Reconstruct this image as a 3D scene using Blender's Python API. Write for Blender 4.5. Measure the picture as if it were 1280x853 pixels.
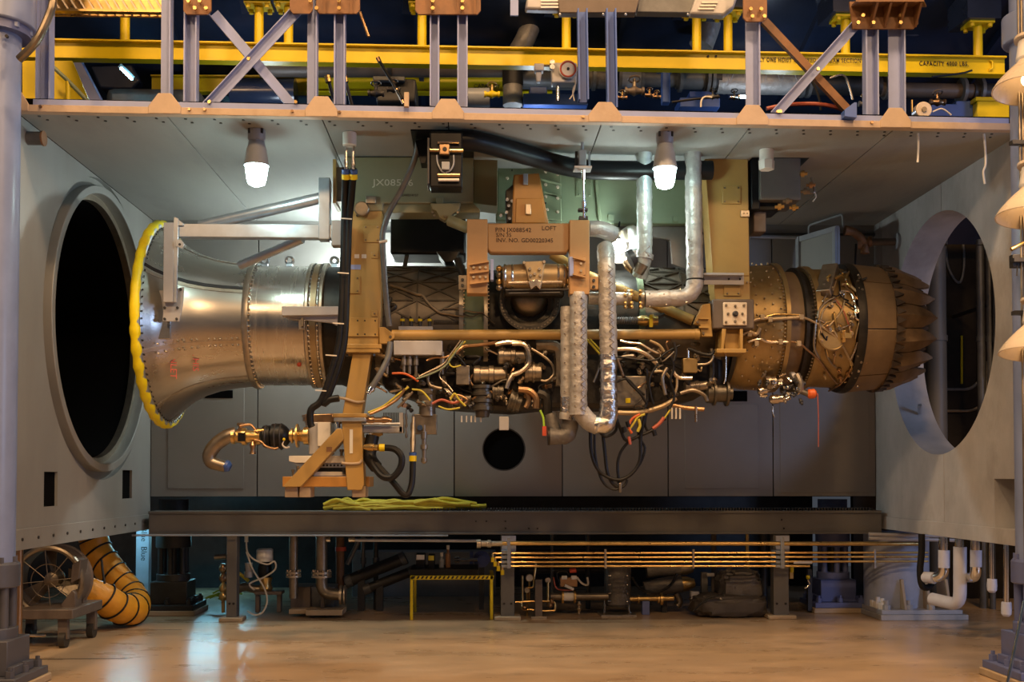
import bpy, math, random
from mathutils import Vector, Matrix
random.seed(7)
sc = bpy.context.scene
for _o in list(bpy.data.objects):
    bpy.data.objects.remove(_o)
C = sc.collection
PI = math.pi
# ------------------------------------------------------------------ camera
FPX = 1350.0
YAW = math.atan(45 / FPX)
PIT = math.radians(1.5)
SH = 595 - 426.5 - FPX * math.tan(PIT)
EYE = 1.6
cd = bpy.data.cameras.new('camera')
cam = bpy.data.objects.new('camera', cd)
C.objects.link(cam)
sc.camera = cam
cd.sensor_width = 36
cd.lens = FPX / 1280 * 36
cd.shift_y = SH / 1280
cd.clip_end = 200
cam.location = (0, 0, EYE)
cam.rotation_euler = (PI / 2 + PIT, 0, -YAW)
_f = Vector((math.sin(YAW) * math.cos(PIT), math.cos(YAW) * math.cos(PIT), math.sin(PIT)))
_r = Vector((math.cos(YAW), -math.sin(YAW), 0))
_u = _r.cross(_f)


def P(x, y, Y):
    """point of the place that lies Y metres into the hall on the sight line of photo pixel (x, y)"""
    d = _f + _r * ((x - 640) / FPX) + _u * ((426.5 + SH - y) / FPX)
    return Vector((0, 0, EYE)) + d * (Y / d.y)


def S(px, Y):
    return px * Y / FPX


# ------------------------------------------------------------------ world and exposure
w = bpy.data.worlds.new('hall_ambient')
sc.world = w
w.use_nodes = True
w.node_tree.nodes['Background'].inputs[0].default_value = (0.55, 0.62, 0.75, 1)
w.node_tree.nodes['Background'].inputs[1].default_value = 0.09
vs = sc.view_settings
vs.view_transform = 'Standard'
vs.look = 'None'
vs.gamma = 1
vs.use_curve_mapping = False
vs.exposure = -0.1
SODIUM = (1.0, 0.60, 0.29)
COOL = (0.72, 1.0, 0.95)


def lamp_area(name, loc, aim, power, size, col):
    l = bpy.data.lights.new(name, 'AREA')
    l.shape = 'DISK'
    l.size = size
    l.energy = power
    l.color = col
    o = bpy.data.objects.new(name, l)
    C.objects.link(o)
    o.location = loc
    o.rotation_euler = (Vector(aim) - Vector(loc)).to_track_quat('-Z', 'Y').to_euler()
    return o


# sodium high-bay lamps of the hall, over and behind the camera
for i, (x, y, z, p) in enumerate([(-4.5, 4.4, 10.4, 420), (4.0, 4.4, 10.4, 420), (-0.3, 4.6, 10.6, 400),
                                  (-4.8, 0.6, 7.9, 190), (0.6, 0.4, 7.9, 230), (5.4, 0.6, 7.9, 190)]):
    lamp_area('high_bay_lamp', (x, y, z), (x * .45, 10.2, 2.2), p, 0.7, SODIUM)

# added cool-blue area light at the far right, for a bluish side tint
lamp_area('side_fill_blue', (10.5, 4.0, 3.2), (4.6, 9.5, 2.2), 230, 2.4, (.42, .60, 1.0))
# cool point lights added unseen on the machinery deck to brighten the shell
for x, y, z, p in ((-2.0, 10.4, 4.95, 20), (3.0, 10.6, 4.95, 16), (.6, 10.8, 5.0, 12)):
    l = bpy.data.lights.new('deck_fill', 'POINT')
    l.energy = p; l.color = (.72, .86, 1.0); l.shadow_soft_size = .12
    o = bpy.data.objects.new('deck_fill', l); C.objects.link(o); o.location = (x, y, z)

# ------------------------------------------------------------------ mesh helpers
class MB:
    def __init__(s):
        s.v = []
        s.f = []

    def add(s, vs_, fs):
        n = len(s.v)
        s.v += [tuple(q) for q in vs_]
        s.f += [tuple(i + n for i in q) for q in fs]
        return s

    def box(s, a, b):
        x0, x1 = sorted((a[0], b[0])); y0, y1 = sorted((a[1], b[1])); z0, z1 = sorted((a[2], b[2]))
        return s.add([(x0, y0, z0), (x1, y0, z0), (x1, y1, z0), (x0, y1, z0), (x0, y0, z1), (x1, y0, z1), (x1, y1, z1), (x0, y1, z1)],
                     [(3, 2, 1, 0), (4, 5, 6, 7), (0, 1, 5, 4), (1, 2, 6, 5), (2, 3, 7, 6), (3, 0, 4, 7)])

    def pbox(s, x0, y0, x1, y1, Y0, Y1):
        """box whose near face, Y0 into the hall, spans the given pixels"""
        a = P(x0, y1, Y0); b = P(x1, y0, Y0); c = P(x0, y0, Y0); d = P(x1, y1, Y0)
        return s.box(((a.x + c.x) / 2, Y0, (a.z + d.z) / 2), ((b.x + d.x) / 2, Y1, (b.z + c.z) / 2))

    def obox(s, a, b, w_, h_, up=(0, 0, 1)):
        """square bar from a to b, w_ wide, h_ high"""
        a = Vector(a); b = Vector(b); d = (b - a).normalized()
        up = Vector(up)
        sx = d.cross(up)
        if sx.length < 1e-4:
            sx = d.cross(Vector((0, 1, 0)))
        sx.normalize(); sz = sx.cross(d)
        pts = []
        for q in (a, b):
            for i, j in ((-1, -1), (1, -1), (1, 1), (-1, 1)):
                pts.append(q + sx * (i * w_ / 2) + sz * (j * h_ / 2))
        return s.add(pts, [(3, 2, 1, 0), (4, 5, 6, 7), (0, 1, 5, 4), (1, 2, 6, 5), (2, 3, 7, 6), (3, 0, 4, 7)])

    def prism(s, pts, off):
        """polygon pts extruded by vector off"""
        off = Vector(off); n = len(pts)
        pts = [Vector(q) for q in pts]
        return s.add(pts + [q + off for q in pts],
                     [tuple(range(n)), tuple(reversed(range(n, 2 * n)))] + [(i, i + n, (i + 1) % n + n, (i + 1) % n) for i in range(n)])

    def pprism(s, px, Y0, Y1):
        return s.prism([P(x, y, Y0) for x, y in px], (0, Y1 - Y0, 0))

    def rings(s, rs, cap=True, close=False):
        """skin between rings of equal count"""
        n = len(rs[0]); m = len(rs)
        vs_ = [q for r_ in rs for q in r_]
        fs = []
        for k in range(m - (0 if close else 1)):
            a = k * n; b = ((k + 1) % m) * n
            for i in range(n):
                j = (i + 1) % n
                fs.append((a + i, a + j, b + j, b + i))
        if cap and not close:
            fs.append(tuple(reversed(range(n))))
            fs.append(tuple(range((m - 1) * n, m * n)))
        return s.add(vs_, fs)

    def cyl(s, a, b, r0, r1=None, n=16, cap=True):
        r1 = r0 if r1 is None else r1
        return s.lathe(a, b, [(0, r0), (1, r1)], n, cap)

    def lathe(s, a, b, prof, n=24, cap=True):
        """prof: (t along a->b in 0..1, radius)"""
        a = Vector(a); b = Vector(b); d = (b - a)
        z = d.normalized()
        x = z.cross(Vector((0, 0, 1)))
        if x.length < 1e-3:
            x = z.cross(Vector((0, 1, 0)))
        x.normalize(); y = z.cross(x)
        rs = []
        for t, r in prof:
            c = a + d * t
            rs.append([c + (x * math.cos(2 * PI * i / n) + y * math.sin(2 * PI * i / n)) * r for i in range(n)])
        return s.rings(rs, cap)

    def sphere(s, c, r, n=12, m=8, sc_=(1, 1, 1)):
        c = Vector(c); rs = []
        for k in range(1, m):
            t = PI * k / m
            rs.append([c + Vector((r * math.sin(t) * math.cos(2 * PI * i / n) * sc_[0], r * math.sin(t) * math.sin(2 * PI * i / n) * sc_[1], -r * math.cos(t) * sc_[2])) for i in range(n)])
        return s.rings(rs)

    def tube(s, pts, r, n=10, smooth=4, cap=True):
        """round tube along pts; r a number or list; smooth = spline steps per span"""
        pts = [Vector(q) for q in pts]
        rr = list(r) if isinstance(r, (list, tuple)) else [r] * len(pts)
        if smooth and len(pts) > 2:
            q2 = []; r2 = []
            m = len(pts)
            for i in range(m - 1):
                p0 = pts[max(i - 1, 0)]; p1 = pts[i]; p2 = pts[i + 1]; p3 = pts[min(i + 2, m - 1)]
                for k in range(smooth):
                    t = k / smooth
                    q2.append(0.5 * ((2 * p1) + (p2 - p0) * t + (2 * p0 - 5 * p1 + 4 * p2 - p3) * t * t + (3 * p1 - p0 - 3 * p2 + p3) * t ** 3))
                    r2.append(rr[i] * (1 - t) + rr[i + 1] * t)
            q2.append(pts[-1]); r2.append(rr[-1])
            pts, rr = q2, r2
        d = (pts[1] - pts[0]).normalized()
        x = d.cross(Vector((0, 0, 1)))
        if x.length < 1e-2:
            x = d.cross(Vector((0, 1, 0)))
        x.normalize()
        rs = []
        for i, p in enumerate(pts):
            if i == 0:
                t = pts[1] - pts[0]
            elif i == len(pts) - 1:
                t = pts[-1] - pts[-2]
            else:
                t = (pts[i + 1] - pts[i]).normalized() + (pts[i] - pts[i - 1]).normalized()
            if t.length < 1e-9:
                t = d
            t.normalize()
            x = x - t * x.dot(t)
            if x.length < 1e-6:
                x = t.orthogonal()
            x.normalize()
            y = t.cross(x)
            rs.append([p + (x * math.cos(2 * PI * k / n) + y * math.sin(2 * PI * k / n)) * rr[i] for k in range(n)])
        return s.rings(rs, cap)

    def bent(s, pts, r, bend, n=12, cap=True):
        """pipe with straight runs and round elbows of radius bend"""
        pts = [Vector(q) for q in pts]
        out = [pts[0]]
        for i in range(1, len(pts) - 1):
            a, b, c = pts[i - 1], pts[i], pts[i + 1]
            d0 = (a - b).normalized(); d1 = (c - b).normalized()
            q = min(bend, (a - b).length * .49, (c - b).length * .49)
            for k in range(6):
                t = k / 5
                p0 = b + d0 * q; p2 = b + d1 * q
                out.append(p0 * (1 - t) ** 2 + b * 2 * t * (1 - t) + p2 * t * t)
        out.append(pts[-1])
        return s.tube(out, r, n, 0, cap)

    def ring(s, c, axis, r, thick, n=40, m=8):
        c = Vector(c); z = Vector(axis).normalized()
        x = z.orthogonal().normalized(); y = z.cross(x)
        rs = []
        for i in range(n):
            a = 2 * PI * i / n
            e = x * math.cos(a) + y * math.sin(a)
            rs.append([c + e * (r + thick * math.cos(2 * PI * k / m)) + z * (thick * math.sin(2 * PI * k / m)) for k in range(m)])
        return s.rings(rs, False, True)

    def bolts(s, pts, axis, r, h, n=6):
        ax = Vector(axis).normalized()
        for p in pts:
            s.cyl(p, Vector(p) + ax * h, r, r * .8, n)
        return s

    def chan(s, a, b, w_, d_, t, face=(0, -1, 0), kind='I'):
        """rolled section from a to b: w_ across, d_ deep along face"""
        a = Vector(a); b = Vector(b); ax = (b - a).normalized(); fz = Vector(face)
        fz = (fz - ax * fz.dot(ax)).normalized(); sx = fz.cross(ax)
        if kind == 'I':
            pr = [(-w_ / 2, 0), (w_ / 2, 0), (w_ / 2, t), (t / 2, t), (t / 2, d_ - t), (w_ / 2, d_ - t), (w_ / 2, d_), (-w_ / 2, d_), (-w_ / 2, d_ - t), (-t / 2, d_ - t), (-t / 2, t), (-w_ / 2, t)]
        elif kind == 'C':   # flanges come forward
            pr = [(-w_ / 2, 0), (-w_ / 2 + t, 0), (-w_ / 2 + t, d_ - t), (w_ / 2 - t, d_ - t), (w_ / 2 - t, 0), (w_ / 2, 0), (w_ / 2, d_), (-w_ / 2, d_)]
        else:  # L
            pr = [(-w_ / 2, 0), (-w_ / 2 + t, 0), (-w_ / 2 + t, d_ - t), (w_ / 2, d_ - t), (w_ / 2, d_), (-w_ / 2, d_)]
        return s.prism([a + sx * x - fz * y for x, y in pr], b - a)


ORG = {}
THINGS = []


def link(name, mb, m, bev=0, smooth=35):
    me = bpy.data.meshes.new(name)
    me.from_pydata(mb.v, [], mb.f)
    me.validate()
    me.materials.append(MAT[m])
    if smooth:
        me.shade_smooth()
        me.set_sharp_from_angle(angle=math.radians(smooth))
    o = bpy.data.objects.new(name, me)
    C.objects.link(o)
    fix_normals(me)
    if bev:
        b = o.modifiers.new('bevel', 'BEVEL')
        b.width = bev; b.segments = 2; b.limit_method = 'ANGLE'; b.angle_limit = math.radians(40)
    return o


def fix_normals(me):
    import bmesh
    b = bmesh.new(); b.from_mesh(me)
    bmesh.ops.recalc_face_normals(b, faces=b.faces)
    b.to_mesh(me); b.free()


def tag(o, label, cat, group=None):
    o['label'] = label
    o['category'] = cat
    if group:
        o['group'] = group
    return o


def thing(name, label, cat, group=None):
    o = bpy.data.objects.new(name, None)
    o.empty_display_size = .1
    C.objects.link(o)
    tag(o, label, cat, group)
    THINGS.append(o)
    return o


def struct(name, mb=None, m=None, bev=0):
    if mb is None:
        o = bpy.data.objects.new(name, None); C.objects.link(o)
    else:
        o = link(name, mb, m, bev)
    o['kind'] = 'structure'
    return o


def part(name, mb, m, parent, bev=0, label=None, stuff=False, smooth=35):
    o = link(name, mb, m, bev, smooth)
    o.parent = parent
    if label:
        o['label'] = label
    if stuff:
        o['kind'] = 'stuff'
    return o


def single(name, mb, m, label, cat, group=None, bev=0):
    o = link(name, mb, m, bev)
    tag(o, label, cat, group)
    THINGS.append(o)
    return o


def piece(src, name, parent, loc):
    """a further copy of a small part that shares its mesh"""
    o = src.copy(); C.objects.link(o); o.name = name; o.parent = parent
    o.location = src.location + Vector(loc)
    return o


def desc(o):
    r = []
    for c in o.children:
        r.append(c); r += desc(c)
    return r


DONE = set()


def finish(o):
    """put the thing's origin at its base"""
    if o.name in DONE:
        return
    DONE.add(o.name)
    bpy.context.view_layer.update()
    al = ([o] if o.type == 'MESH' else []) + [c for c in desc(o) if c.type == 'MESH']
    pts = [c.location + v.co if c is not o else v.co for c in al for v in c.data.vertices]
    if not pts:
        return
    lo = Vector((min(p.x for p in pts), min(p.y for p in pts), min(p.z for p in pts)))
    hi = Vector((max(p.x for p in pts), max(p.y for p in pts), max(p.z for p in pts)))
    loc = Vector(((lo.x + hi.x) / 2, (lo.y + hi.y) / 2, lo.z))
    seen = set()
    for c in al:
        if c.data.users > 1:
            continue
        if c.data.name not in seen:
            seen.add(c.data.name)
            c.data.transform(Matrix.Translation(-loc))
    for c in al:
        if c is not o and c.data.users > 1:
            c.location = c.location - loc
    o.location = loc


def dup(o, delta, label=None, rotz=0, scale=None, group=None):
    finish(o)

    def cp(q, par):
        c = q.copy(); C.objects.link(c); c.parent = par
        for ch in q.children:
            cp(ch, c)
        return c
    c = cp(o, None)
    c.location = o.location + Vector(delta)
    c.rotation_euler.z += rotz
    if scale:
        c.scale = scale
    if label:
        c['label'] = label
    if group:
        c['group'] = group
    DONE.add(c.name)
    return c


def text(s_, loc, size, m, parent, name='lettering', rot=(PI / 2, 0, 0), align='LEFT', ext=.001, sx=1, bold=0.0, space=1.0):
    cu = bpy.data.curves.new(name, 'FONT')
    cu.body = s_; cu.size = size; cu.align_x = align; cu.extrude = ext; cu.resolution_u = 2; cu.offset = bold; cu.space_character = space
    t = bpy.data.objects.new(name, cu); C.objects.link(t)
    dg = bpy.context.evaluated_depsgraph_get()
    me = bpy.data.meshes.new_from_object(t.evaluated_get(dg))
    bpy.data.objects.remove(t)
    me.transform(Matrix.Diagonal((sx, 1, 1, 1)))
    from mathutils import Euler
    me.transform(Matrix.Translation(loc) @ Euler(rot).to_matrix().to_4x4())
    me.materials.clear(); me.materials.append(MAT[m])
    o = bpy.data.objects.new(name, me); C.objects.link(o); o.parent = parent
    return o


# ------------------------------------------------------------------ materials
MAT = {}


def mat(name, col, rough=.5, metal=0.0, var=.15, scale=6.0, bump=0.0, bscale=40.0, stretch=(1, 1, 1), rvar=.1, coat=0, dirt=None, dscale=2.0, emit=None, spec=.5):
    m = bpy.data.materials.new(name); m.use_nodes = True
    nt = m.node_tree; N = nt.nodes; L = nt.links
    b = N['Principled BSDF']
    tc = N.new('ShaderNodeTexCoord'); mp = N.new('ShaderNodeMapping')
    mp.inputs['Scale'].default_value = stretch
    geo = N.new('ShaderNodeNewGeometry')
    L.new(geo.outputs['Position'], mp.inputs['Vector'])
    n1 = N.new('ShaderNodeTexNoise'); n1.inputs['Scale'].default_value = scale; n1.inputs['Detail'].default_value = 6; n1.inputs['Roughness'].default_value = .6
    L.new(mp.outputs[0], n1.inputs['Vector'])
    r = N.new('ShaderNodeValToRGB')
    r.color_ramp.elements[0].position = .3; r.color_ramp.elements[1].position = .7
    r.color_ramp.elements[0].color = tuple(max(0, c * (1 - var)) for c in col) + (1,)
    r.color_ramp.elements[1].color = tuple(min(1, c * (1 + var)) for c in col) + (1,)
    L.new(n1.outputs[0], r.inputs[0])
    out = r.outputs[0]
    if dirt:
        n3 = N.new('ShaderNodeTexNoise'); n3.inputs['Scale'].default_value = dscale; n3.inputs['Detail'].default_value = 8; n3.inputs['Roughness'].default_value = .7
        L.new(mp.outputs[0], n3.inputs['Vector'])
        r3 = N.new('ShaderNodeValToRGB'); r3.color_ramp.elements[0].position = dirt[4] if len(dirt) > 4 else .52; r3.color_ramp.elements[1].position = .75
        r3.color_ramp.elements[0].color = (0, 0, 0, 1); r3.color_ramp.elements[1].color = (dirt[3],) * 3 + (1,)
        L.new(n3.outputs[0], r3.inputs[0])
        mx = N.new('ShaderNodeMixRGB'); mx.inputs[2].default_value = dirt[:3] + (1,)
        L.new(r3.outputs[0], mx.inputs[0]); L.new(out, mx.inputs[1]); out = mx.outputs[0]
    L.new(out, b.inputs['Base Color'])
    mr = N.new('ShaderNodeMapRange'); mr.inputs[3].default_value = max(.02, rough - rvar); mr.inputs[4].default_value = min(1, rough + rvar)
    L.new(n1.outputs[0], mr.inputs[0]); L.new(mr.outputs[0], b.inputs['Roughness'])
    b.inputs['Metallic'].default_value = metal
    b.inputs['Coat Weight'].default_value = coat
    b.inputs['Coat Roughness'].default_value = .15
    if bump:
        n2 = N.new('ShaderNodeTexNoise'); n2.inputs['Scale'].default_value = bscale; n2.inputs['Detail'].default_value = 4
        L.new(mp.outputs[0], n2.inputs['Vector'])
        bu = N.new('ShaderNodeBump'); bu.inputs['Strength'].default_value = bump; bu.inputs['Distance'].default_value = .01
        L.new(n2.outputs[0], bu.inputs['Height']); L.new(bu.outputs[0], b.inputs['Normal'])
    if emit:
        b.inputs['Emission Color'].default_value = emit[:3] + (1,)
        b.inputs['Emission Strength'].default_value = emit[3]
    b.inputs['Specular IOR Level'].default_value = spec
    MAT[name] = m
    return m


mat('wall_steel', (0.270, 0.272, 0.262), .5, .15, .16, 1.2, .05, 60, (1, 1, .35), .1, dirt=(.24, .24, .24, .5), dscale=1.4)
mat('wall_back', (0.225, 0.215, 0.205), .55, .1, .14, 1.0, .05, 60, (.5, 1, .5), .1, dirt=(.22, .21, .2, .5), dscale=1.1)
mat('wall_concrete', (0.400, 0.400, 0.410), .6, .05, .2, 2.0, .2, 30, (1, 1, .6), .1, dirt=(.22, .21, .2, .6), dscale=1.8)
mat('ceiling_panel', (0.300, 0.315, 0.310), .8, 0, .16, .8, .05, 60, (1, .3, 1), .1, dirt=(.18, .19, .19, .6), dscale=.9, spec=.2)
mat('deck_edge', (0.480, 0.370, 0.270), .6, 0, .1, 5, .1, 40, dirt=(.35, .25, .16, .6), dscale=4)
mat('floor_epoxy', (0.460, 0.325, 0.200), .30, 0, .18, 1.1, .04, 14, (1, 2.2, 1), .14, coat=.25, dirt=(.16, .12, .08, .8, .56), dscale=.9)
mat('tan_paint', (0.400, 0.250, 0.075), .42, 0, .08, 5, .03, 60, dirt=(.28, .19, .09, .5), dscale=5)
mat('tan_cool_lit', (0.240, 0.230, 0.135), .45, 0, .08, 4, .03, 60, dirt=(.2, .18, .12, .5), dscale=4)  # the frame's tan paint, with cool light put into the colour
mat('green_paint', (0.190, 0.240, 0.150), .42, 0, .1, 4, .03, 60)
mat('orange_tan', (0.420, 0.205, 0.045), .4, 0, .08, 5)
mat('lavender_paint', (0.260, 0.320, 0.580), .4, 0, .08, 5, .02, 60, dirt=(.33, .25, .2, .4, .58), dscale=6)
mat('blue_paint', (0.060, 0.130, 0.420), .4, 0, .12, 4, .02, 60)
mat('column_paint', (0.210, 0.270, 0.470), .32, 0, .08, 4)
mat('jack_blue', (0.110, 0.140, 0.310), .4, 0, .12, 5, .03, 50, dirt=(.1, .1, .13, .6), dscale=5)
mat('jack_blue_shaded', (.075, .08, .105), .45, 0, .12, 5, .03, 50)  # jack blue darkened to put the left jack's shadow into the colour
mat('rust_primer', (0.210, 0.100, 0.040), .55, 0, .22, 8, .1, 50, dirt=(.12, .06, .03, .6), dscale=9)
mat('yellow_paint', (0.660, 0.500, 0.004), .38, 0, .08, 4, .02, 50, dirt=(.45, .28, .02, .5, .58), dscale=3)
mat('yellow_vinyl', (0.840, 0.680, 0.004), .42, 0, .08, 14, .25, 30)
mat('bell_metal', (.50, .47, .42), .28, .95, .14, 3, .03, 30, (.3, 1, 1), .1)
mat('duct_metal', (.56, .53, .48), .26, .95, .12, 3, .04, 50, (6, .6, .6), .1)
mat('flange_metal', (.48, .42, .34), .34, .9, .15, 14, .05, 50)
mat('fan_case', (0.140, 0.120, 0.095), .45, .6, .2, 5, .08, 40)
mat('rib_metal', (0.080, 0.070, 0.055), .5, .6, .2, 8)
mat('core_dark', (0.030, 0.027, 0.024), .45, .6, .35, 9, .15, 40)
mat('gear_metal', (0.100, 0.090, 0.075), .38, .75, .3, 10, .15, 40)
mat('accessory', (0.300, 0.260, 0.210), .35, .8, .2, 12, .05, 50)
mat('pipe_bright', (.62, .55, .46), .25, .95, .12, 12)
mat('pipe_dull', (0.260, 0.220, 0.170), .36, .85, .25, 10)
mat('gold_heat', (0.340, 0.235, 0.100), .4, .75, .16, 6, .05, 50, dirt=(.22, .14, .06, .6), dscale=4)
mat('yoke_tan', (.42, .24, .10), .45, 0, .08, 5, .03, 60, dirt=(.28, .16, .07, .4), dscale=5)
mat('gold_case', (.42, .32, .19), .42, .55, .15, 6, .05, 50)
mat('nozzle_ring', (0.200, 0.135, 0.075), .5, .35, .15, 7, .05, 50)
mat('nozzle_petal', (0.175, 0.115, 0.064), .5, .45, .3, 9, .1, 40)
mat('nozzle_dark', (.06, .045, .035), .6, .3, .3, 9)
mat('foil', (.72, .70, .66), .2, 1, .12, 18, 1.0, 34)
mat('quilt', (0.400, 0.385, 0.370), .46, .35, .18, 12, .8, 26)
mat('quilt_dark', (0.130, 0.120, 0.110), .5, .3, .2, 12, .8, 22)
mat('quilt_cool', (.55, .62, .62), .4, .45, .15, 12, .9, 26)
mat('black_rubber', (.007, .007, .008), .45, 0, .3, 10, spec=.3)
mat('black_paint', (.006, .007, .009), .4, 0, .3, 5, spec=.25)
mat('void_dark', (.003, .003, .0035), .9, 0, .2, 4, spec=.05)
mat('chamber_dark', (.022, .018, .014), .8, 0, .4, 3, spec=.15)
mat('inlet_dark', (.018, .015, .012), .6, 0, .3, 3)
mat('aluminium', (0.480, 0.520, 0.580), .35, .8, .08, 10, .02, 60)
mat('alu_paint', (0.410, 0.410, 0.430), .42, .2, .06, 8)
mat('chrome', (.75, .74, .72), .12, 1, .05, 10)
mat('brass', (.62, .42, .16), .3, .9, .15, 12)
mat('copper', (0.360, 0.225, 0.125), .3, .9, .2, 12)
mat('beam_grey', (0.130, 0.127, 0.122), .5, .1, .1, 4, .05, 50, dirt=(.09, .08, .07, .5), dscale=4)
mat('brown_steel', (0.120, 0.095, 0.080), .5, .2, .2, 5, .08, 50)
mat('dark_steel', (0.040, 0.040, 0.043), .45, .3, .25, 6, .08, 40)
mat('shell_blue', (0.018, 0.028, 0.060), .22, 0, .3, 1.5, .06, 4, rvar=.06)
mat('grey_machine', (.12, .125, .13), .45, .3, .25, 7, .08, 40)
mat('grey_paint', (0.290, 0.315, 0.360), .4, 0, .1, 6)
mat('white_paint', (.72, .70, .66), .4, 0, .06, 6)
mat('enamel', (0.620, 0.530, 0.420), .28, 0, .05, 6)
mat('white_wrap', (.50, .52, .62), .5, 0, .06, 8, .1, 40)
mat('pier_blue_lit', (.34, .39, .52), .5, 0, .12, 4, .1, 40, dirt=(.2, .22, .28, .5), dscale=3)  # light grey pier, bluish side light put into its colour
mat('red_mark', (.55, .08, .04), .5, 0, .1, 8)
mat('orange_plastic', (0.600, 0.110, 0.020), .4, 0, .1, 8)
mat('orange_cloth', (0.660, 0.280, 0.012), .5, 0, .12, 9, .5, 16)
mat('yellow_wire', (0.500, 0.420, 0.030), .45, 0, .15, 12)
mat('green_wire', (.35, .62, .06), .45, 0, .15, 12)
mat('red_wire', (.40, .09, .05), .45, 0, .15, 12)
mat('white_wire', (.65, .6, .52), .45, 0, .1, 12)
mat('blue_band', (.03, .08, .30), .4, 0, .1, 12)
mat('wood_base', (0.420, 0.320, 0.210), .6, 0, .15, 6, .1, 30)
mat('paper', (.72, .70, .62), .6, 0, .05, 9)
mat('text_black', (0.012, 0.010, 0.010), .6, 0, .1, 9)
mat('text_light', (.6, .56, .42), .5, 0, .1, 9)
mat('bag_dark', (0.070, 0.060, 0.052), .55, 0, .2, 8, .6, 14)
mat('caster', (.02, .018, .016), .5, 0, .2, 8)
mat('lamp_cool', (.9, .95, .95), .3, 0, .02, 5, emit=(.70, 1.0, .93, 52))
mat('lamp_work', (.95, .95, .9), .3, 0, .02, 5, emit=(.88, 1.0, .95, 620))
mat('lamp_glare', (.95, .95, .9), .3, 0, .02, 5, emit=(.88, 1.0, .95, 190))
mat('lamp_warm', (1, .9, .7), .3, 0, .02, 5, emit=(1, .62, .28, 10))
mat('lamp_teal', (.6, .9, 1), .3, 0, .02, 5, emit=(.30, .80, 1.0, 45))

# ================================================================== THE SETTING
XL, XR, YB, ZC, ZB = -3.67, 4.61, 12.3, 4.5, 1.0


def YF(X):
    return 8.64 + .2 * (X - XL) / (XR - XL)


def cut(o, cutters):
    """cut the cutter shapes out of o for good"""
    tmp = []
    for mb in cutters:
        k = link('cutter', mb, 'void_dark', 0, 0); tmp.append(k)
        b = o.modifiers.new('cut', 'BOOLEAN'); b.operation = 'DIFFERENCE'; b.object = k; b.solver = 'EXACT'
    bpy.context.view_layer.update()
    dg = bpy.context.evaluated_depsgraph_get()
    me = bpy.data.meshes.new_from_object(o.evaluated_get(dg))
    o.modifiers.clear()
    old = o.data; o.data = me
    bpy.data.meshes.remove(old)
    for k in tmp:
        bpy.data.objects.remove(k)
    me.shade_smooth(); me.set_sharp_from_angle(angle=math.radians(35))


# ---- floor
fl = struct('floor', MB().box((-14, -8, -.1), (14, 19, 0)), 'floor_epoxy')
m = MB()
for (x0, x1, y, w_) in [(34, 158, 820, 2.0), (105, 227, 785, 1.6)]:
    Yj = 1350 * 1.6 / (y - 595)
    a = P(x0, y, Yj); b = P(x1, y, Yj)
    m.box((a.x, Yj - .012, 0), (b.x, Yj + .012, .0015))
part('joint_line', m, 'core_dark', fl)

# ---- left wall with the round inlet
LC = (10.72, 3.03)
RIN, RRIM, ROUT = 1.26, 1.40, 1.47
wl = struct('wall_left', MB().box((XL - .16, 8.64, ZB), (XL, YB + .02, ZC)), 'wall_steel')
cyx = lambda r, x0, x1, n=96: MB().cyl((x0, LC[0], LC[1]), (x1, LC[0], LC[1]), r, None, n)
cuts = [cyx(ROUT, XL - .5, XL + .2)]
slots = [(55, 590, 72, 634), (153, 588, 165, 624)]
sl3 = []
for x0, y0, x1, y1 in slots:
    def yat(px):
        for k in range(800, 1300):
            if P(px, 600, k / 100).x > XL:
                pass
        lo, hi = 8., 12.6
        for _ in range(40):
            mid = (lo + hi) / 2
            if P(px, 600, mid).x < XL: hi = mid
            else: lo = mid
        return lo
    Ya, Yb_ = yat(x0), yat(x1)
    za = P(x0, y1, Ya).z; zb = P(x0, y0, Ya).z
    sl3.append((Ya, Yb_, za, zb))
    cuts.append(MB().box((XL - .11, Ya, za), (XL + .1, Yb_, zb)))
cut(wl, cuts)
for Ya, Yb_, za, zb in sl3:
    part('slot_shade', MB().box((XL - .05, Ya - .01, za - .01), (XL - .025, Yb_ + .01, zb + .01)), 'void_dark', wl)  # black sheet just inside each slot stands in for its shade
part('base_plate', MB().box((XL, 8.64, ZB), (XL + .012, YB, ZB + .17)), 'wall_steel', wl, .003)
m = MB()
for i in range(11):
    m.cyl((XL + .01, 8.85 + i * .32, ZB + .085), (XL + .022, 8.85 + i * .32, ZB + .085), .013, None, 8)
for i in range(9):
    m.cyl((XL - .001, 8.72, ZB + .45 + i * .36), (XL + .008, 8.72, ZB + .45 + i * .36), .011, None, 8)
part('bolts', m, 'dark_steel', wl, stuff=True)
# rim ring, recess and tunnel
def annulus(r0, r1, x0, x1, n=96):
    mb = MB(); rs = []
    for (x, r) in ((x0, r0), (x1, r0), (x1, r1), (x0, r1)):
        rs.append([(x, LC[0] + r * math.cos(2 * PI * i / n), LC[1] + r * math.sin(2 * PI * i / n)) for i in range(n)])
    return mb.rings(rs, False, True)
part('inlet_collar', annulus(RRIM - .055, ROUT + .001, XL - .16, XL - .05), 'wall_steel', wl)
part('inlet_rim', annulus(RIN + .055, RRIM - .01, XL - .14, XL + .045), 'wall_steel', wl, .006)
part('inlet_throat', annulus(RIN - .005, RIN + .06, XL - .13, XL - .06), 'flange_metal', wl)
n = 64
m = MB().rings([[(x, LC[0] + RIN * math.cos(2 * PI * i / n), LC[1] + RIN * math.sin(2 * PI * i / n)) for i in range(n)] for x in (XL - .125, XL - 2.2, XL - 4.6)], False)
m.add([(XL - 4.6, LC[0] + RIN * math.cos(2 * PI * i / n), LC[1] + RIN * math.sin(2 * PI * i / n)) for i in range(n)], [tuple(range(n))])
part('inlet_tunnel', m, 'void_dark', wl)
m = MB()
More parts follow.
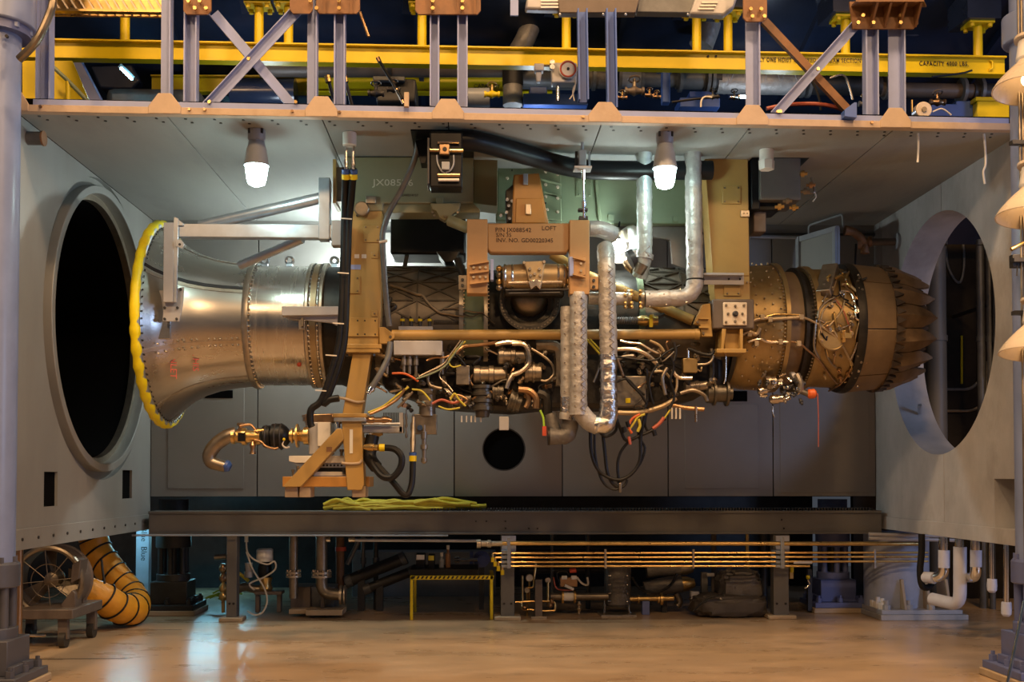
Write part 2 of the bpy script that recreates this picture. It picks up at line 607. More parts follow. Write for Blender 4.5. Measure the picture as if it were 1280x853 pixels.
for k in range(4):
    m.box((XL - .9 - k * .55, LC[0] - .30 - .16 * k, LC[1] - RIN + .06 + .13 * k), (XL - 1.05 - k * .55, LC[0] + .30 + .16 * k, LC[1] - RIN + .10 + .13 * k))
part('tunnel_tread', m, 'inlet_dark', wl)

# ---- right wall with the round outlet
RCY, RCZ, RR = 10.62, 3.02, 1.21
TH = .36
wr = struct('wall_right', MB().box((XR, 8.84, ZB), (XR + TH, YB + .02, ZC)), 'wall_concrete')
cuts = [MB().cyl((XR - .2, RCY, RCZ), (XR + TH + .2, RCY, RCZ), RR, None, 96)]
def yat2(px):
    lo, hi = 8., 12.6
    for _ in range(40):
        mid = (lo + hi) / 2
        if P(px, 600, mid).x > XR: hi = mid
        else: lo = mid
    return lo
Ya, Yb_ = yat2(1273), yat2(1243)
nz0 = P(1258, 663, (Ya + Yb_) / 2).z; nz1 = P(1258, 599, (Ya + Yb_) / 2).z
cuts.append(MB().box((XR - .1, Ya, nz0), (XR + .2, Yb_, nz1)))
ys = yat2(1180)
cuts.append(MB().box((XR - .1, ys - .006, ZB - .1), (XR + .012, ys + .006, ZC)))
cuts.append(MB().box((XR - .1, RCY + RR + .25, ZB + 2.4), (XR + .012, RCY + RR + .262, ZC)))
cut(wr, cuts)
part('base_plate', MB().box((XR - .012, 8.84, ZB), (XR, YB, ZB + .14)), 'wall_concrete', wr, .003)
m = MB()
m.cyl((XR + .2, RCY + 1.13, RCZ + .33), (XR + .16, RCY + .98, RCZ + .33), .022, None, 10)
m.cyl((XR + .2, RCY + .93, RCZ - .74), (XR + .16, RCY + .83, RCZ - .66), .022, None, 10)
part('rim_stud', m, 'aluminium', wr)

# ---- back wall, panel by panel
wb = struct('wall_back', MB().box((XL - .1, YB + .03, 1.36), (XR + .3, YB + .12, ZC)), 'void_dark')
xs = [190, 322, 568, 703, 835, 966, 1095]
PX = [P(x, 500, YB).x for x in xs]
PX[0] = XL + .002; PX[-1] = XR - .002
for i in range(6):
    mb = MB().box((PX[i] + .006, YB, 1.365), (PX[i + 1] - .006, YB + .035, ZC - .12))
    o = part('panel', mb, 'wall_back', wb, .003)
    if i == 2:
        pass
    if i == 2:
        c = P(630, 562, YB)
        cut(o, [MB().cyl((c.x, YB - .1, c.z), (c.x, YB + .1, c.z), S(27, YB), None, 48)])
c = P(630, 562, YB)
part('port_tube', MB().lathe((c.x, YB + .005, c.z), (c.x, YB + .10, c.z), [(0, S(27, YB)), (0, S(25.5, YB)), (1, S(25.5, YB)), (1, S(27, YB))], 48, False), 'dark_steel', wb)
part('port_back', MB().cyl((c.x, YB + .024, c.z), (c.x, YB + .028, c.z), S(27, YB), None, 48), 'void_dark', wb)
for (x0, y0, x1, y1) in [(210, 470, 305, 611), (856, 505, 948, 611), (975, 420, 1086, 616)]:
    part('inset_plate', MB().pbox(x0, y0, x1, y1, YB - .006, YB + .002), 'wall_back', wb, .003)
for (x0, y0, x1, y1) in [(256, 488, 291, 498), (912, 489, 934, 502)]:
    part('slot', MB().pbox(x0, y0, x1, y1, YB - .01, YB + .002), 'void_dark', wb)
part('head_rail', MB().box((XL, YB - .03, ZC - .125), (XR, YB + .03, ZC - .10)), 'dark_steel', wb)
part('head_strip', MB().box((XL, YB, ZC - .10), (XR, YB + .03, ZC)), 'wall_back', wb)

# ---- open access door on the back wall
d1 = struct('door_1')
a = P(997, 297, 12.22); b = P(1047, 284, 11.62)
dv = Vector((b.x - a.x, b.y - a.y, 0)); zt = a.z; zl = zt - 1.15
dn = dv.normalized()
for q0, q1 in ((a, a + dn * .055), (b - dn * .055, b)):
    part('door_stile', MB().obox((q0 + q1) / 2 * 1 - Vector((0, 0, 1.15)), (q0 + q1) / 2, .05, .07, dn.cross(Vector((0, 0, 1)))), 'grey_paint', d1, .004)
for z in (zt - .03, zl + .03):
    part('door_rail', MB().obox((a.x, a.y, z), (b.x, b.y, z), .05, .06), 'grey_paint', d1, .004)
part('door_sheet', MB().obox((a.x, a.y, zt - .58), (b.x, b.y, zt - .58), .012, 1.1), 'wall_steel', d1)

# ---- ceiling of the cell, panel by panel
ce = struct('ceiling', MB().prism([(XL - .16, YF(XL) + .02, ZC + .012), (XR + TH, YF(XR) + .02, ZC + .012), (XR + TH, YB + .15, ZC + .012), (XL - .16, YB + .15, ZC + .012)], (0, 0, .1)), 'void_dark')
fx = [209, 402, 560, 753, 942, 1125]
CX = [XL + .004] + [P(x, 141 if x < 700 else 148, YF(0)).x for x in fx] + [XR + .02]
for i in range(7):
    x0, x1 = CX[i] + .005, CX[i + 1] - .005
    part('panel', MB().prism([(x0, YF(x0) + .004, ZC), (x1, YF(x1) + .004, ZC), (x1, YB + .02, ZC), (x0, YB + .02, ZC)], (0, 0, .012)), 'ceiling_panel', ce)
m = MB()
for i in range(36):
    x = XL + .15 + i * .232
    m.cyl((x, YF(x) + .11, ZC - .006), (x, YF(x) + .11, ZC), .012, None, 8)
    m.cyl((x + .03, YF(x) + .2, ZC - .006), (x + .03, YF(x) + .2, ZC), .012, None, 8)
part('bolts', m, 'dark_steel', ce, stuff=True)

# ---- front edge of the deck over the cell
tr = struct('trim_1')
x0, x1 = XL - .02, XR + .02
part('edge_strip', MB().prism([(x0, YF(x0) - .012, ZC - .006), (x1, YF(x1) - .012, ZC - .006), (x1, YF(x1) + .06, ZC - .006), (x0, YF(x0) + .06, ZC - .006)], (0, 0, .058)), 'deck_edge', tr, .004)
for i, (xa, xb) in enumerate(zip([40] + fx, fx + [1276])):
    pa = P(xa, 128, 8.68); pb = P(xb, 128, 8.68)
    part('edge_channel', MB().obox((pa.x + .02, YF(pa.x) + .03, ZC + .075), (pb.x - .02, YF(pb.x) + .03, ZC + .075), .05, .05), 'lavender_paint', tr)
for gx, wb_, wt in [(22, 18, 8), (208, 20, 8), (402, 20, 8.5), (560, 20, 9), (757, 21, 8.5), (943, 20.5, 8.5), (1125, 20, 8.5)]:
    c = P(gx, 130, 8.7)
    s_ = 8.7 / FPX; zb = ZC - .004; y = YF(c.x) - .022
    pts = [(c.x - wb_ * s_, y, zb), (c.x + wb_ * s_, y, zb), (c.x + wb_ * s_, y, zb + .06), (c.x + wt * s_, y, zb + .165), (c.x - wt * s_, y, zb + .165), (c.x - wb_ * s_, y, zb + .06)]
    part('edge_gusset', MB().prism(pts, (0, .022, 0)), 'deck_edge', tr, .004)
m = MB()
for x in (53, 237, 256, 365, 424, 730, 1097):
    q = P(x, 133, 8.66)
    m.cyl((q.x, YF(q.x) - .028, ZC + .035), (q.x, YF(q.x) - .01, ZC + .035), .012, None, 8)
part('bolts', m, 'copper', tr, stuff=True)

# ---- hall beyond: dark rear wall below, blue shell above, outlet chamber
struct('wall_rear', MB().box((-9, 15.6, 0), (4.9, 15.75, 6.5)), 'dark_steel')
sh = struct('wall_shell')
pr = [(8.95, 6.62), (9.4, 6.36), (10.2, 6.12), (11.0, 5.92), (11.8, 5.7), (12.6, 5.4), (13.2, 5.0), (13.5, 4.55)]
n = 8
m = MB()
pp = []
for x in (-7.5, 8.5):
    pp.append([(x, y, z) for y, z in pr])
m.add(pp[0] + pp[1], [(i, i + 1, i + 1 + n, i + n) for i in range(n - 1)])
part('shell_plate', m, 'shell_blue', sh)
for x in (-4.6, -3.0, -.6, 1.4, 3.3, 5.2):
    rb = MB()
    rb.prism([(x, y, z) for y, z in pr] + [(x, y, z - .09) for y, z in reversed(pr)], (.05, 0, 0))
    part('shell_rib', rb, 'shell_blue', sh)
for (x0, y0, x1, y1, Y) in [(395, 25, 455, 28, 10.6), (575, 24, 632, 27, 10.6), (772, 28, 806, 31, 10.6), (1085, 40, 1150, 44, 10.6)]:
    part('shell_handle', MB().bent([P(x0, y0 - 12, Y), P(x0, y0, Y), P(x1, y1, Y), P(x1 + 9, y1 - 14, Y)], .022, .08), 'shell_blue', sh)
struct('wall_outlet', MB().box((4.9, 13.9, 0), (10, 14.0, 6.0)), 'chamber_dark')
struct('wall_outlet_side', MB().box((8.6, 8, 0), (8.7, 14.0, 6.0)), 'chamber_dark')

# ================================================================== UPPER DECK
def PF(x, y, dy=0.0):
    """point in the slightly skewed plane of the deck's front edge"""
    q = P(x, y, 8.7)
    return P(x, y, YF(q.x) + dy)


fr = thing('steel_truss', 'lavender steel posts and crossed braces bolted along the deck edge under brown plates', 'steel frame')
posts = [(53, 18, 'C', 125), (205, 15, 'L', 118), (237, 16, 'C', 128), (389, 14, 'L', 120), (424, 14, 'C', 128), (543, 12, 'C', 126), (578, 13, 'C', 128),
         (943, 16, 'L', 126), (1091, 17, 'C', 143), (1124, 18, 'L', 136), (1214, 1, None, 0)]
for x, w_, k, yb in posts:
    if not k:
        continue
    a = PF(x, yb + 6, .035); b = PF(x, -60, .035); b.x = a.x + (b.x - a.x) * .35; b.y = a.y
    part('post', MB().chan(a, b, S(w_, 8.7), .09, .012, (0, -1, 0), k), 'lavender_paint', fr)
for x, w_ in ((730, 13), (766, 13)):
    a = PF(x, 124 if x < 750 else 134, .06); b = PF(x, 10, .06); b.x = a.x - .01; b.y = a.y
    part('post', MB().chan(a, b, S(w_, 8.7), .09, .012, (0, -1, 0), 'C'), 'blue_paint', fr, label='blue painted post')
for xa, ya, xb, yb, dy, mt in [(266, 14, 366, 132, .10, 'lavender_paint'), (375, 6, 258, 132, .02, 'lavender_paint'),
                               (957, 24, 1064, 138, .11, 'rust_primer'), (1083, 16, 968, 144, .02, 'lavender_paint')]:
    a = PF(xa, ya, dy); b = PF(xb, yb, dy)
    part('brace', MB().chan(a, b, S(13, 8.7), .05, .008, (0, -1, 0), 'L'), mt, fr)
m = MB()
for x, y in [(311, 74), (1022, 87), (262, 128), (370, 128), (972, 140), (975, 140)]:
    q = PF(x, y, 0)
    m.cyl(q, q + Vector((0, -.018, 0)), .014, None, 8)
for pxs in ((236, 244), (250, 258), (388, 396), (424, 424), (541, 541), (578, 578), (938, 940), (951, 955), (1078, 1072), (1091, 1091), (1125, 1125)):
    for x, y in zip(pxs, (2, 11)):
        y += (0 if x < 900 else (10 if x < 1000 else 18))
        q = PF(x, y, -.02)
        m.cyl(q, q + Vector((0, -.02, 0)), .016, None, 8)
part('bolts', m, 'brass', fr, stuff=True)
for (x0, x1, y1, px) in [(229, 264, 18, 237), (362, 391, 17, 380), (395, 450, 17, 424), (519, 601, 18, 560), (929, 959, 27, 943)]:
    part('head_plate', MB().prism([PF(x0, -40, 0), PF(x1, -40, 0), PF(x1, y1 - 5, 0), PF(x1 - 4, y1, 0), PF(x0 + 4, y1, 0), PF(x0, y1 - 5, 0)], (0, .02, 0)), 'rust_primer', fr, .003)
for x in (536, 571, 592, 404, 437):
    part('head_rib', MB().prism([PF(x, -40, -.06), PF(x, 17, -.015), PF(x, -40, .0)], (.02, 0, 0)), 'rust_primer', fr)
# ribbed brown bracket over the right posts
part('head_plate', MB().prism([PF(1062, 2, .02), PF(1148, 2, .02), PF(1148, 30, .02), PF(1142, 36, .02), PF(1066, 36, .02)], (0, .02, 0)), 'rust_primer', fr)
part('head_shelf', MB().prism([PF(1070, 2, -.16), PF(1155, 2, -.16), PF(1158, 9, .03), PF(1064, 9, .03)], (0, 0, .015)), 'rust_primer', fr)
for x in (1086, 1103, 1122, 1141):
    part('head_rib', MB().prism([PF(x + 10, 3, -.15), PF(x + 2, 34, .01), PF(x, 3, .02)], (.018, 0, 0)), 'rust_primer', fr)
part('foot_block', MB().pprism([(1056, 145), (1056, 137), (1068, 128), (1071, 128), (1071, 147)], 8.72, 8.82), 'blue_paint', fr)

# ---- yellow monorail hoist beam
mo = thing('monorail_beam', 'long yellow painted hoist I-beam hung on stub posts under the dark shell', 'beam')
a = P(28, 62, 9.8); b = P(1255, 84, 10.02)
H = .175
up = Vector((0, 0, 1)); ax = (b - a).normalized(); fy = Vector((0, -1, 0))
pr = [(-.055, -H / 2), (.055, -H / 2), (.055, -H / 2 + .014), (.012, -H / 2 + .014), (.012, H / 2 - .014), (.055, H / 2 - .014), (.055, H / 2), (-.055, H / 2), (-.055, H / 2 - .014), (-.012, H / 2 - .014), (-.012, -H / 2 + .014), (-.055, -H / 2 + .014)]
part('beam', MB().prism([a + fy * u_ + up * v_ for u_, v_ in pr], b - a), 'yellow_paint', mo)


def on_beam(x):
    t = (x - 28) / (1255 - 28)
    return a + (b - a) * t


for x, yt in [(150, 10), (312, 8), (348, 8), (512, 8), (692, 12), (857, 16), (897, 18), (1048, 24), (1221, 32)]:
    q = on_beam(x); top = P(x, yt, q.y).z
    h = part('hanger', MB().cyl((q.x, q.y, q.z + H / 2 - .005), (q.x, q.y, top), .042, None, 16), 'yellow_paint', mo)
    part('hanger_plate', MB().box((q.x - .12, q.y - .1, top - .008), (q.x + .12, q.y + .1, top + .014)), 'yellow_paint', h)
    mb = MB()
    for i in (-1, 1):
        for j in (-1, 1):
            mb.cyl((q.x + i * .085, q.y + j * .07, top - .04), (q.x + i * .085, q.y + j * .07, top), .022, None, 8)
    part('bolts', mb, 'yellow_paint', h, stuff=True)
    part('pad', MB().prism([(q.x - .16, q.y - .14, top + .014), (q.x + .16, q.y - .14, top + .014), (q.x + .12, q.y + .2, top + .014), (q.x - .2, q.y + .2, top + .014)], (0, 0, .5)), 'shell_blue', h)
m = MB()
for x, y in ((871, 64), (871, 71), (881, 64), (881, 71)):
    q = on_beam(x); z = P(x, y, q.y).z
    m.cyl((q.x, q.y - .022, z), (q.x, q.y - .012, z), .011, None, 8)
part('bolts', m, 'text_black', mo, stuff=True)
for s_, x, y in [('ONLY ONE HOIST ALLOWED PER BEAM SECTION', 927, 77.5), ('CAPACITY 4000 LBS.', 1143, 82.5)]:
    q = on_beam(x)
    text(s_, (q.x, q.y - .015, P(x, y, q.y).z), .060, 'text_black', mo, sx=.66 if s_[0] == 'O' else .74, bold=.0008, space=1.2)
q = on_beam(1104)
text('1744', (q.x, q.y - .015, P(1104, 79, q.y).z), .055, 'text_black', mo)
part('end_clip', MB().bent([on_beam(1235) + Vector((0, -.03, .05)), on_beam(1238) + Vector((0, -.03, .04)), on_beam(1238) + Vector((0, -.03, -.03)), on_beam(1233) + Vector((0, -.03, -.04))], .009, .02), 'yellow_paint', mo)

# ---- second, lower monorail further back
m2 = thing('monorail_beam', 'dim yellow hoist beam hanging low behind the brown overhead pipe', 'beam')
a2 = P(190, 106, 11.3); b2 = P(690, 108, 11.3)
part('beam', MB().prism([a2 + fy * u_ + up * v_ for u_, v_ in pr], b2 - a2), 'yellow_paint', m2)
text('CAPACITY  4000', P(592, 110, 11.28), .06, 'text_black', m2)

# ---- brown overhead pipe
pp = thing('overhead_pipe', 'long dull brown metal pipe running behind the yellow hoist beam', 'pipe')
part('pipe', MB().cyl(P(325, 86, 10.9), P(636, 86, 10.9), .085, None, 20), 'brown_steel', pp)
for x in (485, 628):
    part('clamp', MB().cyl(P(x, 86, 10.9), P(x + 5, 86, 10.9), .095, None, 20), 'dark_steel', pp)
# ---- yellow stair guard at left
sg = thing('stair_guard', 'yellow panelled stair guard with sloping dark handrail behind the first post', 'stair guard')
part('panel', MB().prism([P(28, 128, 9.6), P(28, 76, 9.6), P(90, 76, 9.6), P(112, 128, 9.6)], (0, .03, 0)), 'yellow_paint', sg)
part('handrail', MB().tube([P(58, 76, 9.4), P(84, 100, 9.4), P(110, 127, 9.4)], .018, 8, 0), 'green_paint', sg)
part('baluster', MB().cyl(P(85, 130, 9.4), P(85, 102, 9.4), .02), 'yellow_paint', sg)
part('baluster', MB().cyl(P(77, 130, 9.42), P(77, 124, 9.42), .015), 'yellow_paint', sg)
fb = thing('brace_frame', 'dark blue sloping strut standing behind the yellow stair guard', 'strut')
part('strut', MB().obox(P(92, 74, 10.4), P(122, 132, 10.4), .12, .12), 'jack_blue', fb)
part('cover', MB().pprism([(112, 82), (165, 80), (175, 100), (165, 112), (125, 110)], 11.2, 11.4), 'shell_blue', fb, .02)

# ---- warm lit louvre fixture at top left
lv = thing('louvre_tray', 'brass coloured louvred tray above the hoist beam, lit by sodium light', 'louvre')
q0 = P(55, 0, 9.1); q1 = P(210, 0, 9.1); z0 = P(55, 13, 9.1).z
part('tray', MB().box((q0.x, 9.1, z0), (q1.x, 9.16, z0 + .02)), 'brass', lv)
part('back_plate', MB().box((q0.x, 9.2, z0 + .0), (q1.x, 9.22, z0 + .25)), 'brass', lv)
for i in range(14):
    x = q0.x + .05 + i * (q1.x - q0.x - .1) / 13
    part('slat', MB().prism([(x, 9.12, z0 + .01), (x + .015, 9.12, z0 + .01), (x - .08, 9.12, z0 + .16), (x - .095, 9.12, z0 + .16)], (0, .08, 0)), 'enamel', lv)
single('cable_bundle', MB().tube([P(24, 74, 8.0), P(45, 52, 7.95), P(60, 22, 7.95), P(66, 2, 7.95), P(68, -30, 8.0)], .03, 10), 'pipe_dull', 'brown sleeved cable bundle looping down past the hydraulic column top', 'cable')

# ---- metal enclosure at the top middle
en = thing('duct_enclosure', 'grey sheet metal enclosure with louvre slots hanging over the hoist beam', 'enclosure')
part('body', MB().prism([P(699, 16, 9.0), P(640 + 155, 16, 9.0), P(805, -20, 9.0), P(695, -20, 9.0)], (0, .1, 0)), 'brown_steel', en, .008)
part('side_body', MB().prism([P(796, 15, 9.06), P(866, 16, 9.06), P(872, -20, 9.06), P(800, -20, 9.06)], (0, .1, 0)), 'grey_machine', en, .008)
part('end_body', MB().prism([P(862, 17, 9.02), P(905, 19, 9.02), P(918, 9, 9.02), P(928, -20, 9.02), P(875, -20, 9.02)], (0, .1, 0)), 'alu_paint', en, .02)
part('end_body', MB().prism([P(656, 11, 9.02), P(700, 12, 9.02), P(700, -20, 9.02), P(662, -20, 9.02)], (0, .1, 0)), 'alu_paint', en, .02)
for k in range(3):
    part('louvre', MB().obox(P(873 + k * 2, 11 - k * 4, 9.01), P(893 + k * 2, 11 - k * 4, 9.01), .01, .013), 'white_paint', en)
    part('louvre', MB().obox(P(676, 9 - k * 4, 9.01), P(698, 9 - k * 4, 9.01), .01, .013), 'white_paint', en)
m = MB()
for x in (700, 725, 754, 782, 860):
    q = P(x, 18, 8.99); m.sphere(q, .012, 8, 6)
part('bolts', m, 'aluminium', en, stuff=True)
part('hanger_strip', MB().pbox(638, -20, 648, 19, 8.9, 8.92), 'lavender_paint', en)

# ---- insulated elbows coming down behind the beam
def quilt_pipe(name, pts, r, mt, label, cat='pipe', group=None, n=16, bands=(), sm=4):
    t = thing(name, label, cat, group)
    part('jacket', MB().tube(pts, r, n, sm), mt, t)
    return t
for i, (pts, r, lab) in enumerate([
    ([P(665, 18, 10.6), P(662, 35, 10.6), P(655, 52, 10.6), P(642, 76, 10.7), P(641, 100, 10.7), P(641, 132, 10.7)], .10, 'tan and grey lagged pipe standing upright beside the white chart recorder'),
    ([P(888, 20, 10.5), P(884, 36, 10.5), P(876, 58, 10.5)], .12, 'pale lagged pipe stub slanting down behind the yellow beam near its splice')]):
    t = quilt_pipe('lagged_pipe', pts, r, 'quilt', lab)
    part('clamp', MB().cyl(pts[0], pts[0] + Vector((0, 0, -.08)), r * 1.12, None, 16), 'brown_steel', t)
    if i == 0:
        part('jacket', MB().cyl(P(641, 80, 10.7), P(641, 108, 10.7), .105, None, 16), 'dark_steel', t)

# ---- big lagged header pipes with flanges on the deck
hp = thing('header_pipe', 'grey lagged header pipe with flanged joints along the rear of the deck', 'pipe')
for x0, x1, y, r, mt in [(640, 735, 95, .13, 'grey_machine'), (735, 770, 97, .11, 'quilt_dark'), (774, 800, 98, .10, 'grey_paint'), (800, 845, 98, .085, 'grey_machine'), (845, 880, 99, .10, 'grey_machine'),
                         (880, 900, 100, .12, 'dark_steel'), (896, 1000, 103, .115, 'quilt'), (1000, 1100, 106, .10, 'dark_steel'), (1100, 1215, 112, .075, 'brown_steel'), (1215, 1270, 115, .09, 'dark_steel')]:
    part('pipe', MB().cyl(P(x0, y, 11.1), P(x1, y + (x1 - x0) * .02, 11.1), r, None, 20), mt, hp)
for x, y, r in [(740, 96, .14), (772, 97, .15), (800, 98, .13), (848, 98, .14), (882, 99, .15), (888, 99, .15), (1000, 105, .14), (1008, 105, .14), (1105, 110, .12), (1200, 114, .14), (1222, 114, .14)]:
    part('flange', MB().cyl(P(x, y, 11.1), P(x + 4, y, 11.1), r, None, 20), 'grey_machine', hp)
for k in range(9):
    x = 904 + k * 10.5
    part('lagging_tie', MB().ring(P(x, 103, 11.1), (1, .25 * (-1) ** k, .3 * (-1) ** k), .118, .006, 20, 4), 'alu_paint', hp)

# ---- blue saddles and stand on the deck
for lab, boxes in [('blue steel saddle block under the header pipe by the chart recorder', [(654, 117, 735, 131, 10.6, 10.9), (662, 108, 684, 118, 10.6, 10.9)]),
                   ('blue upright stanchion holding the header pipe between two valves', [(828, 82, 838, 128, 10.4, 10.5), (823, 82, 843, 86, 10.38, 10.52)]),
                   ('blue base plate under the lagged header pipe section', [(850, 122, 900, 134, 10.5, 10.8), (862, 114, 890, 122, 10.5, 10.8)]),
                   ('blue and yellow bench block on the deck beneath the far pipe end', [(1160, 130, 1230, 146, 10.3, 10.6), (1195, 126, 1218, 132, 10.3, 10.6)])]:
    t = thing('pipe_saddle', lab, 'support')
    for bx in boxes:
        part('block', MB().pbox(*bx), 'blue_paint', t, .008)
t = thing('storage_locker', 'yellow low locker standing behind the deck edge beneath the pipe end', 'locker')
part('body', MB().pbox(1222, 123, 1262, 148, 10.2, 10.5), 'yellow_paint', t, .01)
part('lid', MB().pbox(1220, 121, 1264, 126, 10.18, 10.5), 'yellow_paint', t, .006)

# ---- white chart recorder on a stand
cr = thing('chart_recorder', 'white valve positioner box with round red-marked dial on a chrome post', 'instrument')
Y = 9.5
part('case', MB().pbox(690, 78, 721, 103, Y, Y + .14), 'white_paint', cr, .012)
c = P(709.5, 89, Y)
dl = part('dial', MB().cyl(c, c + Vector((0, -.05, 0)), S(11.5, Y), None, 32), 'white_paint', cr, .006)
part('dial_ring', MB().ring(c + Vector((0, -.052, 0)), (0, 1, 0), S(9.5, Y), .008, 28, 6), 'red_mark', dl)
part('dial_hub', MB().cyl(c + Vector((0, -.05, 0)), c + Vector((0, -.065, 0)), .012), 'text_black', dl)
part('post', MB().cyl(P(697.5, 126, Y + .07), P(697.5, 102, Y + .07), .018), 'chrome', cr)
for x, y in ((690, 85), (690, 79)):
    c = P(x, y, Y - .02)
    part('gauge', MB().cyl(c, c + Vector((0, -.03, 0)), .022, None, 16), 'chrome', cr)
part('tubing', MB().tube([P(719, 100, Y), P(719, 108, Y), P(716, 118, Y), P(712, 124, Y)], .006, 6), 'white_wire', cr)
part('tubing', MB().tube([P(720, 104, Y), P(716, 114, Y), P(718, 126, Y)], .006, 6), 'white_wire', cr)
t = thing('pneumatic_head', 'small pale actuator head with hanging grip beside the white dial box', 'actuator')
part('grip', MB().prism([P(669, 84, 9.5), P(678, 84, 9.5), P(676, 102, 9.5), P(671, 102, 9.5)], (0, .06, 0)), 'white_paint', t, .008)
part('head', MB().pbox(668, 79, 680, 88, 9.47, 9.57), 'white_paint', t, .008)
part('tube', MB().cyl(P(680, 82, 9.52), P(691, 82, 9.52), .01), 'pipe_dull', t)

# ---- dial drum, small valves and fittings along the deck
t = thing('dial_drum', 'round cream reel with a dark hub at the deck edge by the last gusset', 'reel')
c = P(1155, 137, 9.0)
part('drum', MB().cyl(c, c + Vector((0, .1, 0)), S(10.5, 9), None, 28), 'enamel', t, .006)
part('hub', MB().cyl(c + Vector((0, -.012, 0)), c, .022, None, 12), 'pipe_dull', t)
part('post', MB().cyl(P(1140, 140, 9.0), P(1140, 125, 9.0), .008), 'brass', t)
part('cable', MB().tube([P(1166, 140, 9.05), P(1176, 136, 9.05), P(1183, 139, 9.05), P(1189, 144, 9.05)], .007, 6), 'white_wire', t)


def small_valve(x, y, Y, s_, mts, label, group=None):
    """little valve: body, bonnet, hand wheel, two ends"""
    t = thing('small_valve', label, 'valve', group)
    c = P(x, y, Y)
    part('body', MB().lathe(c - Vector((s_ * 1.2, 0, 0)), c + Vector((s_ * 1.2, 0, 0)), [(0, s_ * .5), (.12, s_ * .5), (.14, s_ * .35), (.3, s_ * .4), (.5, s_ * .65), (.7, s_ * .4), (.86, s_ * .35), (.88, s_ * .5), (1, s_ * .5)], 12), mts[0], t)
    part('bonnet', MB().cyl(c, c + Vector((0, 0, s_ * 1.5)), s_ * .3, s_ * .2, 10), mts[1], t)
    part('hand_wheel', MB().ring(c + Vector((0, 0, s_ * 1.5)), (0, .25, 1), s_ * .7, s_ * .12, 16, 6), mts[2], t)
    return t


dk = [(793, 114, 9.9, .075, ('brown_steel', 'pipe_dull', 'brown_steel'), 'brown round-bodied valve between small brass fittings on the deck'),
      (778, 122, 9.3, .035, ('copper', 'brass', 'brass'), 'small copper valve beside the blue post on the deck'),
      (812, 119, 9.4, .035, ('copper', 'brass', 'copper'), 'little copper valve left of the blue stanchion'),
      (821, 121, 9.3, .03, ('copper', 'copper', 'brass'), 'little copper cock touching the blue stanchion foot'),
      (891, 121, 9.4, .04, ('grey_machine', 'dark_steel', 'dark_steel'), 'dark round valve on the blue base plate'),
      (918, 122, 9.3, .04, ('chrome', 'black_paint', 'black_paint'), 'chrome and black valve next to the blue-white strip lamp'),
      (470, 117, 9.6, .06, ('dark_steel', 'dark_steel', 'pipe_dull'), 'dark valve body between the second and third post pairs'),
      (492, 112, 9.6, .05, ('dark_steel', 'copper', 'pipe_dull'), 'dark valve with a copper stem behind a sloping rod'),
      (615, 118, 9.9, .06, ('yellow_paint', 'brass', 'brass'), 'yellow-bodied valve beside the lagged upright pipe'),
      (1082, 130, 9.2, .05, ('grey_machine', 'dark_steel', 'brass'), 'grey valve tucked against the rightmost post pair'),
      (1172, 128, 9.8, .06, ('copper', 'copper', 'brown_steel'), 'copper valve above the cream reel')]
for d in dk:
    small_valve(*d)
t = thing('strip_lamp', 'short blue-white strip lamp lying on the deck by the fifth gusset', 'lamp')
part('tube', MB().cyl(P(925, 121, 9.2), P(938, 121.5, 9.2), .014, None, 10), 'lamp_teal', t)
part('end_cap', MB().cyl(P(923, 121, 9.2), P(925, 121, 9.2), .016, None, 10), 'white_paint', t)
for x0, y0, x1, y1, lab in [(410, 98, 418, 122, 'brass-topped steel rod left of the fifth post'), (431, 98, 440, 126, 'brass-topped steel rod right of the fifth post')]:
    t = thing('tie_rod', lab, 'rod')
    part('rod', MB().cyl(P(x0, y0, 9.0), P(x1, y1 + 6, 9.1), .014), 'dark_steel', t)
    part('head', MB().cyl(P(x0 - 1, y0 - 3, 9.0), P(x0 + 1, y0 + 5, 9.0), .026, None, 8), 'brass', t)
t = thing('tie_rod', 'long black rod with copper tips leaning across the overhead pipe', 'rod')
part('rod', MB().cyl(P(474, 76, 9.2), P(503, 124, 9.0), .013), 'black_paint', t)
part('tip', MB().cyl(P(472, 72, 9.2), P(475, 78, 9.2), .018), 'copper', t)
part('tip', MB().cyl(P(496, 112, 9.05), P(505, 130, 9.0), .015), 'copper', t)
single('tie_rod', MB().cyl(P(450, 15, 9.9), P(461, 46, 9.9), .016), 'copper', 'thin copper rod hanging above the hoist beam by the brown plates', 'rod')
part_ = single('stop_lug', MB().pbox(505, 115, 511, 133, 8.66, 8.70), 'deck_edge', 'single tan upright lug on the deck edge', 'bracket', bev=.003)
# hoses and wires along the deck
for pts, r, mt, lab in [
    ([P(958, 136, 9.0), P(985, 131, 9.0), P(1020, 130, 9.0), P(1045, 134, 9.0), P(1058, 140, 9.0)], .018, 'red_wire', 'dull red hose lying along the deck behind the crossed brace'),
    ([P(840, 128, 9.2), P(868, 124, 9.2), P(900, 121, 9.2)], .010, 'black_rubber', 'thin black cable across the blue base plate'),
    ([P(876, 134, 9.1), P(877, 125, 9.1), P(882, 121, 9.1), P(890, 122, 9.1)], .008, 'white_wire', 'short white wire looping up from the deck'),
    ([P(1014, 100, 9.3), P(1020, 112, 9.3), P(1024, 124, 9.3), P(1026, 138, 9.3)], .012, 'black_rubber', 'black and silver hose hanging behind the crossed brace'),
    ([P(1037, 98, 9.4), P(1050, 94, 9.4), P(1057, 97, 9.4), P(1062, 110, 9.4), P(1066, 125, 9.4)], .011, 'pipe_bright', 'bright bent tube beside the brown brace end'),
    ([P(1165, 96, 9.9), P(1200, 92, 9.9), P(1215, 88, 9.9)], .010, 'black_rubber', 'black cable slung under the capacity lettering')]:
    single('deck_hose', MB().tube(pts, r, 8), mt, lab, 'hose')

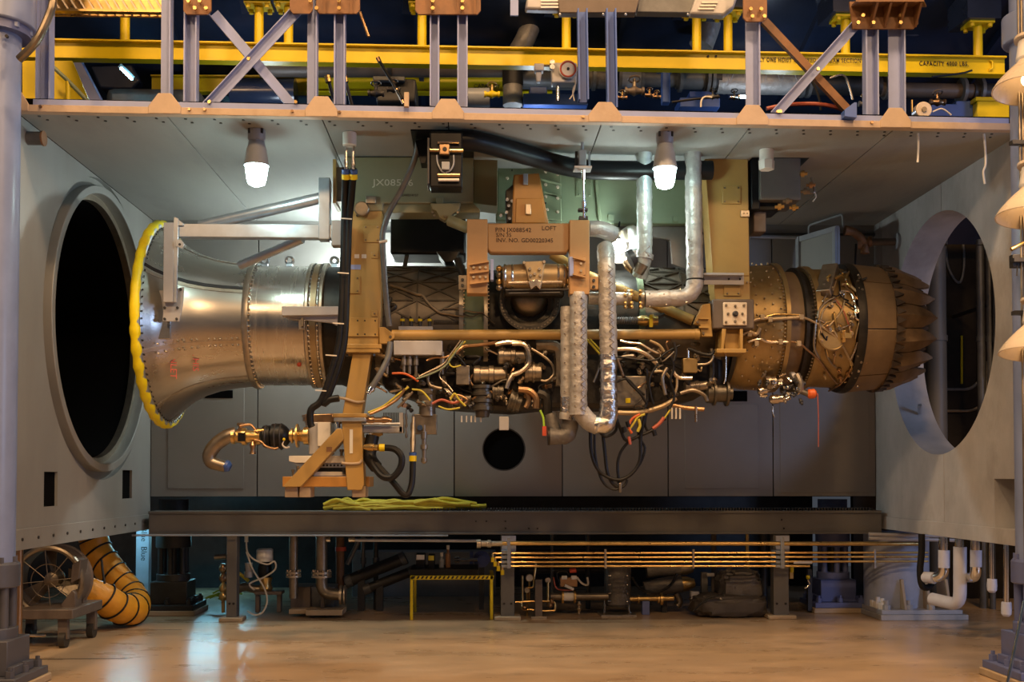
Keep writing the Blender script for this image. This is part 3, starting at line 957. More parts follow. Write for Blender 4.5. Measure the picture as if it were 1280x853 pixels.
# ---- clutter behind the deck: dark machine housings under the shell
t = thing('machine_housing', 'dark boxy machine housing with flat lids behind the third and fourth posts', 'machine')
part('body', MB().pbox(470, 98, 520, 128, 10.3, 10.8), 'dark_steel', t, .02)
part('lid', MB().pbox(466, 95, 506, 101, 10.25, 10.8), 'grey_machine', t, .01)
part('drum', MB().cyl(P(585, 122, 10.4), P(612, 122, 10.4), .09, None, 16), 'grey_paint', t)
t = thing('machine_housing', 'dark rounded machine cover behind the left crossed braces', 'machine')
part('body', MB().pbox(130, 108, 250, 140, 10.9, 11.5), 'grey_machine', t, .08)
part('cover', MB().cyl(P(290, 118, 11.0), P(370, 118, 11.0), .16, None, 24), 'shell_blue', t)
t = thing('strip_lamp', 'small tilted blue-white tube lamp glinting behind the left posts', 'lamp')
part('tube', MB().cyl(P(151, 85, 10.6), P(165, 99, 10.6), .014, None, 8), 'lamp_teal', t)
part('housing', MB().obox(P(150, 82, 10.65), P(167, 99, 10.65), .03, .05), 'grey_machine', t)

# ================================================================== RIGHT POLE AND BELL LAMPS
pl = thing('lamp_pole', 'grey steel pole with conduits at the right carrying bell lamps', 'pole')
q = P(1274, 400, 8.25)
part('pole', MB().cyl((q.x + .05, 8.06, .12), (q.x + .05, 8.06, 7.0), .03, None, 16), 'column_paint', pl)
for dx, r in ((-.055, .009), (-.03, .011)):
    part('conduit', MB().cyl((q.x + dx, 8.1, .12), (q.x + dx, 8.1, 7.0), r, None, 8), 'pipe_dull', pl)
for y in (185, 330, 395):
    zc = P(1270, y, 8.2).z
    part('clamp_bar', MB().box((q.x - .13, 8.06, zc - .01), (q.x + .2, 8.12, zc + .02)), 'dark_steel', pl)


def bell_lamp(x, y, label):
    """enamel bell reflector with neck and bulb; x,y = rim's left tip"""
    t = thing('bell_lamp', label, 'lamp', None)
    Y = 7.9
    tip = P(x, y, Y)
    R = .25
    c = Vector((tip.x + R * .96, Y, tip.z - .02))
    tilt = Vector((-.12, -.1, -1)).normalized()
    top = c - tilt * .24
    prof = [(0, .075), (.05, .085), (.12, .095), (.3, .135), (.5, .175), (.75, .22), (.95, R - .004), (1.0, R), (1.0, R - .01), (.75, .21), (.3, .125), (.05, .07)]
    part('shade', MB().lathe(top, c, prof, 40, False), 'enamel', t)
    nk = top - tilt * .17
    part('neck', MB().lathe(nk, top + tilt * .02, [(0, .06), (.1, .085), (.5, .09), (.85, .095), (1, .076)], 24), 'white_paint', t)
    part('collar', MB().cyl(nk - tilt * .015, nk + tilt * .006, .115, None, 24), 'enamel', t)
    part('bulb', MB().sphere(top + tilt * .15, .05, 16, 10), 'lamp_warm', t)
    part('arm', MB().tube([nk, nk + Vector((.03, .02, .06)), nk + Vector((.16, .1, .08))], .016, 8), 'dark_steel', t)
    part('name_plate', MB().box((nk.x - .07, Y - .088, top.z + .0), (nk.x - .03, Y - .083, top.z + .05)), 'grey_machine', t)
    l = bpy.data.lights.new('bell_bulb', 'SPOT'); l.energy = 25; l.color = SODIUM; l.spot_size = 2.3; l.spot_blend = .6; l.shadow_soft_size = .05
    lo = bpy.data.objects.new('bell_bulb', l); C.objects.link(lo)
    lo.location = c + tilt * .02
    lo.rotation_euler = tilt.to_track_quat('-Z', 'Y').to_euler()


bell_lamp(1245, 110, 'topmost white enamel bell lamp on the pole, beside the yellow beam end')
bell_lamp(1249, 269, 'white enamel bell lamp on the pole above the brass clamp')
bell_lamp(1253, 440, 'lowest white enamel bell lamp on the pole, beside the round outlet')
t = thing('pipe_clamp', 'brass and dark steel clamp on the pole between two bell lamps', 'clamp')
part('jaw', MB().pbox(1266, 318, 1280, 334, 8.1, 8.16), 'dark_steel', t, .004)
part('screw', MB().cyl(P(1264, 312, 8.1), P(1280, 304, 8.1), .016), 'brass', t)
part('hook', MB().tube([P(1272, 330, 8.1), P(1271, 345, 8.1)], .006, 6), 'dark_steel', t)

# ================================================================== THE ENGINE
YE, ZE = 10.5, 3.05


def XE(px):
    return P(px, 409, YE).x


def SE(px, py, R=.60):
    """point where the sight line of a pixel first meets the engine's round casing of radius R"""
    o = Vector((0, 0, EYE)); d = (P(px, py, 10) - o)
    a = d.y ** 2 + d.z ** 2
    b = 2 * (d.y * (o.y - YE) + d.z * (o.z - ZE))
    c = (o.y - YE) ** 2 + (o.z - ZE) ** 2 - R * R
    D = b * b - 4 * a * c
    t = (-b - math.sqrt(D)) / (2 * a) if D > 0 else -b / (2 * a)
    return o + d * t


def ering(prof, n=64, cap=True):
    """round casing about the engine axis from (x metres, radius) pairs"""
    rs = [[(x, YE - r * math.cos(2 * PI * i / n), ZE + r * math.sin(2 * PI * i / n)) for i in range(n)] for x, r in prof]
    return MB().rings(rs, cap)


def eshell(prof, n=64):
    """open casing with both skins, profile closed on itself"""
    rs = [[(x, YE - r * math.cos(2 * PI * i / n), ZE + r * math.sin(2 * PI * i / n)) for i in range(n)] for x, r in prof]
    return MB().rings(rs, False, True)


def ept(x, r, deg):
    """deg 0 faces the camera, 90 straight up"""
    a = math.radians(deg)
    return Vector((x, YE - r * math.cos(a), ZE + r * math.sin(a)))


def ebolts(x, r, n, h=.018, rad=.011, axis=None, a0=-100, a1=100):
    mb = MB()
    for i in range(n):
        d = a0 + (a1 - a0) * i / (n - 1)
        p = ept(x, r, d); nn = (p - Vector((x, YE, ZE))).normalized()
        if axis:
            nn = Vector(axis)
        mb.cyl(p, p + nn * h, rad, rad * .8, 6)
    return mb


# ---- bellmouth with its yellow lip guard
be = thing('bellmouth', 'flared steel inlet bellmouth with riveted seams and handwritten red marks, before the dark opening', 'bellmouth')
XB = -2.985
bp = [(XB, .955), (XB + .04, .92), (XB + .09, .86), (XB + .16, .80), (XB + .25, .735), (XB + .36, .68), (XB + .5, .635), (XB + .66, .605), (XB + .84, .588), (XE(322), .585)]
part('bell', eshell(bp + [(x, r - .02) for x, r in reversed(bp)], 96), 'bell_metal', be)
part('lip', MB().ring((XB, YE, ZE), (1, 0, 0), .95, .035, 80, 10), 'aluminium', be)


def seam(deg, w_, h_, mt, k0=0, name='seam_strip'):
    rs = []
    for x, r in bp[k0:]:
        a = []
        for dd, rr in ((-w_, r - .004), (-w_, r + h_), (w_, r + h_), (w_, r - .004)):
            a.append(ept(x, rr, deg + math.degrees(dd / r)))
        rs.append(a)
    part(name, MB().rings(rs), mt, be)


for dg, mt in ((28, 'dark_steel'), (-22, 'flange_metal'), (-62, 'flange_metal'), (70, 'bell_metal'), (24.5, 'flange_metal')):
    seam(dg, .016, .006, mt)
m = MB()
for dg in (-19, -25):
    for k in range(16):
        x = XB + .15 + k * .05
        r = [b_[1] for b_ in bp if b_[0] <= x][-1] + .002
        p = ept(x, r - .012, dg); m.sphere(p, .012, 6, 4)
part('rivets', m, 'flange_metal', be, stuff=True)
for s_, dg, x in (('INLET', -36, XB + .22), ('THIS', -38, XB + .40)):
    p = ept(x, .76 if x < XB + .3 else .685, dg)
    text(s_, p + Vector((0, -.03, .1)), .085, 'red_mark', be, rot=(PI / 2 - .65, PI / 2, 0), name='handwriting')
part('sensor_pad', MB().prism([P(185, 363, 9.72), P(213, 363, 9.72), P(213, 424, 9.72), P(186, 424, 9.72)], (0, .02, 0)), 'bell_metal', be, .004)
m = MB()
for k in range(3):
    m.cyl(P(196, 385 + k * 8, 9.70), P(196, 385 + k * 8, 9.72), .014, None, 8)
part('bolts', m, 'dark_steel', be, stuff=True)
lg = thing('lip_guard', 'bright yellow padded vinyl guard laced around the bellmouth lip', 'guard')
n_ = 120; rs = []
for i in range(n_):
    a = 2 * PI * i / n_
    rr = .044 + .004 * math.sin(i * 1.9) + .003 * math.sin(i * 4.3)
    e = Vector((0, -math.cos(a), math.sin(a)))
    c = Vector((XB - .01, YE, ZE)) + e * .955
    rs.append([c + e * rr * math.cos(2 * PI * k / 12) * .95 + Vector((1, 0, 0)) * rr * math.sin(2 * PI * k / 12) for k in range(12)])
part('padding', MB().rings(rs, False, True), 'yellow_vinyl', lg)
m = MB()
for i in range(90):
    a = 2 * PI * i / 90
    p = Vector((XB + .046, YE - (.93) * math.cos(a), ZE + (.93) * math.sin(a)))
    m.box(p - Vector((.004, .007, .007)), p + Vector((.004, .007, .007)))
part('eyelets', m, 'black_rubber', lg, stuff=True)

# ---- inlet duct
du = thing('inlet_duct', 'polished cylindrical steel inlet duct with bolted flanges between bellmouth and tan column', 'duct')
x0, x1, x2, x3 = XE(318), XE(326), XE(392), XE(409)
part('barrel', ering([(x0, .575), (x3, .575)]), 'duct_metal', du)
part('flange', ering([(x0, .60), (x0 + .02, .61), (x0 + .06, .61), (x0 + .06, .58)]), 'flange_metal', du, .004)
part('flange', ering([(x2 - .01, .585), (x2, .605), (x2 + .03, .605), (x2 + .035, .585)]), 'flange_metal', du, .004)
part('strap_band', ering([(x2 + .05, .588), (x2 + .05, .598), (x3 - .03, .598), (x3 - .03, .588)]), 'gold_case', du)
part('flange', ering([(x3 - .012, .585), (x3, .605), (x3 + .03, .605), (x3 + .035, .585)]), 'flange_metal', du, .004)
m = ebolts(x0 + .055, .592, 40, .02, .012, (1, 0, 0))
for q in (ebolts(x2 + .032, .596, 44, .014, .010, (1, 0, 0)), ebolts(x3 - .005, .596, 44, .014, .010, (-1, 0, 0))):
    m.add(q.v, q.f)
part('bolts', m, 'chrome', du, stuff=True)
for x, mt in ((331, 'aluminium'), (362, 'aluminium'), (418, 'aluminium')):
    p = P(x, 330, YE)
    mb = MB().ring((p.x, YE, ZE + .64), (0, 1, 0), .034, .014, 20, 8)
    mb.box((p.x - .03, YE - .015, ZE + .56), (p.x + .03, YE + .015, ZE + .605))
    part('lifting_eye', mb, mt, du)
q = SE(374, 456, .578)
part('red_tag', MB().sphere(q, .022, 10, 6), 'red_mark', du)

# ---- engine
eg = thing('jet_engine', 'military jet engine on test with gold casing, bare gearbox, pipework and sawtooth nozzle', 'jet engine')
part('front_case', ering([(x3 + .02, .57), (XE(428), .57), (XE(432), .585), (XE(474), .585)]), 'core_dark', eg)
part('fan_case', ering([(XE(474), .572), (XE(578), .572)]), 'fan_case', eg)
part('case_flange', ering([(XE(575), .575), (XE(575), .6), (XE(580), .6), (XE(580), .575)]), 'flange_metal', eg)
part('pale_case', ering([(XE(580), .56), (XE(607), .56)]), 'green_paint', eg)
part('case_flange', ering([(XE(604), .565), (XE(604), .592), (XE(609), .592), (XE(609), .565)]), 'flange_metal', eg)
part('core_case', ering([(XE(609), .55), (XE(760), .55), (XE(790), .565), (XE(796), .565)]), 'core_dark', eg)
part('rear_fan_case', ering([(XE(788), .565), (XE(888), .565)]), 'fan_case', eg)
part('case_flange', ering([(XE(788), .565), (XE(788), .60), (XE(795), .60), (XE(795), .565)]), 'green_paint', eg)
part('rear_core_case', ering([(XE(886), .55), (XE(905), .53), (XE(915), .545)]), 'core_dark', eg)
m = ebolts(XE(580), .588, 50, .012, .009, (1, 0, 0))
q_ = ebolts(XE(609), .58, 50, .012, .009, (1, 0, 0)); m.add(q_.v, q_.f)
part('bolts', m, 'pipe_bright', eg, stuff=True)


def rib_on(x0, d0, x1, d1, r, w_=.007, h_=.012, mt='rib_metal'):
    pts = [ept(x0 + (x1 - x0) * t / 8, r, d0 + (d1 - d0) * t / 8) for t in range(9)]
    rs = []
    for i, p in enumerate(pts):
        nn = (p - Vector((p.x, YE, ZE))).normalized()
        t = (pts[min(i + 1, 8)] - pts[max(i - 1, 0)]).normalized()
        s_ = nn.cross(t)
        rs.append([p - s_ * w_ - nn * .006, p + s_ * w_ - nn * .006, p + s_ * w_ + nn * h_, p - s_ * w_ + nn * h_])
    part('rib', MB().rings(rs), mt, eg)


for (xa, xb) in ((474, 576), (796, 888)):
    X0, X1 = XE(xa), XE(xb)
    L_ = (X1 - X0) / 2
    for k in range(2):
        for j in range(5):
            d0 = -4 + j * 21
            rib_on(X0 + k * L_, d0, X0 + (k + 1) * L_, d0 + 21, .572)
            rib_on(X0 + k * L_, d0 + 21, X0 + (k + 1) * L_, d0, .572)
    for k in (1,):
        rib_on(X0 + k * L_, -4, X0 + k * L_ + .001, 100, .572)
    for j in (1, 2, 3, 4):
        rib_on(X0, -4 + j * 21, X1, -4 + j * 21, .572)

# ---- round bleed port under the yoke
c = SE(664, 392, .56)
pc = P(662, 377, 9.84)
port = part('bleed_port', MB().lathe(pc, pc + Vector((0, .35, 0)), [(0, S(38, 9.84)), (0, S(31, 9.84)), (.18, S(30, 9.84)), (.22, S(24, 9.84)), (.6, S(20, 9.84)), (.9, S(20, 9.84))], 48, False), 'gear_metal', eg)
part('port_ring', MB().lathe(pc + Vector((0, -.012, 0)), pc + Vector((0, .06, 0)), [(0, S(38, 9.84)), (0, S(32, 9.84)), (1, S(32, 9.84)), (1, S(39, 9.84)), (0, S(38, 9.84))], 48, False), 'gear_metal', port)
part('port_core', MB().sphere(pc + Vector((0, .12, .05)), S(24, 9.98), 24, 14, (1, .6, 1)), 'pipe_dull', port)
m = MB()
for i in range(26):
    a = PI + PI * i / 25
    p = pc + Vector((math.cos(a) * S(35, 9.98), -.012, math.sin(a) * S(35, 9.84)))
    m.cyl(p, p + Vector((0, -.01, 0)), .008, None, 6)
part('bolts', m, 'pipe_dull', port, stuff=True)

# ---- gold afterburner casing
g0 = [(XE(905), .545), (XE(912), .575), (XE(925), .60), (XE(945), .612), (XE(962), .612), (XE(966), .60)]
part('gold_case', ering(g0, 80), 'gold_heat', eg)
part('gold_flange', ering([(XE(960), .61), (XE(961), .632), (XE(966), .632), (XE(967), .60)], 80), 'gold_heat', eg)
part('case_flange', ering([(XE(900), .56), (XE(901), .585), (XE(906), .585), (XE(906), .55)], 80), 'core_dark', eg)
m = MB()
for j in range(-9, 10):
    for k in range(5):
        if (j + k) % 2 and abs(j) > 4 or k == 2 and j % 3 == 0:
            continue
        x = XE(917) + k * .075
        r = .595 + .014 * min(k, 2)
        p = ept(x, r - .002, j * 9.5 + (4 if k % 2 else 0)); nn = (p - Vector((x, YE, ZE))).normalized()
        m.cyl(p, p + nn * .016, .010, .007, 6)
part('studs', m, 'gold_case', eg, stuff=True)
m = ebolts(XE(960), .622, 60, .014, .009, (-1, 0, 0))
part('bolts', m, 'pipe_dull', eg, stuff=True)
part('waist_case', ering([(XE(966), .55), (XE(998), .55)], 64), 'nozzle_ring', eg)
part('dark_band', ering([(XE(988), .555), (XE(997), .555)], 64), 'core_dark', eg)
part('actuator_ring', ering([(XE(997), .58), (XE(998), .605), (XE(1004), .605), (XE(1005), .58)], 80), 'gold_heat', eg)
part('case_flange', ering([(XE(985), .55), (XE(986), .59), (XE(990), .59), (XE(990), .55)], 80), 'core_dark', eg)
part('actuator_case', ering([(XE(1004), .575), (XE(1045), .585)], 80), 'gold_heat', eg)
m = ebolts(XE(997), .595, 54, .014, .009, (-1, 0, 0))
part('bolts', m, 'pipe_dull', eg, stuff=True)
# nozzle
part('nozzle_rim', ering([(XE(1046), .56), (XE(1046), .628), (XE(1052), .640), (XE(1056), .635), (XE(1056), .58)], 96), 'core_dark', eg)
for k in range(8):
    d0 = -98 + k * 45 + .4; d1 = d0 + 44.2
    rs = []
    for i in range(10):
        d = d0 + (d1 - d0) * i / 9
        rs.append([ept(XE(1055), .60, d), ept(XE(1055), .632, d), ept(XE(1094), .600, d), ept(XE(1094), .572, d)])
    part('ring_panel', MB().rings(rs), 'nozzle_ring', eg, .004)
NP = 15
XN, XT = XE(1092), 4.36
m = MB()
for k in range(45):
    d = 360 * k / 45
    a, b, c_ = ept(XN - .005, .597, d - 3.6), ept(XN - .005, .597, d + 3.6), ept(XN + .085, .588, d)
    nn = (c_ - Vector((c_.x, YE, ZE))).normalized()
    m.prism([a, b, c_], nn * .032)
part('teeth', m, 'nozzle_dark', eg, stuff=True)
part('nozzle_inner', eshell([(XN - .05, .57), (XN + .02, .57), (XT - .10, .43), (XT - .10, .42), (XN - .05, .55)], 64), 'nozzle_dark', eg)
for k in range(NP):
    d = 360 / NP * k + 5
    hw = 360 / NP / 2
    rows = [(XN - .01, .580, .96), (XN + .16, .555, .97), (XT - .16, .505, .93), (XT - .07, .487, .55), (XT, .468, .03)]
    out, inn = [], []
    for x, r, f_ in rows:
        L3 = [ept(x, r, d - hw * f_), ept(x, r + .036 * (f_ + .3), d), ept(x, r, d + hw * f_)]
        out.append(L3)
        inn.append([ept(x, r - .022, d - hw * f_), ept(x, r - .012, d), ept(x, r - .022, d + hw * f_)])
    rs = [o_ + list(reversed(i_)) for o_, i_ in zip(out, inn)]
    pt = part('petal', MB().rings(rs), 'nozzle_petal', eg, smooth=20)
    # dark seal between petals
    d2 = d + hw
    part('petal_seal', MB().rings([[ept(XN, .572, d2 - 3), ept(XN, .572, d2 + 3), ept(XN, .56, d2 + 3), ept(XN, .56, d2 - 3)],
                                   [ept(XT - .12, .482, d2 - 3.4), ept(XT - .12, .482, d2 + 3.4), ept(XT - .12, .47, d2 + 3.4), ept(XT - .12, .47, d2 - 3.4)],
                                   [ept(XT - .09, .477, d2 - .5), ept(XT - .09, .477, d2 + .5), ept(XT - .09, .468, d2 + .5), ept(XT - .09, .468, d2 - .5)]]), 'nozzle_dark', pt)


def eline(name, px, R, r, mt, n=8, sm=4, par=None):
    part(name, MB().tube([SE(x, y, R) if len(q) == 2 else P(x, y, q[2]) for q in px for x, y in [q[:2]]], r, n, sm), mt, par or eg)


# pipework on the actuator case
AR = .605
for px, r, mt in [
    ([(965, 397), (985, 396), (1003, 397), (1018, 403), (1032, 412), (1045, 422), (1055, 436), (1062, 450), (1070, 462)], .011, 'gold_case'),
    ([(955, 427), (975, 427), (997, 429), (1012, 440), (1025, 452), (1036, 468), (1046, 480)], .011, 'copper'),
    ([(1022, 398), (1024, 388), (1032, 378), (1043, 372)], .011, 'pipe_dull'),
    ([(1026, 400), (1029, 389), (1037, 380), (1045, 376)], .009, 'pipe_dull'),
    ([(1052, 356), (1060, 356), (1068, 362), (1078, 372), (1082, 380)], .013, 'gold_case'),
    ([(1050, 364), (1062, 365), (1067, 374), (1070, 388), (1070, 398), (1078, 404), (1079, 420), (1077, 435), (1070, 445)], .010, 'pipe_bright'),
    ([(1074, 402), (1082, 406), (1083, 425), (1081, 440), (1070, 450)], .008, 'pipe_bright'),
    ([(1057, 366), (1055, 380), (1050, 392), (1036, 408)], .009, 'gold_case'),
    ([(1044, 374), (1054, 388), (1060, 404), (1066, 420)], .006, 'red_wire'),
    ([(1064, 460), (1058, 472), (1048, 482), (1036, 489)], .010, 'copper'),
    ([(1076, 452), (1082, 462), (1070, 474), (1055, 478)], .010, 'gold_case'),
    ([(1034, 420), (1033, 436), (1036, 450), (1045, 460)], .010, 'pipe_dull'),
    ([(1062, 452), (1068, 440), (1072, 428)], .009, 'pipe_bright'),
    ([(1020, 400), (1018, 420), (1018, 436), (1024, 448)], .012, 'pipe_dull')]:
    eline('nozzle_line', px, AR, r, mt)
for k in range(24):
    x = 1022 + random.random() * 50; y = 350 + random.random() * 115
    p0 = (x, y); p1 = (x + random.uniform(-6, 10), y + random.uniform(-18, 18)); p2 = (min(p1[0] + random.uniform(-4, 10), 1086), p1[1] + random.uniform(-14, 14))
    part('nozzle_line', MB().tube([SE(*p0, .58), SE(*p0, .612), SE(*p1, .615), SE(*p2, .612), SE(*p2, .58)], random.choice([.006, .008, .011]), 6, 3), random.choice(['gold_case', 'pipe_bright', 'pipe_dull', 'copper', 'black_rubber', 'brass']), eg)
for k in range(34):
    x = 1024 + random.random() * 58; y = 345 + random.random() * 135
    q = SE(x, y, .592); rr = .012 + random.random() * .014
    nn = (q - Vector((q.x, YE, ZE))).normalized()
    part('fitting', MB().lathe(q, q + nn * (.03 + random.random() * .03), [(0, rr), (.4, rr), (.45, rr * .7), (1, rr * .6)], 8), random.choice(['gold_case', 'pipe_dull', 'copper', 'pipe_bright']), eg)
q = SE(1040, 420, .60)
part('round_cover', MB().ring(q, (.1, -1, 0), .13, .012, 32, 8), 'gold_heat', eg)
part('round_cover_plate', MB().cyl(q + Vector((0, .01, 0)), q + Vector((0, -.008, 0)), .12, None, 32), 'gold_heat', eg)
part('yellow_block', MB().obox(SE(1052, 420, .63), SE(1064, 420, .63), .04, .05), 'brass', eg, .004)
part('yellow_block', MB().obox(SE(1055, 413, .64), SE(1055, 428, .64), .03, .03), 'brass', eg, .004)
# controller box on top of the actuator case
part('controller', MB().obox(P(1040, 338, 10.2), P(1030, 372, 9.98), .15, .17), 'accessory', eg, .01)
part('controller', MB().obox(P(1056, 342, 10.25), P(1052, 364, 10.08), .14, .08), 'pipe_dull', eg, .01)
part('actuator', MB().cyl(P(1062, 343, 10.2), P(1085, 350, 10.1), .04, None, 12), 'accessory', eg)
for k in range(10):
    x = 1030 + random.random() * 46; y = 342 + random.random() * 22
    q = P(x, y, 10.02); part('fitting', MB().cyl(q, q + Vector((random.uniform(-.05, .05), -.05, .02)), .014, .01, 8), random.choice(['brass', 'pipe_bright', 'dark_steel']), eg)
# lower accessories under the gold casing
for (x, y, r, L_, mt) in [(965, 480, .07, .16, 'accessory'), (985, 488, .055, .14, 'gear_metal'), (975, 500, .045, .2, 'pipe_bright'), (1000, 482, .05, .1, 'gear_metal'), (955, 490, .04, .12, 'pipe_bright'), (992, 472, .05, .06, 'alu_paint')]:
    q = P(x, y, 10.1)
    part('lower_unit', MB().lathe(q - Vector((L_ / 2, 0, 0)), q + Vector((L_ / 2, 0, .02)), [(0, r * .6), (.1, r), (.4, r), (.42, r * .8), (.7, r * .85), (.72, r * .5), (1, r * .4)], 14), mt, eg)
for k in range(26):
    x = 948 + random.random() * 54; y = 470 + random.random() * 30
    q = P(x, y, 10.02); d = Vector((random.uniform(-1, 1), -.5, random.uniform(-1, .6))).normalized()
    part('fitting', MB().lathe(q, q + d * .07, [(0, .014), (.3, .014), (.32, .02), (.6, .02), (.62, .011), (1, .011)], 8), random.choice(['pipe_bright', 'chrome', 'dark_steel', 'accessory']), eg)
part('orange_cap', MB().lathe(P(1009, 493, 9.98), P(1020, 492, 9.98), [(0, .025), (.2, .045), (.8, .045), (1, .03)], 12), 'orange_plastic', eg)
eline('cap_line', [(984, 486, 10.08), (998, 488, 10.0), (1011, 493, 9.98)], .6, .028, 'gear_metal')
eline('cap_line', [(996, 468, 10.0), (1001, 480, 9.98), (1000, 490, 9.99)], .6, .03, 'accessory')
eline('drain_wire', [(966, 508, 10.1), (966, 516, 10.1), (968, 522, 10.1)], .6, .006, 'pipe_bright')
# gold-case plumbing
for px, r, mt in [([(930, 408), (945, 400), (958, 398), (966, 399), (999, 397)], .016, 'gold_case'), ([(935, 428), (950, 424), (960, 428), (985, 428)], .012, 'pipe_bright'),
                  ([(925, 420), (935, 415), (945, 418), (950, 410)], .02, 'gold_case'), ([(958, 396), (972, 393), (1000, 394)], .008, 'brass'), ([(940, 434), (948, 425), (950, 412)], .012, 'pipe_dull')]:
    eline('case_line', px, .64, r, mt)
for x, y in ((952, 397), (945, 430), (962, 400), (936, 418), (975, 428), (998, 430), (1001, 397)):
    q = SE(x, y, .63); part('clip', MB().box(q - Vector((.02, .03, .025)), q + Vector((.02, .02, .025))), 'gold_case', eg, .004)

# ---- fuel rail with yellow-topped injectors on the fan case
Yr = 9.9
part('rail', MB().pbox(498, 408, 541, 414, Yr, Yr + .05), 'alu_paint', eg, .004)
for x in (503, 514, 525, 537):
    part('injector', MB().cyl(P(x, 408, Yr + .02), P(x, 398, Yr + .02), .016, None, 10), 'dark_steel', eg)
    part('injector_cap', MB().cyl(P(x, 402, Yr + .02), P(x, 399, Yr + .02), .021, None, 10), 'yellow_paint', eg)
    part('injector_line', MB().tube([P(x, 400, Yr + .02), P(x - 1, 392, Yr + .05), P(x + 6, 389, Yr + .06), P(x + 16, 390, Yr + .07)], .008, 6), 'black_rubber', eg)
m = MB()
for k in range(20):
    m.cyl(P(542 + k * 1.7, 403, Yr + .03), P(542 + k * 1.7 + .7, 403, Yr + .03), .022, None, 8)
part('coil', m, 'dark_steel', eg, stuff=True)
for px, r, mt in [([(488, 357), (505, 362), (520, 368), (528, 370), (536, 380), (548, 390), (560, 393), (580, 396)], .014, 'pipe_dull'),
                  ([(578, 392), (590, 396), (602, 392), (618, 405)], .007, 'rib_metal'), ([(555, 386), (572, 386), (590, 390), (605, 391)], .007, 'pipe_dull'),
                  ([(488, 372), (486, 380), (494, 383), (488, 388)], .02, 'core_dark')]:
    eline('case_line', px, .59, r, mt)
# dark upper hardware behind the frame
part('top_box', MB().pbox(488, 268, 582, 318, 10.35, 10.8), 'black_paint', eg, .02)
part('top_mount', MB().pprism([(545, 314), (575, 314), (568, 328), (556, 328)], 10.3, 10.6), 'core_dark', eg, .01)
part('top_strut', MB().obox(P(509, 318, 10.4), P(505, 338, 10.4), .02, .04), 'black_rubber', eg)
part('top_hub', MB().cyl(P(572, 325, 10.1), P(582, 352, 10.0), .04, None, 12), 'core_dark', eg)

# ---- gearbox and accessories under the tube
GY = 10.0
part('gearbox', MB().pprism([(474, 440), (500, 425), (880, 425), (905, 450), (905, 478), (868, 500), (800, 512), (690, 510), (640, 515), (560, 510), (520, 500), (478, 485)], 10.05, 10.6), 'core_dark', eg, .05)


def unit(x0, y0, x1, y1, r, mt, Y=9.86, prof=None, name='accessory'):
    a, b = P(x0, y0, Y), P(x1, y1, Y)
    return part(name, MB().lathe(a, b, prof and [(t, q * r) for t, q in prof] or [(0, r * .75), (.04, r), (.2, r), (.22, r * .88), (.45, r * .88), (.47, r), (.6, r), (.62, r * .85), (.95, r * .85), (1, r * .6)], 20), mt, eg)


unit(591, 469, 634, 469, .088, 'pipe_dull')
unit(622, 445, 658, 445, .085, 'accessory')
unit(603, 482, 603, 522, .10, 'gear_metal', 9.85, [(0, 1), (.1, 1), (.12, .85), (.2, .85), (.22, 1), (.32, 1), (.34, .85), (.42, .85), (.44, 1), (.54, 1), (.56, .85), (.64, .85), (.66, 1), (.78, 1), (.8, .7), (1, .6)])
unit(655, 466, 677, 466, .095, 'accessory', 9.82)
unit(636, 500, 652, 505, .10, 'gear_metal', 9.82)
unit(534, 486, 534, 522, .09, 'accessory', 9.9)
unit(615, 490, 630, 490, .07, 'gear_metal', 9.85)
unit(560, 500, 590, 500, .07, 'gear_metal', 9.9)
unit(880, 492, 915, 492, .10, 'gear_metal', 9.9, [(0, .5), (.1, .9), (.3, .9), (.31, 1.15), (.38, 1.15), (.39, .8), (.75, .8), (.76, 1.2), (.84, 1.2), (.85, .6), (1, .6)])
unit(855, 484, 885, 482, .05, 'accessory', 9.85)
part('valve_block', MB().pbox(570, 457, 587, 481, 9.78, 9.95), 'accessory', eg, .006)
part('control_box', MB().pbox(492, 426, 553, 444, 9.70, 9.78), 'alu_paint', eg, .006)
part('control_foot', MB().pbox(545, 439, 551, 444, 9.68, 9.7), 'alu_paint', eg)
part('manifold', MB().pbox(515, 518, 546, 543, 9.85, 9.95), 'pipe_dull', eg, .006)
part('bracket_tab', MB().pbox(624, 521, 636, 538, 9.8, 9.83), 'alu_paint', eg, .004)
bx = part('electronics_box', MB().pbox(769, 470, 808, 508, 9.82, 10.05), 'accessory', eg, .01)
part('warning_label', MB().pbox(782, 498, 788, 504, 9.812, 9.822), 'yellow_paint', bx)
part('sensor_box', MB().pbox(854, 448, 872, 466, 9.72, 9.8), 'gold_heat', eg, .006)
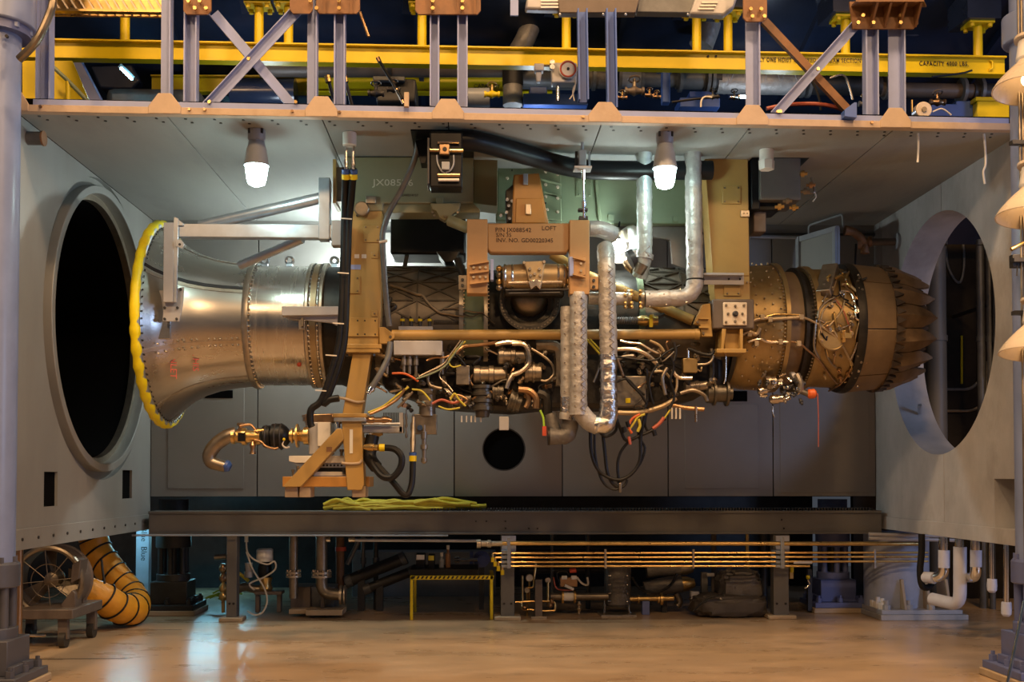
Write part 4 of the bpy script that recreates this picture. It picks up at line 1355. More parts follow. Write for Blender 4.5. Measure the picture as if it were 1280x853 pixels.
lines = [
    ([(619, 431), (635, 428), (654, 430), (660, 439), (658, 461), (641, 469), (633, 486)], .022, 'pipe_bright', 9.76),
    ([(568, 444), (579, 434), (594, 432), (610, 430), (622, 428)], .018, 'copper', 9.78),
    ([(533, 451), (544, 447), (557, 447), (570, 440)], .012, 'copper', 9.74),
    ([(576, 426), (563, 444), (554, 456), (538, 464), (524, 471)], .010, 'pipe_dull', 9.66),
    ([(579, 427), (566, 445), (556, 458), (540, 467), (520, 474)], .008, 'green_paint', 9.65),
    ([(582, 427), (567, 440), (561, 452), (566, 459), (576, 457)], .007, 'yellow_wire', 9.66),
    ([(554, 456), (537, 467), (537, 481), (552, 486)], .014, 'pipe_dull', 9.7),
    ([(556, 456), (549, 470), (560, 482), (566, 490)], .008, 'pipe_bright', 9.69),
    ([(490, 467), (504, 467), (514, 471), (523, 477)], .010, 'orange_plastic', 9.66),
    ([(460, 516), (479, 508), (497, 494), (511, 484)], .009, 'yellow_wire', 9.6),
    ([(462, 518), (480, 510), (498, 498), (506, 486)], .013, 'copper', 9.6),
    ([(497, 510), (507, 500), (516, 490)], .010, 'pipe_dull', 9.64),
    ([(515, 487), (527, 489), (538, 501)], .009, 'yellow_wire', 9.7),
    ([(563, 500), (568, 492), (574, 500), (582, 508)], .009, 'yellow_wire', 9.7),
    ([(548, 508), (560, 512), (575, 510)], .008, 'yellow_wire', 9.72),
    ([(540, 505), (552, 500), (566, 504), (578, 500)], .012, 'red_wire', 9.72),
    ([(562, 498), (572, 494), (584, 500), (580, 506)], .012, 'copper', 9.73),
    ([(640, 430), (655, 431), (661, 442), (661, 455), (651, 465), (640, 469)], .022, 'pipe_bright', 9.72),
    ([(670, 433), (694, 434), (700, 448), (700, 483)], .055, 'pipe_dull', 9.85),
    ([(648, 487), (662, 489), (670, 498), (670, 511)], .032, 'copper', 9.72),
    ([(658, 490), (661, 500), (657, 510)], .025, 'copper', 9.74),
    ([(672, 492), (683, 498), (684, 522)], .045, 'core_dark', 9.75),
    ([(664, 436), (680, 446), (690, 456), (692, 468), (684, 476), (676, 476)], .012, 'pipe_dull', 9.7),
    ([(735, 425), (744, 436), (750, 445), (748, 462), (742, 478)], .010, 'pipe_dull', 9.7),
    ([(733, 424), (742, 434), (750, 443)], .010, 'yellow_wire', 9.68),
    ([(737, 424), (745, 432), (751, 439)], .008, 'yellow_wire', 9.68),
    ([(770, 437), (792, 437), (809, 444), (821, 455)], .022, 'pipe_bright', 9.75),
    ([(775, 426), (788, 429), (800, 430), (812, 437), (822, 442)], .012, 'pipe_bright', 9.75),
    ([(812, 426), (824, 432), (830, 440)], .014, 'gold_case', 9.76),
    ([(770, 446), (786, 448), (800, 450), (820, 450), (834, 440), (850, 432)], .009, 'black_rubber', 9.68),
    ([(772, 450), (780, 446), (792, 445)], .016, 'pipe_dull', 9.72),
    ([(771, 449), (776, 462), (780, 474)], .014, 'copper', 9.68),
    ([(780, 470), (790, 482), (800, 492), (808, 504)], .012, 'black_rubber', 9.66),
    ([(770, 478), (784, 474), (796, 486), (806, 494)], .011, 'black_rubber', 9.66),
    ([(808, 462), (810, 478), (810, 496), (806, 510)], .013, 'black_rubber', 9.68),
    ([(822, 455), (812, 474), (813, 492), (817, 506)], .011, 'black_rubber', 9.66),
    ([(840, 462), (848, 472), (865, 473)], .018, 'pipe_bright', 9.7),
    ([(834, 460), (828, 473), (832, 494)], .017, 'pipe_dull', 9.68),
    ([(839, 446), (842, 460), (838, 476), (843, 496), (836, 512)], .012, 'black_rubber', 9.66),
    ([(842, 428), (845, 440), (842, 452)], .014, 'core_dark', 9.66),
    ([(860, 436), (875, 442), (888, 444), (892, 438)], .018, 'black_rubber', 9.7),
    ([(872, 456), (884, 455), (891, 448), (889, 436)], .012, 'pipe_dull', 9.7),
    ([(860, 436), (860, 448)], .010, 'pipe_bright', 9.7),
    ([(846, 470), (846, 484), (842, 496)], .012, 'gold_case', 9.7),
    ([(770, 516), (800, 516), (828, 508), (845, 498)], .022, 'gold_case', 9.74),
    ([(850, 492), (866, 488), (880, 494), (884, 502)], .018, 'pipe_dull', 9.74),
    ([(838, 506), (856, 510), (880, 512)], .02, 'copper', 9.76),
    ([(870, 508), (870, 528)], .012, 'copper', 9.74),
    ([(888, 440), (890, 462), (888, 480)], .03, 'core_dark', 9.88),
    ([(907, 440), (907, 470), (905, 480)], .008, 'pipe_bright', 9.82)]
for px, r, mt, Y in lines:
    part('engine_line', MB().tube([P(x, y, Y) for x, y in px], r, 8), mt, eg)
for k in range(90):
    x = 476 + random.random() * 420; y = 426 + random.random() * (86 - (18 if x > 700 else 0))
    if 700 < x < 772 or (490 < x < 555 and y < 446):
        continue
    q = P(x, y, 9.8 + random.random() * .12)
    d = Vector((random.uniform(-1, 1), random.uniform(-.3, -.9), random.uniform(-1, 1))).normalized()
    s_ = .05 + random.random() * .06
    part('fitting', MB().lathe(q, q + d * s_, [(0, .018), (.25, .018), (.27, .026), (.5, .026), (.52, .014), (.8, .014), (.82, .02), (1, .02)], 8), random.choice(['accessory', 'pipe_bright', 'pipe_dull', 'gear_metal', 'copper', 'dark_steel']), eg)
for k in range(46):
    x = 478 + random.random() * 400; y = 430 + random.random() * 72
    if 695 < x < 775:
        continue
    Y = 9.76 + random.random() * .1
    p0 = (x, y); p1 = (x + random.uniform(-18, 18), y + random.uniform(-14, 14)); p2 = (p1[0] + random.uniform(-16, 22), p1[1] + random.uniform(-12, 14))
    part('engine_line', MB().tube([P(*p0, Y + .08), P(*p0, Y), P(*p1, Y), P(*p2, Y), P(*p2, Y + .1)], random.choice([.007, .009, .012, .016]), 6, 3), random.choice(['pipe_dull', 'pipe_bright', 'black_rubber', 'black_rubber', 'copper', 'gear_metal', 'gold_case']), eg)
for x in (505, 512, 520, 484, 553):
    part('fitting', MB().lathe(P(x, 440, 9.75), P(x, 468, 9.75), [(0, .018), (.3, .018), (.32, .025), (.6, .025), (.62, .014), (1, .014)], 8), 'accessory', eg)
# hanging sensor fittings under the manifold
for x, y0, y1, r in ((516, 520, 574, .022), (530, 532, 580, .028), (508, 512, 548, .012)):
    part('drain_fitting', MB().lathe(P(x, y0, 9.84), P(x, y1, 9.84), [(0, .5 * r), (.15, .5 * r), (.16, r), (.35, r), (.36, .7 * r), (.5, .7 * r), (.51, 1.2 * r), (.62, 1.2 * r), (.63, .7 * r), (.85, .6 * r), (.86, r), (.95, r), (1, .4 * r)], 12), 'accessory', eg)
q = P(525, 535, 9.84); part('gauge', MB().cyl(q, q + Vector((0, -.02, 0)), .025, None, 14), 'chrome', eg)
m = MB()
for x in (577, 583, 589, 594, 601):
    m.cyl(P(x, 520, 9.85), P(x, 528, 9.85), .008, None, 6)
for x in (840, 845, 850):
    m.cyl(P(x, 510, 9.72), P(x, 524, 9.72), .009, None, 6)
part('pins', m, 'white_wire', eg, stuff=True)

# ================================================================== LAMPS IN THE CELL
def jar_lamp(x, yt, yb, label):
    t = thing('jar_lamp', label, 'lamp')
    yc = [k / 100 for k in range(850, 1150) if P(x, yt, k / 100).z > ZC]
    Y = yc[0]
    q = P(x, yt, Y); k = S(1, Y)
    X = q.x
    part('ceiling_box', MB().lathe((X, Y, ZC), (X, Y, ZC - 14 * k), [(0, 11 * k), (.8, 11 * k), (1, 9.5 * k)], 24), 'grey_paint', t, .003)
    part('housing', MB().lathe((X, Y, ZC - 14 * k), (X, Y, ZC - 45 * k), [(0, 10 * k), (.2, 11 * k), (.35, 12.5 * k), (.8, 14.5 * k), (1, 16 * k)], 28), 'grey_paint', t, .003)
    part('globe', MB().lathe((X, Y, ZC - 42 * k), (X, Y, ZC - 70 * k), [(0, 14 * k), (.3, 13.5 * k), (.7, 12 * k), (.92, 10 * k), (1, 5 * k)], 28), 'lamp_cool', t)
    m = MB()
    for i in range(4):
        a = PI / 4 + i * PI / 2
        m.cyl((X + math.cos(a) * 11 * k, Y + math.sin(a) * 11 * k, ZC), (X + math.cos(a) * 11 * k, Y + math.sin(a) * 11 * k, ZC - 6 * k), .012, None, 6)
    part('bolts', m, 'dark_steel', t, stuff=True)


jar_lamp(321, 163, 235, 'lit jar lamp on the ceiling above the bellmouth end')
jar_lamp(831, 167, 238, 'lit jar lamp on the ceiling between the two tall silver lagged pipes')
t = thing('ceiling_sensor', 'white stubby ceiling sensor next to the dark hanging box', 'sensor')
q = P(958, 178, 9.45)
part('body', MB().cyl((q.x, 9.45, ZC), (q.x, 9.45, ZC - .10), .062, None, 24), 'white_paint', t, .004)
part('nut', MB().cyl((q.x, 9.45, ZC - .10), (q.x, 9.45, ZC - .18), .075, .07, 6), 'white_paint', t, .004)
wk = thing('work_lamp', 'glaring white work lamp burning behind the silver lagged pipes', 'lamp')
q = P(774, 308, 10.0)
part('bulb', MB().sphere(q, .065, 20, 12), 'lamp_glare', wk)
part('socket', MB().cyl(q + Vector((0, .05, .05)), q + Vector((0, .14, .14)), .04, None, 14), 'black_paint', wk)
part('cord', MB().tube([q + Vector((0, .14, .14)), q + Vector((.05, .25, .4)), q + Vector((.05, .3, .85)), (q.x + .05, q.y + .3, ZC)], .01, 8), 'black_rubber', wk)
wk = thing('work_lamp', 'work lamp hung behind the tan column lighting the rear wall', 'lamp')
q = P(452, 345, 11.9)
part('bulb', MB().sphere(q, .085, 20, 12), 'lamp_work', wk)
part('socket', MB().cyl(q + Vector((0, 0, .05)), q + Vector((0, 0, .16)), .04, None, 14), 'black_paint', wk)
part('cord', MB().cyl(q + Vector((0, 0, .16)), (q.x, q.y, ZC), .01, None, 8), 'black_rubber', wk)

# ================================================================== THRUST FRAME
FY = 9.75
fm = thing('thrust_frame', 'tan welded thrust frame, olive where cool light is coloured in, carrying the engine from the ceiling', 'frame')


def fbox(name, x0, y0, x1, y1, Y0, Y1, mt='tan_paint', bev=.006, lab=None):
    return part(name, MB().pbox(x0, y0, x1, y1, Y0, Y1), mt, fm, bev, lab)


def fpoly(name, px, Y0, Y1, mt='tan_paint', bev=.006):
    return part(name, MB().pprism(px, Y0, Y1), mt, fm, bev)


def boltset(pxs, Y, r=.011, mt='pipe_dull', par=None, h=.014):
    mb = MB()
    for x, y in pxs:
        q = P(x, y, Y); mb.cyl(q, q - Vector((0, h, 0)), r, r * .8, 8)
    part('bolts', mb, mt, par or fm, stuff=True)


ub = fpoly('top_beam', [(430, 196), (592, 196), (592, 254), (479, 254), (479, 264), (432, 264)], FY, FY + .35, 'tan_cool_lit', .012)
fpoly('beam_end', [(592, 196), (622, 198), (622, 258), (592, 254)], FY + .1, FY + .4, 'tan_cool_lit')
fpoly('beam_sill', [(476, 254), (592, 254), (600, 262), (600, 266), (476, 266)], FY + .04, FY + .3, 'tan_cool_lit')
fbox('end_flange', 416, 199, 420, 254, FY - .05, FY + .3, 'tan_paint', .003)
fbox('end_web', 420, 209, 431, 252, FY + .02, FY + .3, 'pipe_dull', .003)
text('JX08526', P(466, 232, FY - .001), .085, 'text_light', ub, 'lettering', sx=1.25)
text('GD00214157', P(500, 245.5, FY - .001), .03, 'text_black', ub, 'lettering')
q = P(453, 263, FY)
part('knob', MB().lathe(q, q + Vector((0, -.07, 0)), [(0, .06), (.3, .06), (.32, .066), (.9, .066), (1, .058)], 24), 'pipe_dull', fm)
boltset([(445, 263), (447, 270)], FY, .016, 'chrome')
fbox('latch', 457, 245, 470, 254, FY - .03, FY, 'flange_metal', .004)
fpoly('leg', [(432, 264), (477.5, 264), (476, 398), (473, 432), (430, 432), (431, 398)], FY, FY + .24)
part('cover_plate', MB().pbox(454, 281, 475, 303, FY - .012, FY), 'tan_paint', fm, .003)
part('cover_plate', MB().pbox(432, 345, 450, 367, FY - .012, FY), 'tan_paint', fm, .003)
part('cover_plate', MB().pbox(464, 315, 473, 323, FY - .01, FY), 'tan_paint', fm, .003)
part('cover_plate', MB().pbox(464, 388, 472, 396, FY - .01, FY), 'tan_paint', fm, .003)
part('base_plate', MB().pbox(430, 397, 473, 421, FY - .014, FY), 'tan_paint', fm, .003)
boltset([(457, 284), (472, 284), (457, 300), (472, 300), (435, 348), (447, 348), (435, 364), (447, 364), (468, 319), (468, 392)], FY - .012, .008)
boltset([(434, 401), (447, 401), (456, 401), (469, 401), (434, 418), (447, 418), (456, 418), (469, 418)], FY - .014, .008, 'text_black', h=.004)
for x in (446, 455):
    part('paper_tag', MB().pbox(x - 3, 318, x + 3, 323, FY - .003, FY), 'paper', fm)
part('paper_tag', MB().pbox(436, 331, 451, 337, FY - .003, FY), 'lavender_paint', fm)
fbox('leg_flange', 426, 430, 477, 436, FY - .04, FY + .26)
fbox('leg_flange', 427, 436, 475, 441, FY - .035, FY + .26)
boltset([(434, 444), (468, 444)], FY - .02, .014, 'chrome')
cl = fpoly('clevis', [(474, 409), (481, 409), (493, 418), (493, 423), (483, 430), (474, 430)], FY - .03, FY + .05)
boltset([(488, 421)], FY - .03, .013, 'pipe_dull')
fpoly('lower_leg', [(441, 441), (464, 441), (452, 518), (428, 518)], FY + .0, FY + .2)
fbox('knee_flange', 416, 517, 458, 522, FY - .04, FY + .24)
fbox('knee_flange', 417, 522, 457, 527, FY - .035, FY + .24, 'aluminium')
fpoly('foot_leg', [(427, 527), (452, 527), (455, 606), (452, 613), (434, 613)], FY, FY + .2)
fpoly('diagonal', [(353, 609), (376, 609), (430, 549), (427, 536), (421, 536)], FY - .02, FY + .16)
part('stencil', MB().pbox(408, 559, 415, 565, FY - .023, FY - .018), 'rust_primer', fm)
fbox('foot_bar', 353, 596, 436, 609, FY + .03, FY + .6, 'orange_tan')
fbox('foot_bar', 436, 596, 462, 609, FY + .2, FY + .6, 'orange_tan')
for x0, x1 in ((356, 372), (374, 388), (440, 457)):
    fbox('foot_pad', x0, 608, x1, 622, FY + .05, FY + .3, 'wood_base')
part('rear_brace', MB().obox(P(453, 552, FY + .2), P(476, 540, FY + .45), .04, .06), 'tan_paint', fm)
part('paper_tag', MB().pbox(437, 537, 441, 567, FY - .004, FY), 'paper', fm)
for px in ([(422, 497), (432, 499), (446, 503), (456, 502)], [(427, 579), (438, 580), (449, 579), (452, 575)]):
    part('cloth_tie', MB().tube([P(x, y, FY - .01) for x, y in px], .012, 8), 'wood_base', fm)

# right leg
fpoly('leg', [(881, 198), (935, 198), (937, 345), (891, 345)], FY, FY + .26)
part('cover_plate', MB().pbox(903, 232, 926, 255, FY - .012, FY), 'tan_paint', fm, .003)
part('cover_plate', MB().pbox(926, 263, 937, 271, FY - .02, FY), 'flange_metal', fm, .003)
boltset([(906, 235), (923, 235), (906, 252), (923, 252), (930, 267), (934, 267)], FY - .012, .009)
fpoly('lower_box', [(891, 343), (937, 343), (938, 376), (894, 376)], FY + .01, FY + .25)
part('cover_plate', MB().pbox(905, 357, 926, 370, FY - .004, FY + .01), 'tan_paint', fm, .003)
boltset([(909, 367), (923, 367), (934, 353), (938, 353)], FY - .004, .009)
part('angle_bar', MB().pbox(880, 343, 930, 356, FY - .05, FY - .04), 'alu_paint', fm, .003)
part('angle_bar', MB().pbox(880, 341, 930, 344, FY - .12, FY - .04), 'alu_paint', fm, .002)
boltset([(911, 349), (925, 349)], FY - .05, .009, 'text_black')
fbox('trunnion_box', 891, 374, 943, 411, FY - .06, FY + .22, 'brown_steel', .012)
pt = fbox('trunnion_plate', 904, 378, 934, 407, FY - .085, FY - .06, 'enamel', .008)
boltset([(907.5, 382), (919, 383), (930, 382), (910, 392.5), (928, 392.5), (907.5, 403), (919, 402), (930, 403)], FY - .085, .013, 'pipe_dull', pt)
q = P(919, 392.5, FY - .085)
part('trunnion_pin', MB().lathe(q, q + Vector((0, -.04, 0)), [(0, .026), (.4, .026), (.5, .018), (1, .016)], 14), 'dark_steel', pt)
fpoly('pedestal_web', [(905, 411), (927, 411), (924, 437), (906, 437)], FY + .02, FY + .2)
for px in ([(903, 411), (908, 411), (905, 437), (901, 437)], [(925, 411), (929, 411), (929, 437), (925, 437)]):
    fpoly('pedestal_side', px, FY - .06, FY + .2)
fbox('pedestal_foot', 896, 436, 933, 441.5, FY - .08, FY + .22)
br = fpoly('lug_bracket', [(869, 401), (878, 381), (888, 379), (891, 421), (877, 421), (875, 406), (868, 405)], FY - .02, FY + .05)
for y in (397, 408):
    part('lug_rib', MB().pbox(874, y, 886, y + 2, FY - .05, FY - .02), 'tan_paint', br)
boltset([(872, 403), (879, 417)], FY - .02, .014)

# long tube and diagonals
tb = part('tie_tube', MB().cyl(P(490, 419, FY + .02), P(874, 418, FY + .02), S(6.4, FY), None, 20), 'tan_paint', fm)
part('tube_collar', MB().cyl(P(868, 418, FY + .02), P(874, 418, FY + .02), S(7.2, FY), None, 20), 'tan_paint', tb)
part('diagonal_tube', MB().cyl(P(735, 345, 10.05), P(866, 401, 9.9), .048, None, 18), 'tan_paint', fm)
part('diagonal_tube', MB().cyl(P(690, 318, 10.1), P(735, 346, 10.05), .048, None, 18), 'tan_paint', fm)
part('link_tube', MB().cyl(P(562, 276, 9.7), P(592, 288, 9.6), .05, None, 18), 'tan_cool_lit', fm)
lk = part('link_bracket', MB().pprism([(538, 254), (576, 254), (574, 262), (556, 276), (549, 272), (545, 264), (540, 262)], FY - .04, FY + .06), 'tan_cool_lit', fm, .006)
boltset([(541, 266), (543, 270), (572, 266), (557, 271)], FY - .04, .014, 'pipe_dull', lk)
part('eye_plate', MB().pbox(545, 247, 554, 255, FY - .02, FY), 'tan_cool_lit', fm, .003)
# rear green beam behind
gb = fpoly('rear_beam', [(620, 200), (885, 200), (885, 280), (760, 280), (620, 276)], FY + .45, FY + .75, 'green_paint', .012)
fpoly('rear_rib', [(742, 210), (746, 210), (752, 276), (748, 276)], FY + .42, FY + .46, 'green_paint')
sp = fpoly('splice_plate', [(623, 202), (701, 213), (702, 276), (684, 274), (622, 266)], FY + .36, FY + .4, 'green_paint', .006)
part('splice_rib', MB().prism([P(676, 223, FY + .30), P(702, 230, FY + .36), P(702, 233, FY + .36), P(676, 226, FY + .36)], (0, .02, 0)), 'green_paint', sp)
part('splice_rib', MB().prism([P(680, 239, FY + .30), P(702, 246, FY + .36), P(702, 249, FY + .36), P(680, 242, FY + .36)], (0, .02, 0)), 'green_paint', sp)
boltset([(634, 207), (634, 223), (682, 215), (697, 218), (682, 231), (697, 234), (682, 246), (697, 248), (697, 265), (684, 262)], FY + .36, .016, 'enamel', sp)
boltset([(640, 213), (682, 254), (615, 205), (615, 216)], FY + .36, .008, 'text_black', sp)
part('cover_plate', MB().pbox(720, 224, 740, 246, FY + .44, FY + .45), 'green_paint', gb, .003)
part('cover_plate', MB().pbox(760, 268, 768, 276, FY + .43, FY + .45), 'green_paint', gb, .003)
part('cover_plate', MB().pbox(841, 270, 848, 277, FY + .43, FY + .45), 'green_paint', gb, .003)
boltset([(723, 227), (737, 229), (724, 243), (737, 244)], FY + .44, .009, 'green_paint', gb)
fpoly('rear_web', [(760, 278), (870, 278), (866, 340), (840, 330), (838, 300), (812, 296), (800, 330), (764, 330)], FY + .55, FY + .6, 'brown_steel')

# ---- yoke with stencilled numbers
yk = thing('lifting_yoke', 'tan H-shaped yoke with stencilled part number over the bleed valve', 'yoke')
YY = 9.42


def ypart(name, x0, y0, x1, y1, Y0, Y1, mt='yoke_tan', bev=.006):
    return part(name, MB().pbox(x0, y0, x1, y1, Y0, Y1), mt, yk, bev)


ypart('arm', 583.5, 274, 609.5, 367, YY, YY + .16)
ypart('arm', 712, 275, 737, 368, YY, YY + .16)
cb = part('crossbar', MB().pprism([(609, 279), (712, 279), (712, 311), (708, 316), (613, 316), (609, 311)], YY + .03, YY + .15), 'yoke_tan', yk, .012)
for s_, x, y, sz in (('P/N JX088542', 619, 290, .055), ('LOFT', 677, 288, .055), ('S/N', 620, 296.3, .05), ('35', 632.5, 296.3, .05), ('INV. NO. GD00220345', 620, 302.8, .052)):
    text(s_, P(x, y, YY + .028), sz, 'text_black', cb, 'lettering')
for x0, x1, y0, y1, rib in ((587, 611, 327, 355, 341), (716, 732, 322, 347, None)):
    b_ = part('pad_frame', MB().pprism([(x0, y0 + 4), (x1, y0), (x1, y1 - 3), (x0, y1)], YY - .02, YY), 'yoke_tan', yk, .004)
    for (a0, b0, a1, b1) in ((x0, y0 + 4, x1, y0), (x0, y1, x1, y1 - 3), (x0, (y0 + y1) / 2 + 1, x1, (y0 + y1) / 2 - 2)) if rib else ((x0, y0, x1, y0 + 4), (x0, y1 - 4, x1, y1)):
        part('pad_rib', MB().obox(P(a0, b0, YY - .035), P(a1, b1, YY - .035), .04, .014), 'yoke_tan', b_)
    mb = MB()
    for x in ((592, 600, 607) if rib else (726,)):
        for y in ((y0 + 8, y1 - 8)):
            q = P(x, y, YY - .02); mb.cyl(q, q - Vector((0, .02, 0)), .012, None, 8)
    part('bolts', mb, 'flange_metal', b_, stuff=True)
ypart('side_pad', 613, 324, 617, 350, YY - .03, YY + .06, 'lavender_paint', .003)
ypart('side_pad', 712, 321, 717, 345, YY - .03, YY + .06, 'lavender_paint', .003)
part('ear', MB().pbox(573, 344, 584, 362, YY + .06, YY + .12), 'pipe_dull', yk, .004)
part('ear', MB().pbox(737, 346, 748, 362, YY + .06, YY + .12), 'yoke_tan', yk, .004)
mb = MB()
for x, y in ((578, 350), (578, 357), (742, 351), (742, 359)):
    q = P(x, y, YY + .06); mb.cyl(q, q - Vector((0, .012, 0)), .014, None, 8)
part('bolts', mb, 'dark_steel', yk, stuff=True)
pyl = part('pylon', MB().pprism([(642, 218), (674, 216), (686, 280), (640, 280)], YY + .1, YY + .42), 'orange_tan', yk, .012)
part('pylon_face', MB().pprism([(645, 248), (678, 248), (683, 279), (644, 279)], YY + .085, YY + .1), 'orange_tan', pyl, .008)
part('pylon_latch', MB().pbox(657, 255, 664, 268, YY + .06, YY + .085), 'flange_metal', pyl, .004)
part('pylon_cap', MB().pbox(654, 217, 660, 231, YY + .08, YY + .1), 'grey_paint', pyl, .004)
part('pylon_side', MB().pprism([(632, 238), (642, 230), (642, 279), (633, 279)], YY + .16, YY + .4), 'core_dark', pyl, .006)
mb = MB()
for x, y in ((634, 250), (636, 258), (633, 266), (637, 274), (640, 252), (626, 270)):
    q = P(x, y, YY + .14); mb.cyl(q, q - Vector((0, .02, 0)), .014, None, 8)
part('bolts', mb, 'chrome', pyl, stuff=True)

# ---- gold bleed valve in the yoke
bv = thing('bleed_valve', 'gold coloured horizontal bleed valve with clamp block held between the yoke arms', 'valve')
VY = 9.62
part('barrel', MB().lathe(P(628, 346, VY), P(708, 345, VY), [(0, .08), (.03, .10), (.1, .105), (.3, .11), (.7, .11), (.9, .105), (.97, .10), (1, .08)], 28), 'gold_case', bv)
for x in (631, 640, 697, 705):
    part('band', MB().ring(P(x, 346, VY), (1, 0, 0), .104, .012, 28, 6), 'pipe_bright', bv)
part('clamp', MB().pprism([(653, 327), (682, 326), (680, 334), (678, 352), (661, 352), (657, 334)], VY - .15, VY - .06), 'gold_case', bv, .006)
part('clamp_jaw', MB().pprism([(660, 352), (670, 349), (678, 352), (675, 362), (670, 357), (664, 362)], VY - .17, VY - .09), 'pipe_bright', bv, .004)
for x, y in ((655, 329), (680, 328), (662, 337), (674, 337), (663, 345), (675, 345), (668, 343)):
    q = P(x, y, VY - .15); part('nut', MB().cyl(q, q - Vector((0, .03, 0)), .016, .013, 6), 'pipe_bright', bv)
for y, x0, x1 in ((354, 636, 703), (363, 632, 712), (367, 636, 700)):
    part('rod', MB().cyl(P(x0, y, VY - .1), P(x1, y - 1, VY - .1), .017 if y < 360 else .010, None, 10), 'pipe_bright' if y < 360 else 'dark_steel', bv)
for s_ in (624, 710):
    for y in (336, 344, 352, 360):
        q = P(s_, y, VY - .03)
        part('knuckle', MB().sphere(q, .03, 10, 8), 'pipe_dull' if y % 16 else 'brass', bv)
part('base', MB().pbox(630, 356, 706, 370, VY + .0, VY + .15), 'core_dark', bv, .02)

# ================================================================== BLACK DUCT AND HANGING PANEL
bd = thing('black_duct', 'thick black duct angling along the ceiling over the thrust frame', 'duct')
a = P(513, 158, 8.97); b = P(592, 158, 8.97)
part('mouth_plate', MB().box((a.x, 8.99, ZC - .012), (b.x, 9.95, ZC)), 'black_paint', bd)
part('elbow', MB().tube([P(560, 178, 8.98), P(588, 176, 9.0), P(620, 183, 9.14), P(665, 196, 9.4), P(712, 209, 9.58), P(760, 213, 9.62), P(890, 213, 9.64)], .085, 16), 'black_paint', bd)
part('side_plate', MB().pprism([(519, 176), (538, 172), (538, 204), (526, 204)], 9.15, 9.3), 'black_paint', bd)
vp = thing('valve_cabinet', 'black box with brass valve manifold hanging from the ceiling', 'panel')
BY = 8.86
bxp = part('box', MB().pbox(537, 165, 578, 234, BY, BY + .2), 'black_paint', vp, .012)
part('frame', MB().pbox(534, 172, 537, 230, BY - .02, BY + .2), 'dark_steel', vp, .004)
part('valve_body', MB().pbox(549, 180, 562, 193, BY - .06, BY), 'copper', vp, .008)
q = P(556, 186.5, BY - .06)
part('valve_port', MB().cyl(q, q - Vector((0, .006, 0)), .018, None, 14), 'text_black', vp)
for x0, x1, y, r, mt in ((537, 549, 188, .014, 'copper'), (562, 579, 188.5, .014, 'brass'), (547, 574, 178, .010, 'chrome'), (547, 575, 219, .014, 'copper'), (548, 574, 225, .012, 'white_paint')):
    part('stem', MB().cyl(P(x0, y, BY - .03), P(x1, y, BY - .03), r, None, 10), mt, vp)
part('regulator', MB().pbox(552, 202, 562, 212, BY - .05, BY), 'grey_paint', vp, .005)
for px in ([(546, 194), (547, 204), (552, 214), (556, 216)], [(567, 194), (567, 205), (563, 213), (557, 216)]):
    part('loop', MB().tube([P(x, y, BY - .02) for x, y in px], .007, 6), 'grey_paint', vp)

# chain hoist fitting over the rear beam
ch = thing('turnbuckle', 'grey steel turnbuckle hanger with rod hanging from the ceiling to the yoke', 'hanger')
part('top_rod', MB().cyl(P(728, 172, 9.3), P(728, 188, 9.3), .014), 'grey_paint', ch)
part('bracket', MB().pbox(723.5, 187, 733, 207, 9.27, 9.37), 'alu_paint', ch, .006)
part('side_pin', MB().pbox(719, 189, 722, 210, 9.29, 9.33), 'dark_steel', ch, .003)
part('side_pin', MB().pbox(736, 189, 738, 208, 9.29, 9.33), 'aluminium', ch, .003)
part('foot_plate', MB().pbox(718, 207, 740, 210, 9.24, 9.38), 'alu_paint', ch, .003)
part('rod', MB().lathe(P(729, 210, 9.32), P(730, 272, 9.45), [(0, .018), (.22, .018), (.24, .010), (.65, .010), (.67, .02), (.78, .02), (.8, .012), (1, .012)], 10), 'chrome', ch)
part('shackle', MB().pbox(723, 260, 735, 263, 9.42, 9.5), 'dark_steel', ch, .004)
part('hook_foot', MB().pbox(724, 270, 735, 275, 9.44, 9.52), 'dark_steel', ch, .004)

# ================================================================== LAGGED PIPES IN FRONT OF THE ENGINE
def studs(t, px, Y, r=.009):
    mb = MB()
    for x, y in px:
        mb.sphere(P(x, y, Y), r, 6, 4)
    part('studs', mb, 'chrome', t, stuff=True)


def puffy(pts, r, bend, n=20, step=.022, amp=.045):
    """soft quilted sleeve: bent pipe whose girth swells and wrinkles along its run"""
    tmp = MB(); out = [pts[0]]
    for i in range(1, len(pts) - 1):
        a, b, c = pts[i - 1], pts[i], pts[i + 1]
        d0 = (a - b).normalized(); d1 = (c - b).normalized()
        q = min(bend, (a - b).length * .49, (c - b).length * .49)
        for k in range(7):
            t_ = k / 6; p0 = b + d0 * q; p2 = b + d1 * q
            out.append(p0 * (1 - t_) ** 2 + b * 2 * t_ * (1 - t_) + p2 * t_ * t_)
    out.append(pts[-1])
    fine = [out[0]]
    for a, b in zip(out, out[1:]):
        m_ = max(1, int((b - a).length / step))
        for k in range(1, m_ + 1):
            fine.append(a.lerp(b, k / m_))
    ph = random.random() * 6
    rr = [r * (1 + amp * (.6 * math.sin(i * 1.05 + ph) + .5 * math.sin(i * 2.33 + 2 * ph) + .3 * math.sin(i * .41))) for i in range(len(fine))]
    return MB().tube(fine, rr, n, 0)


def lag(name, px, r, mt, lab, extra=None, n=20):
    t = thing(name, lab, 'pipe')
    part('jacket', puffy([P(*q) for q in px], r, .16, n), mt, t)
    return t


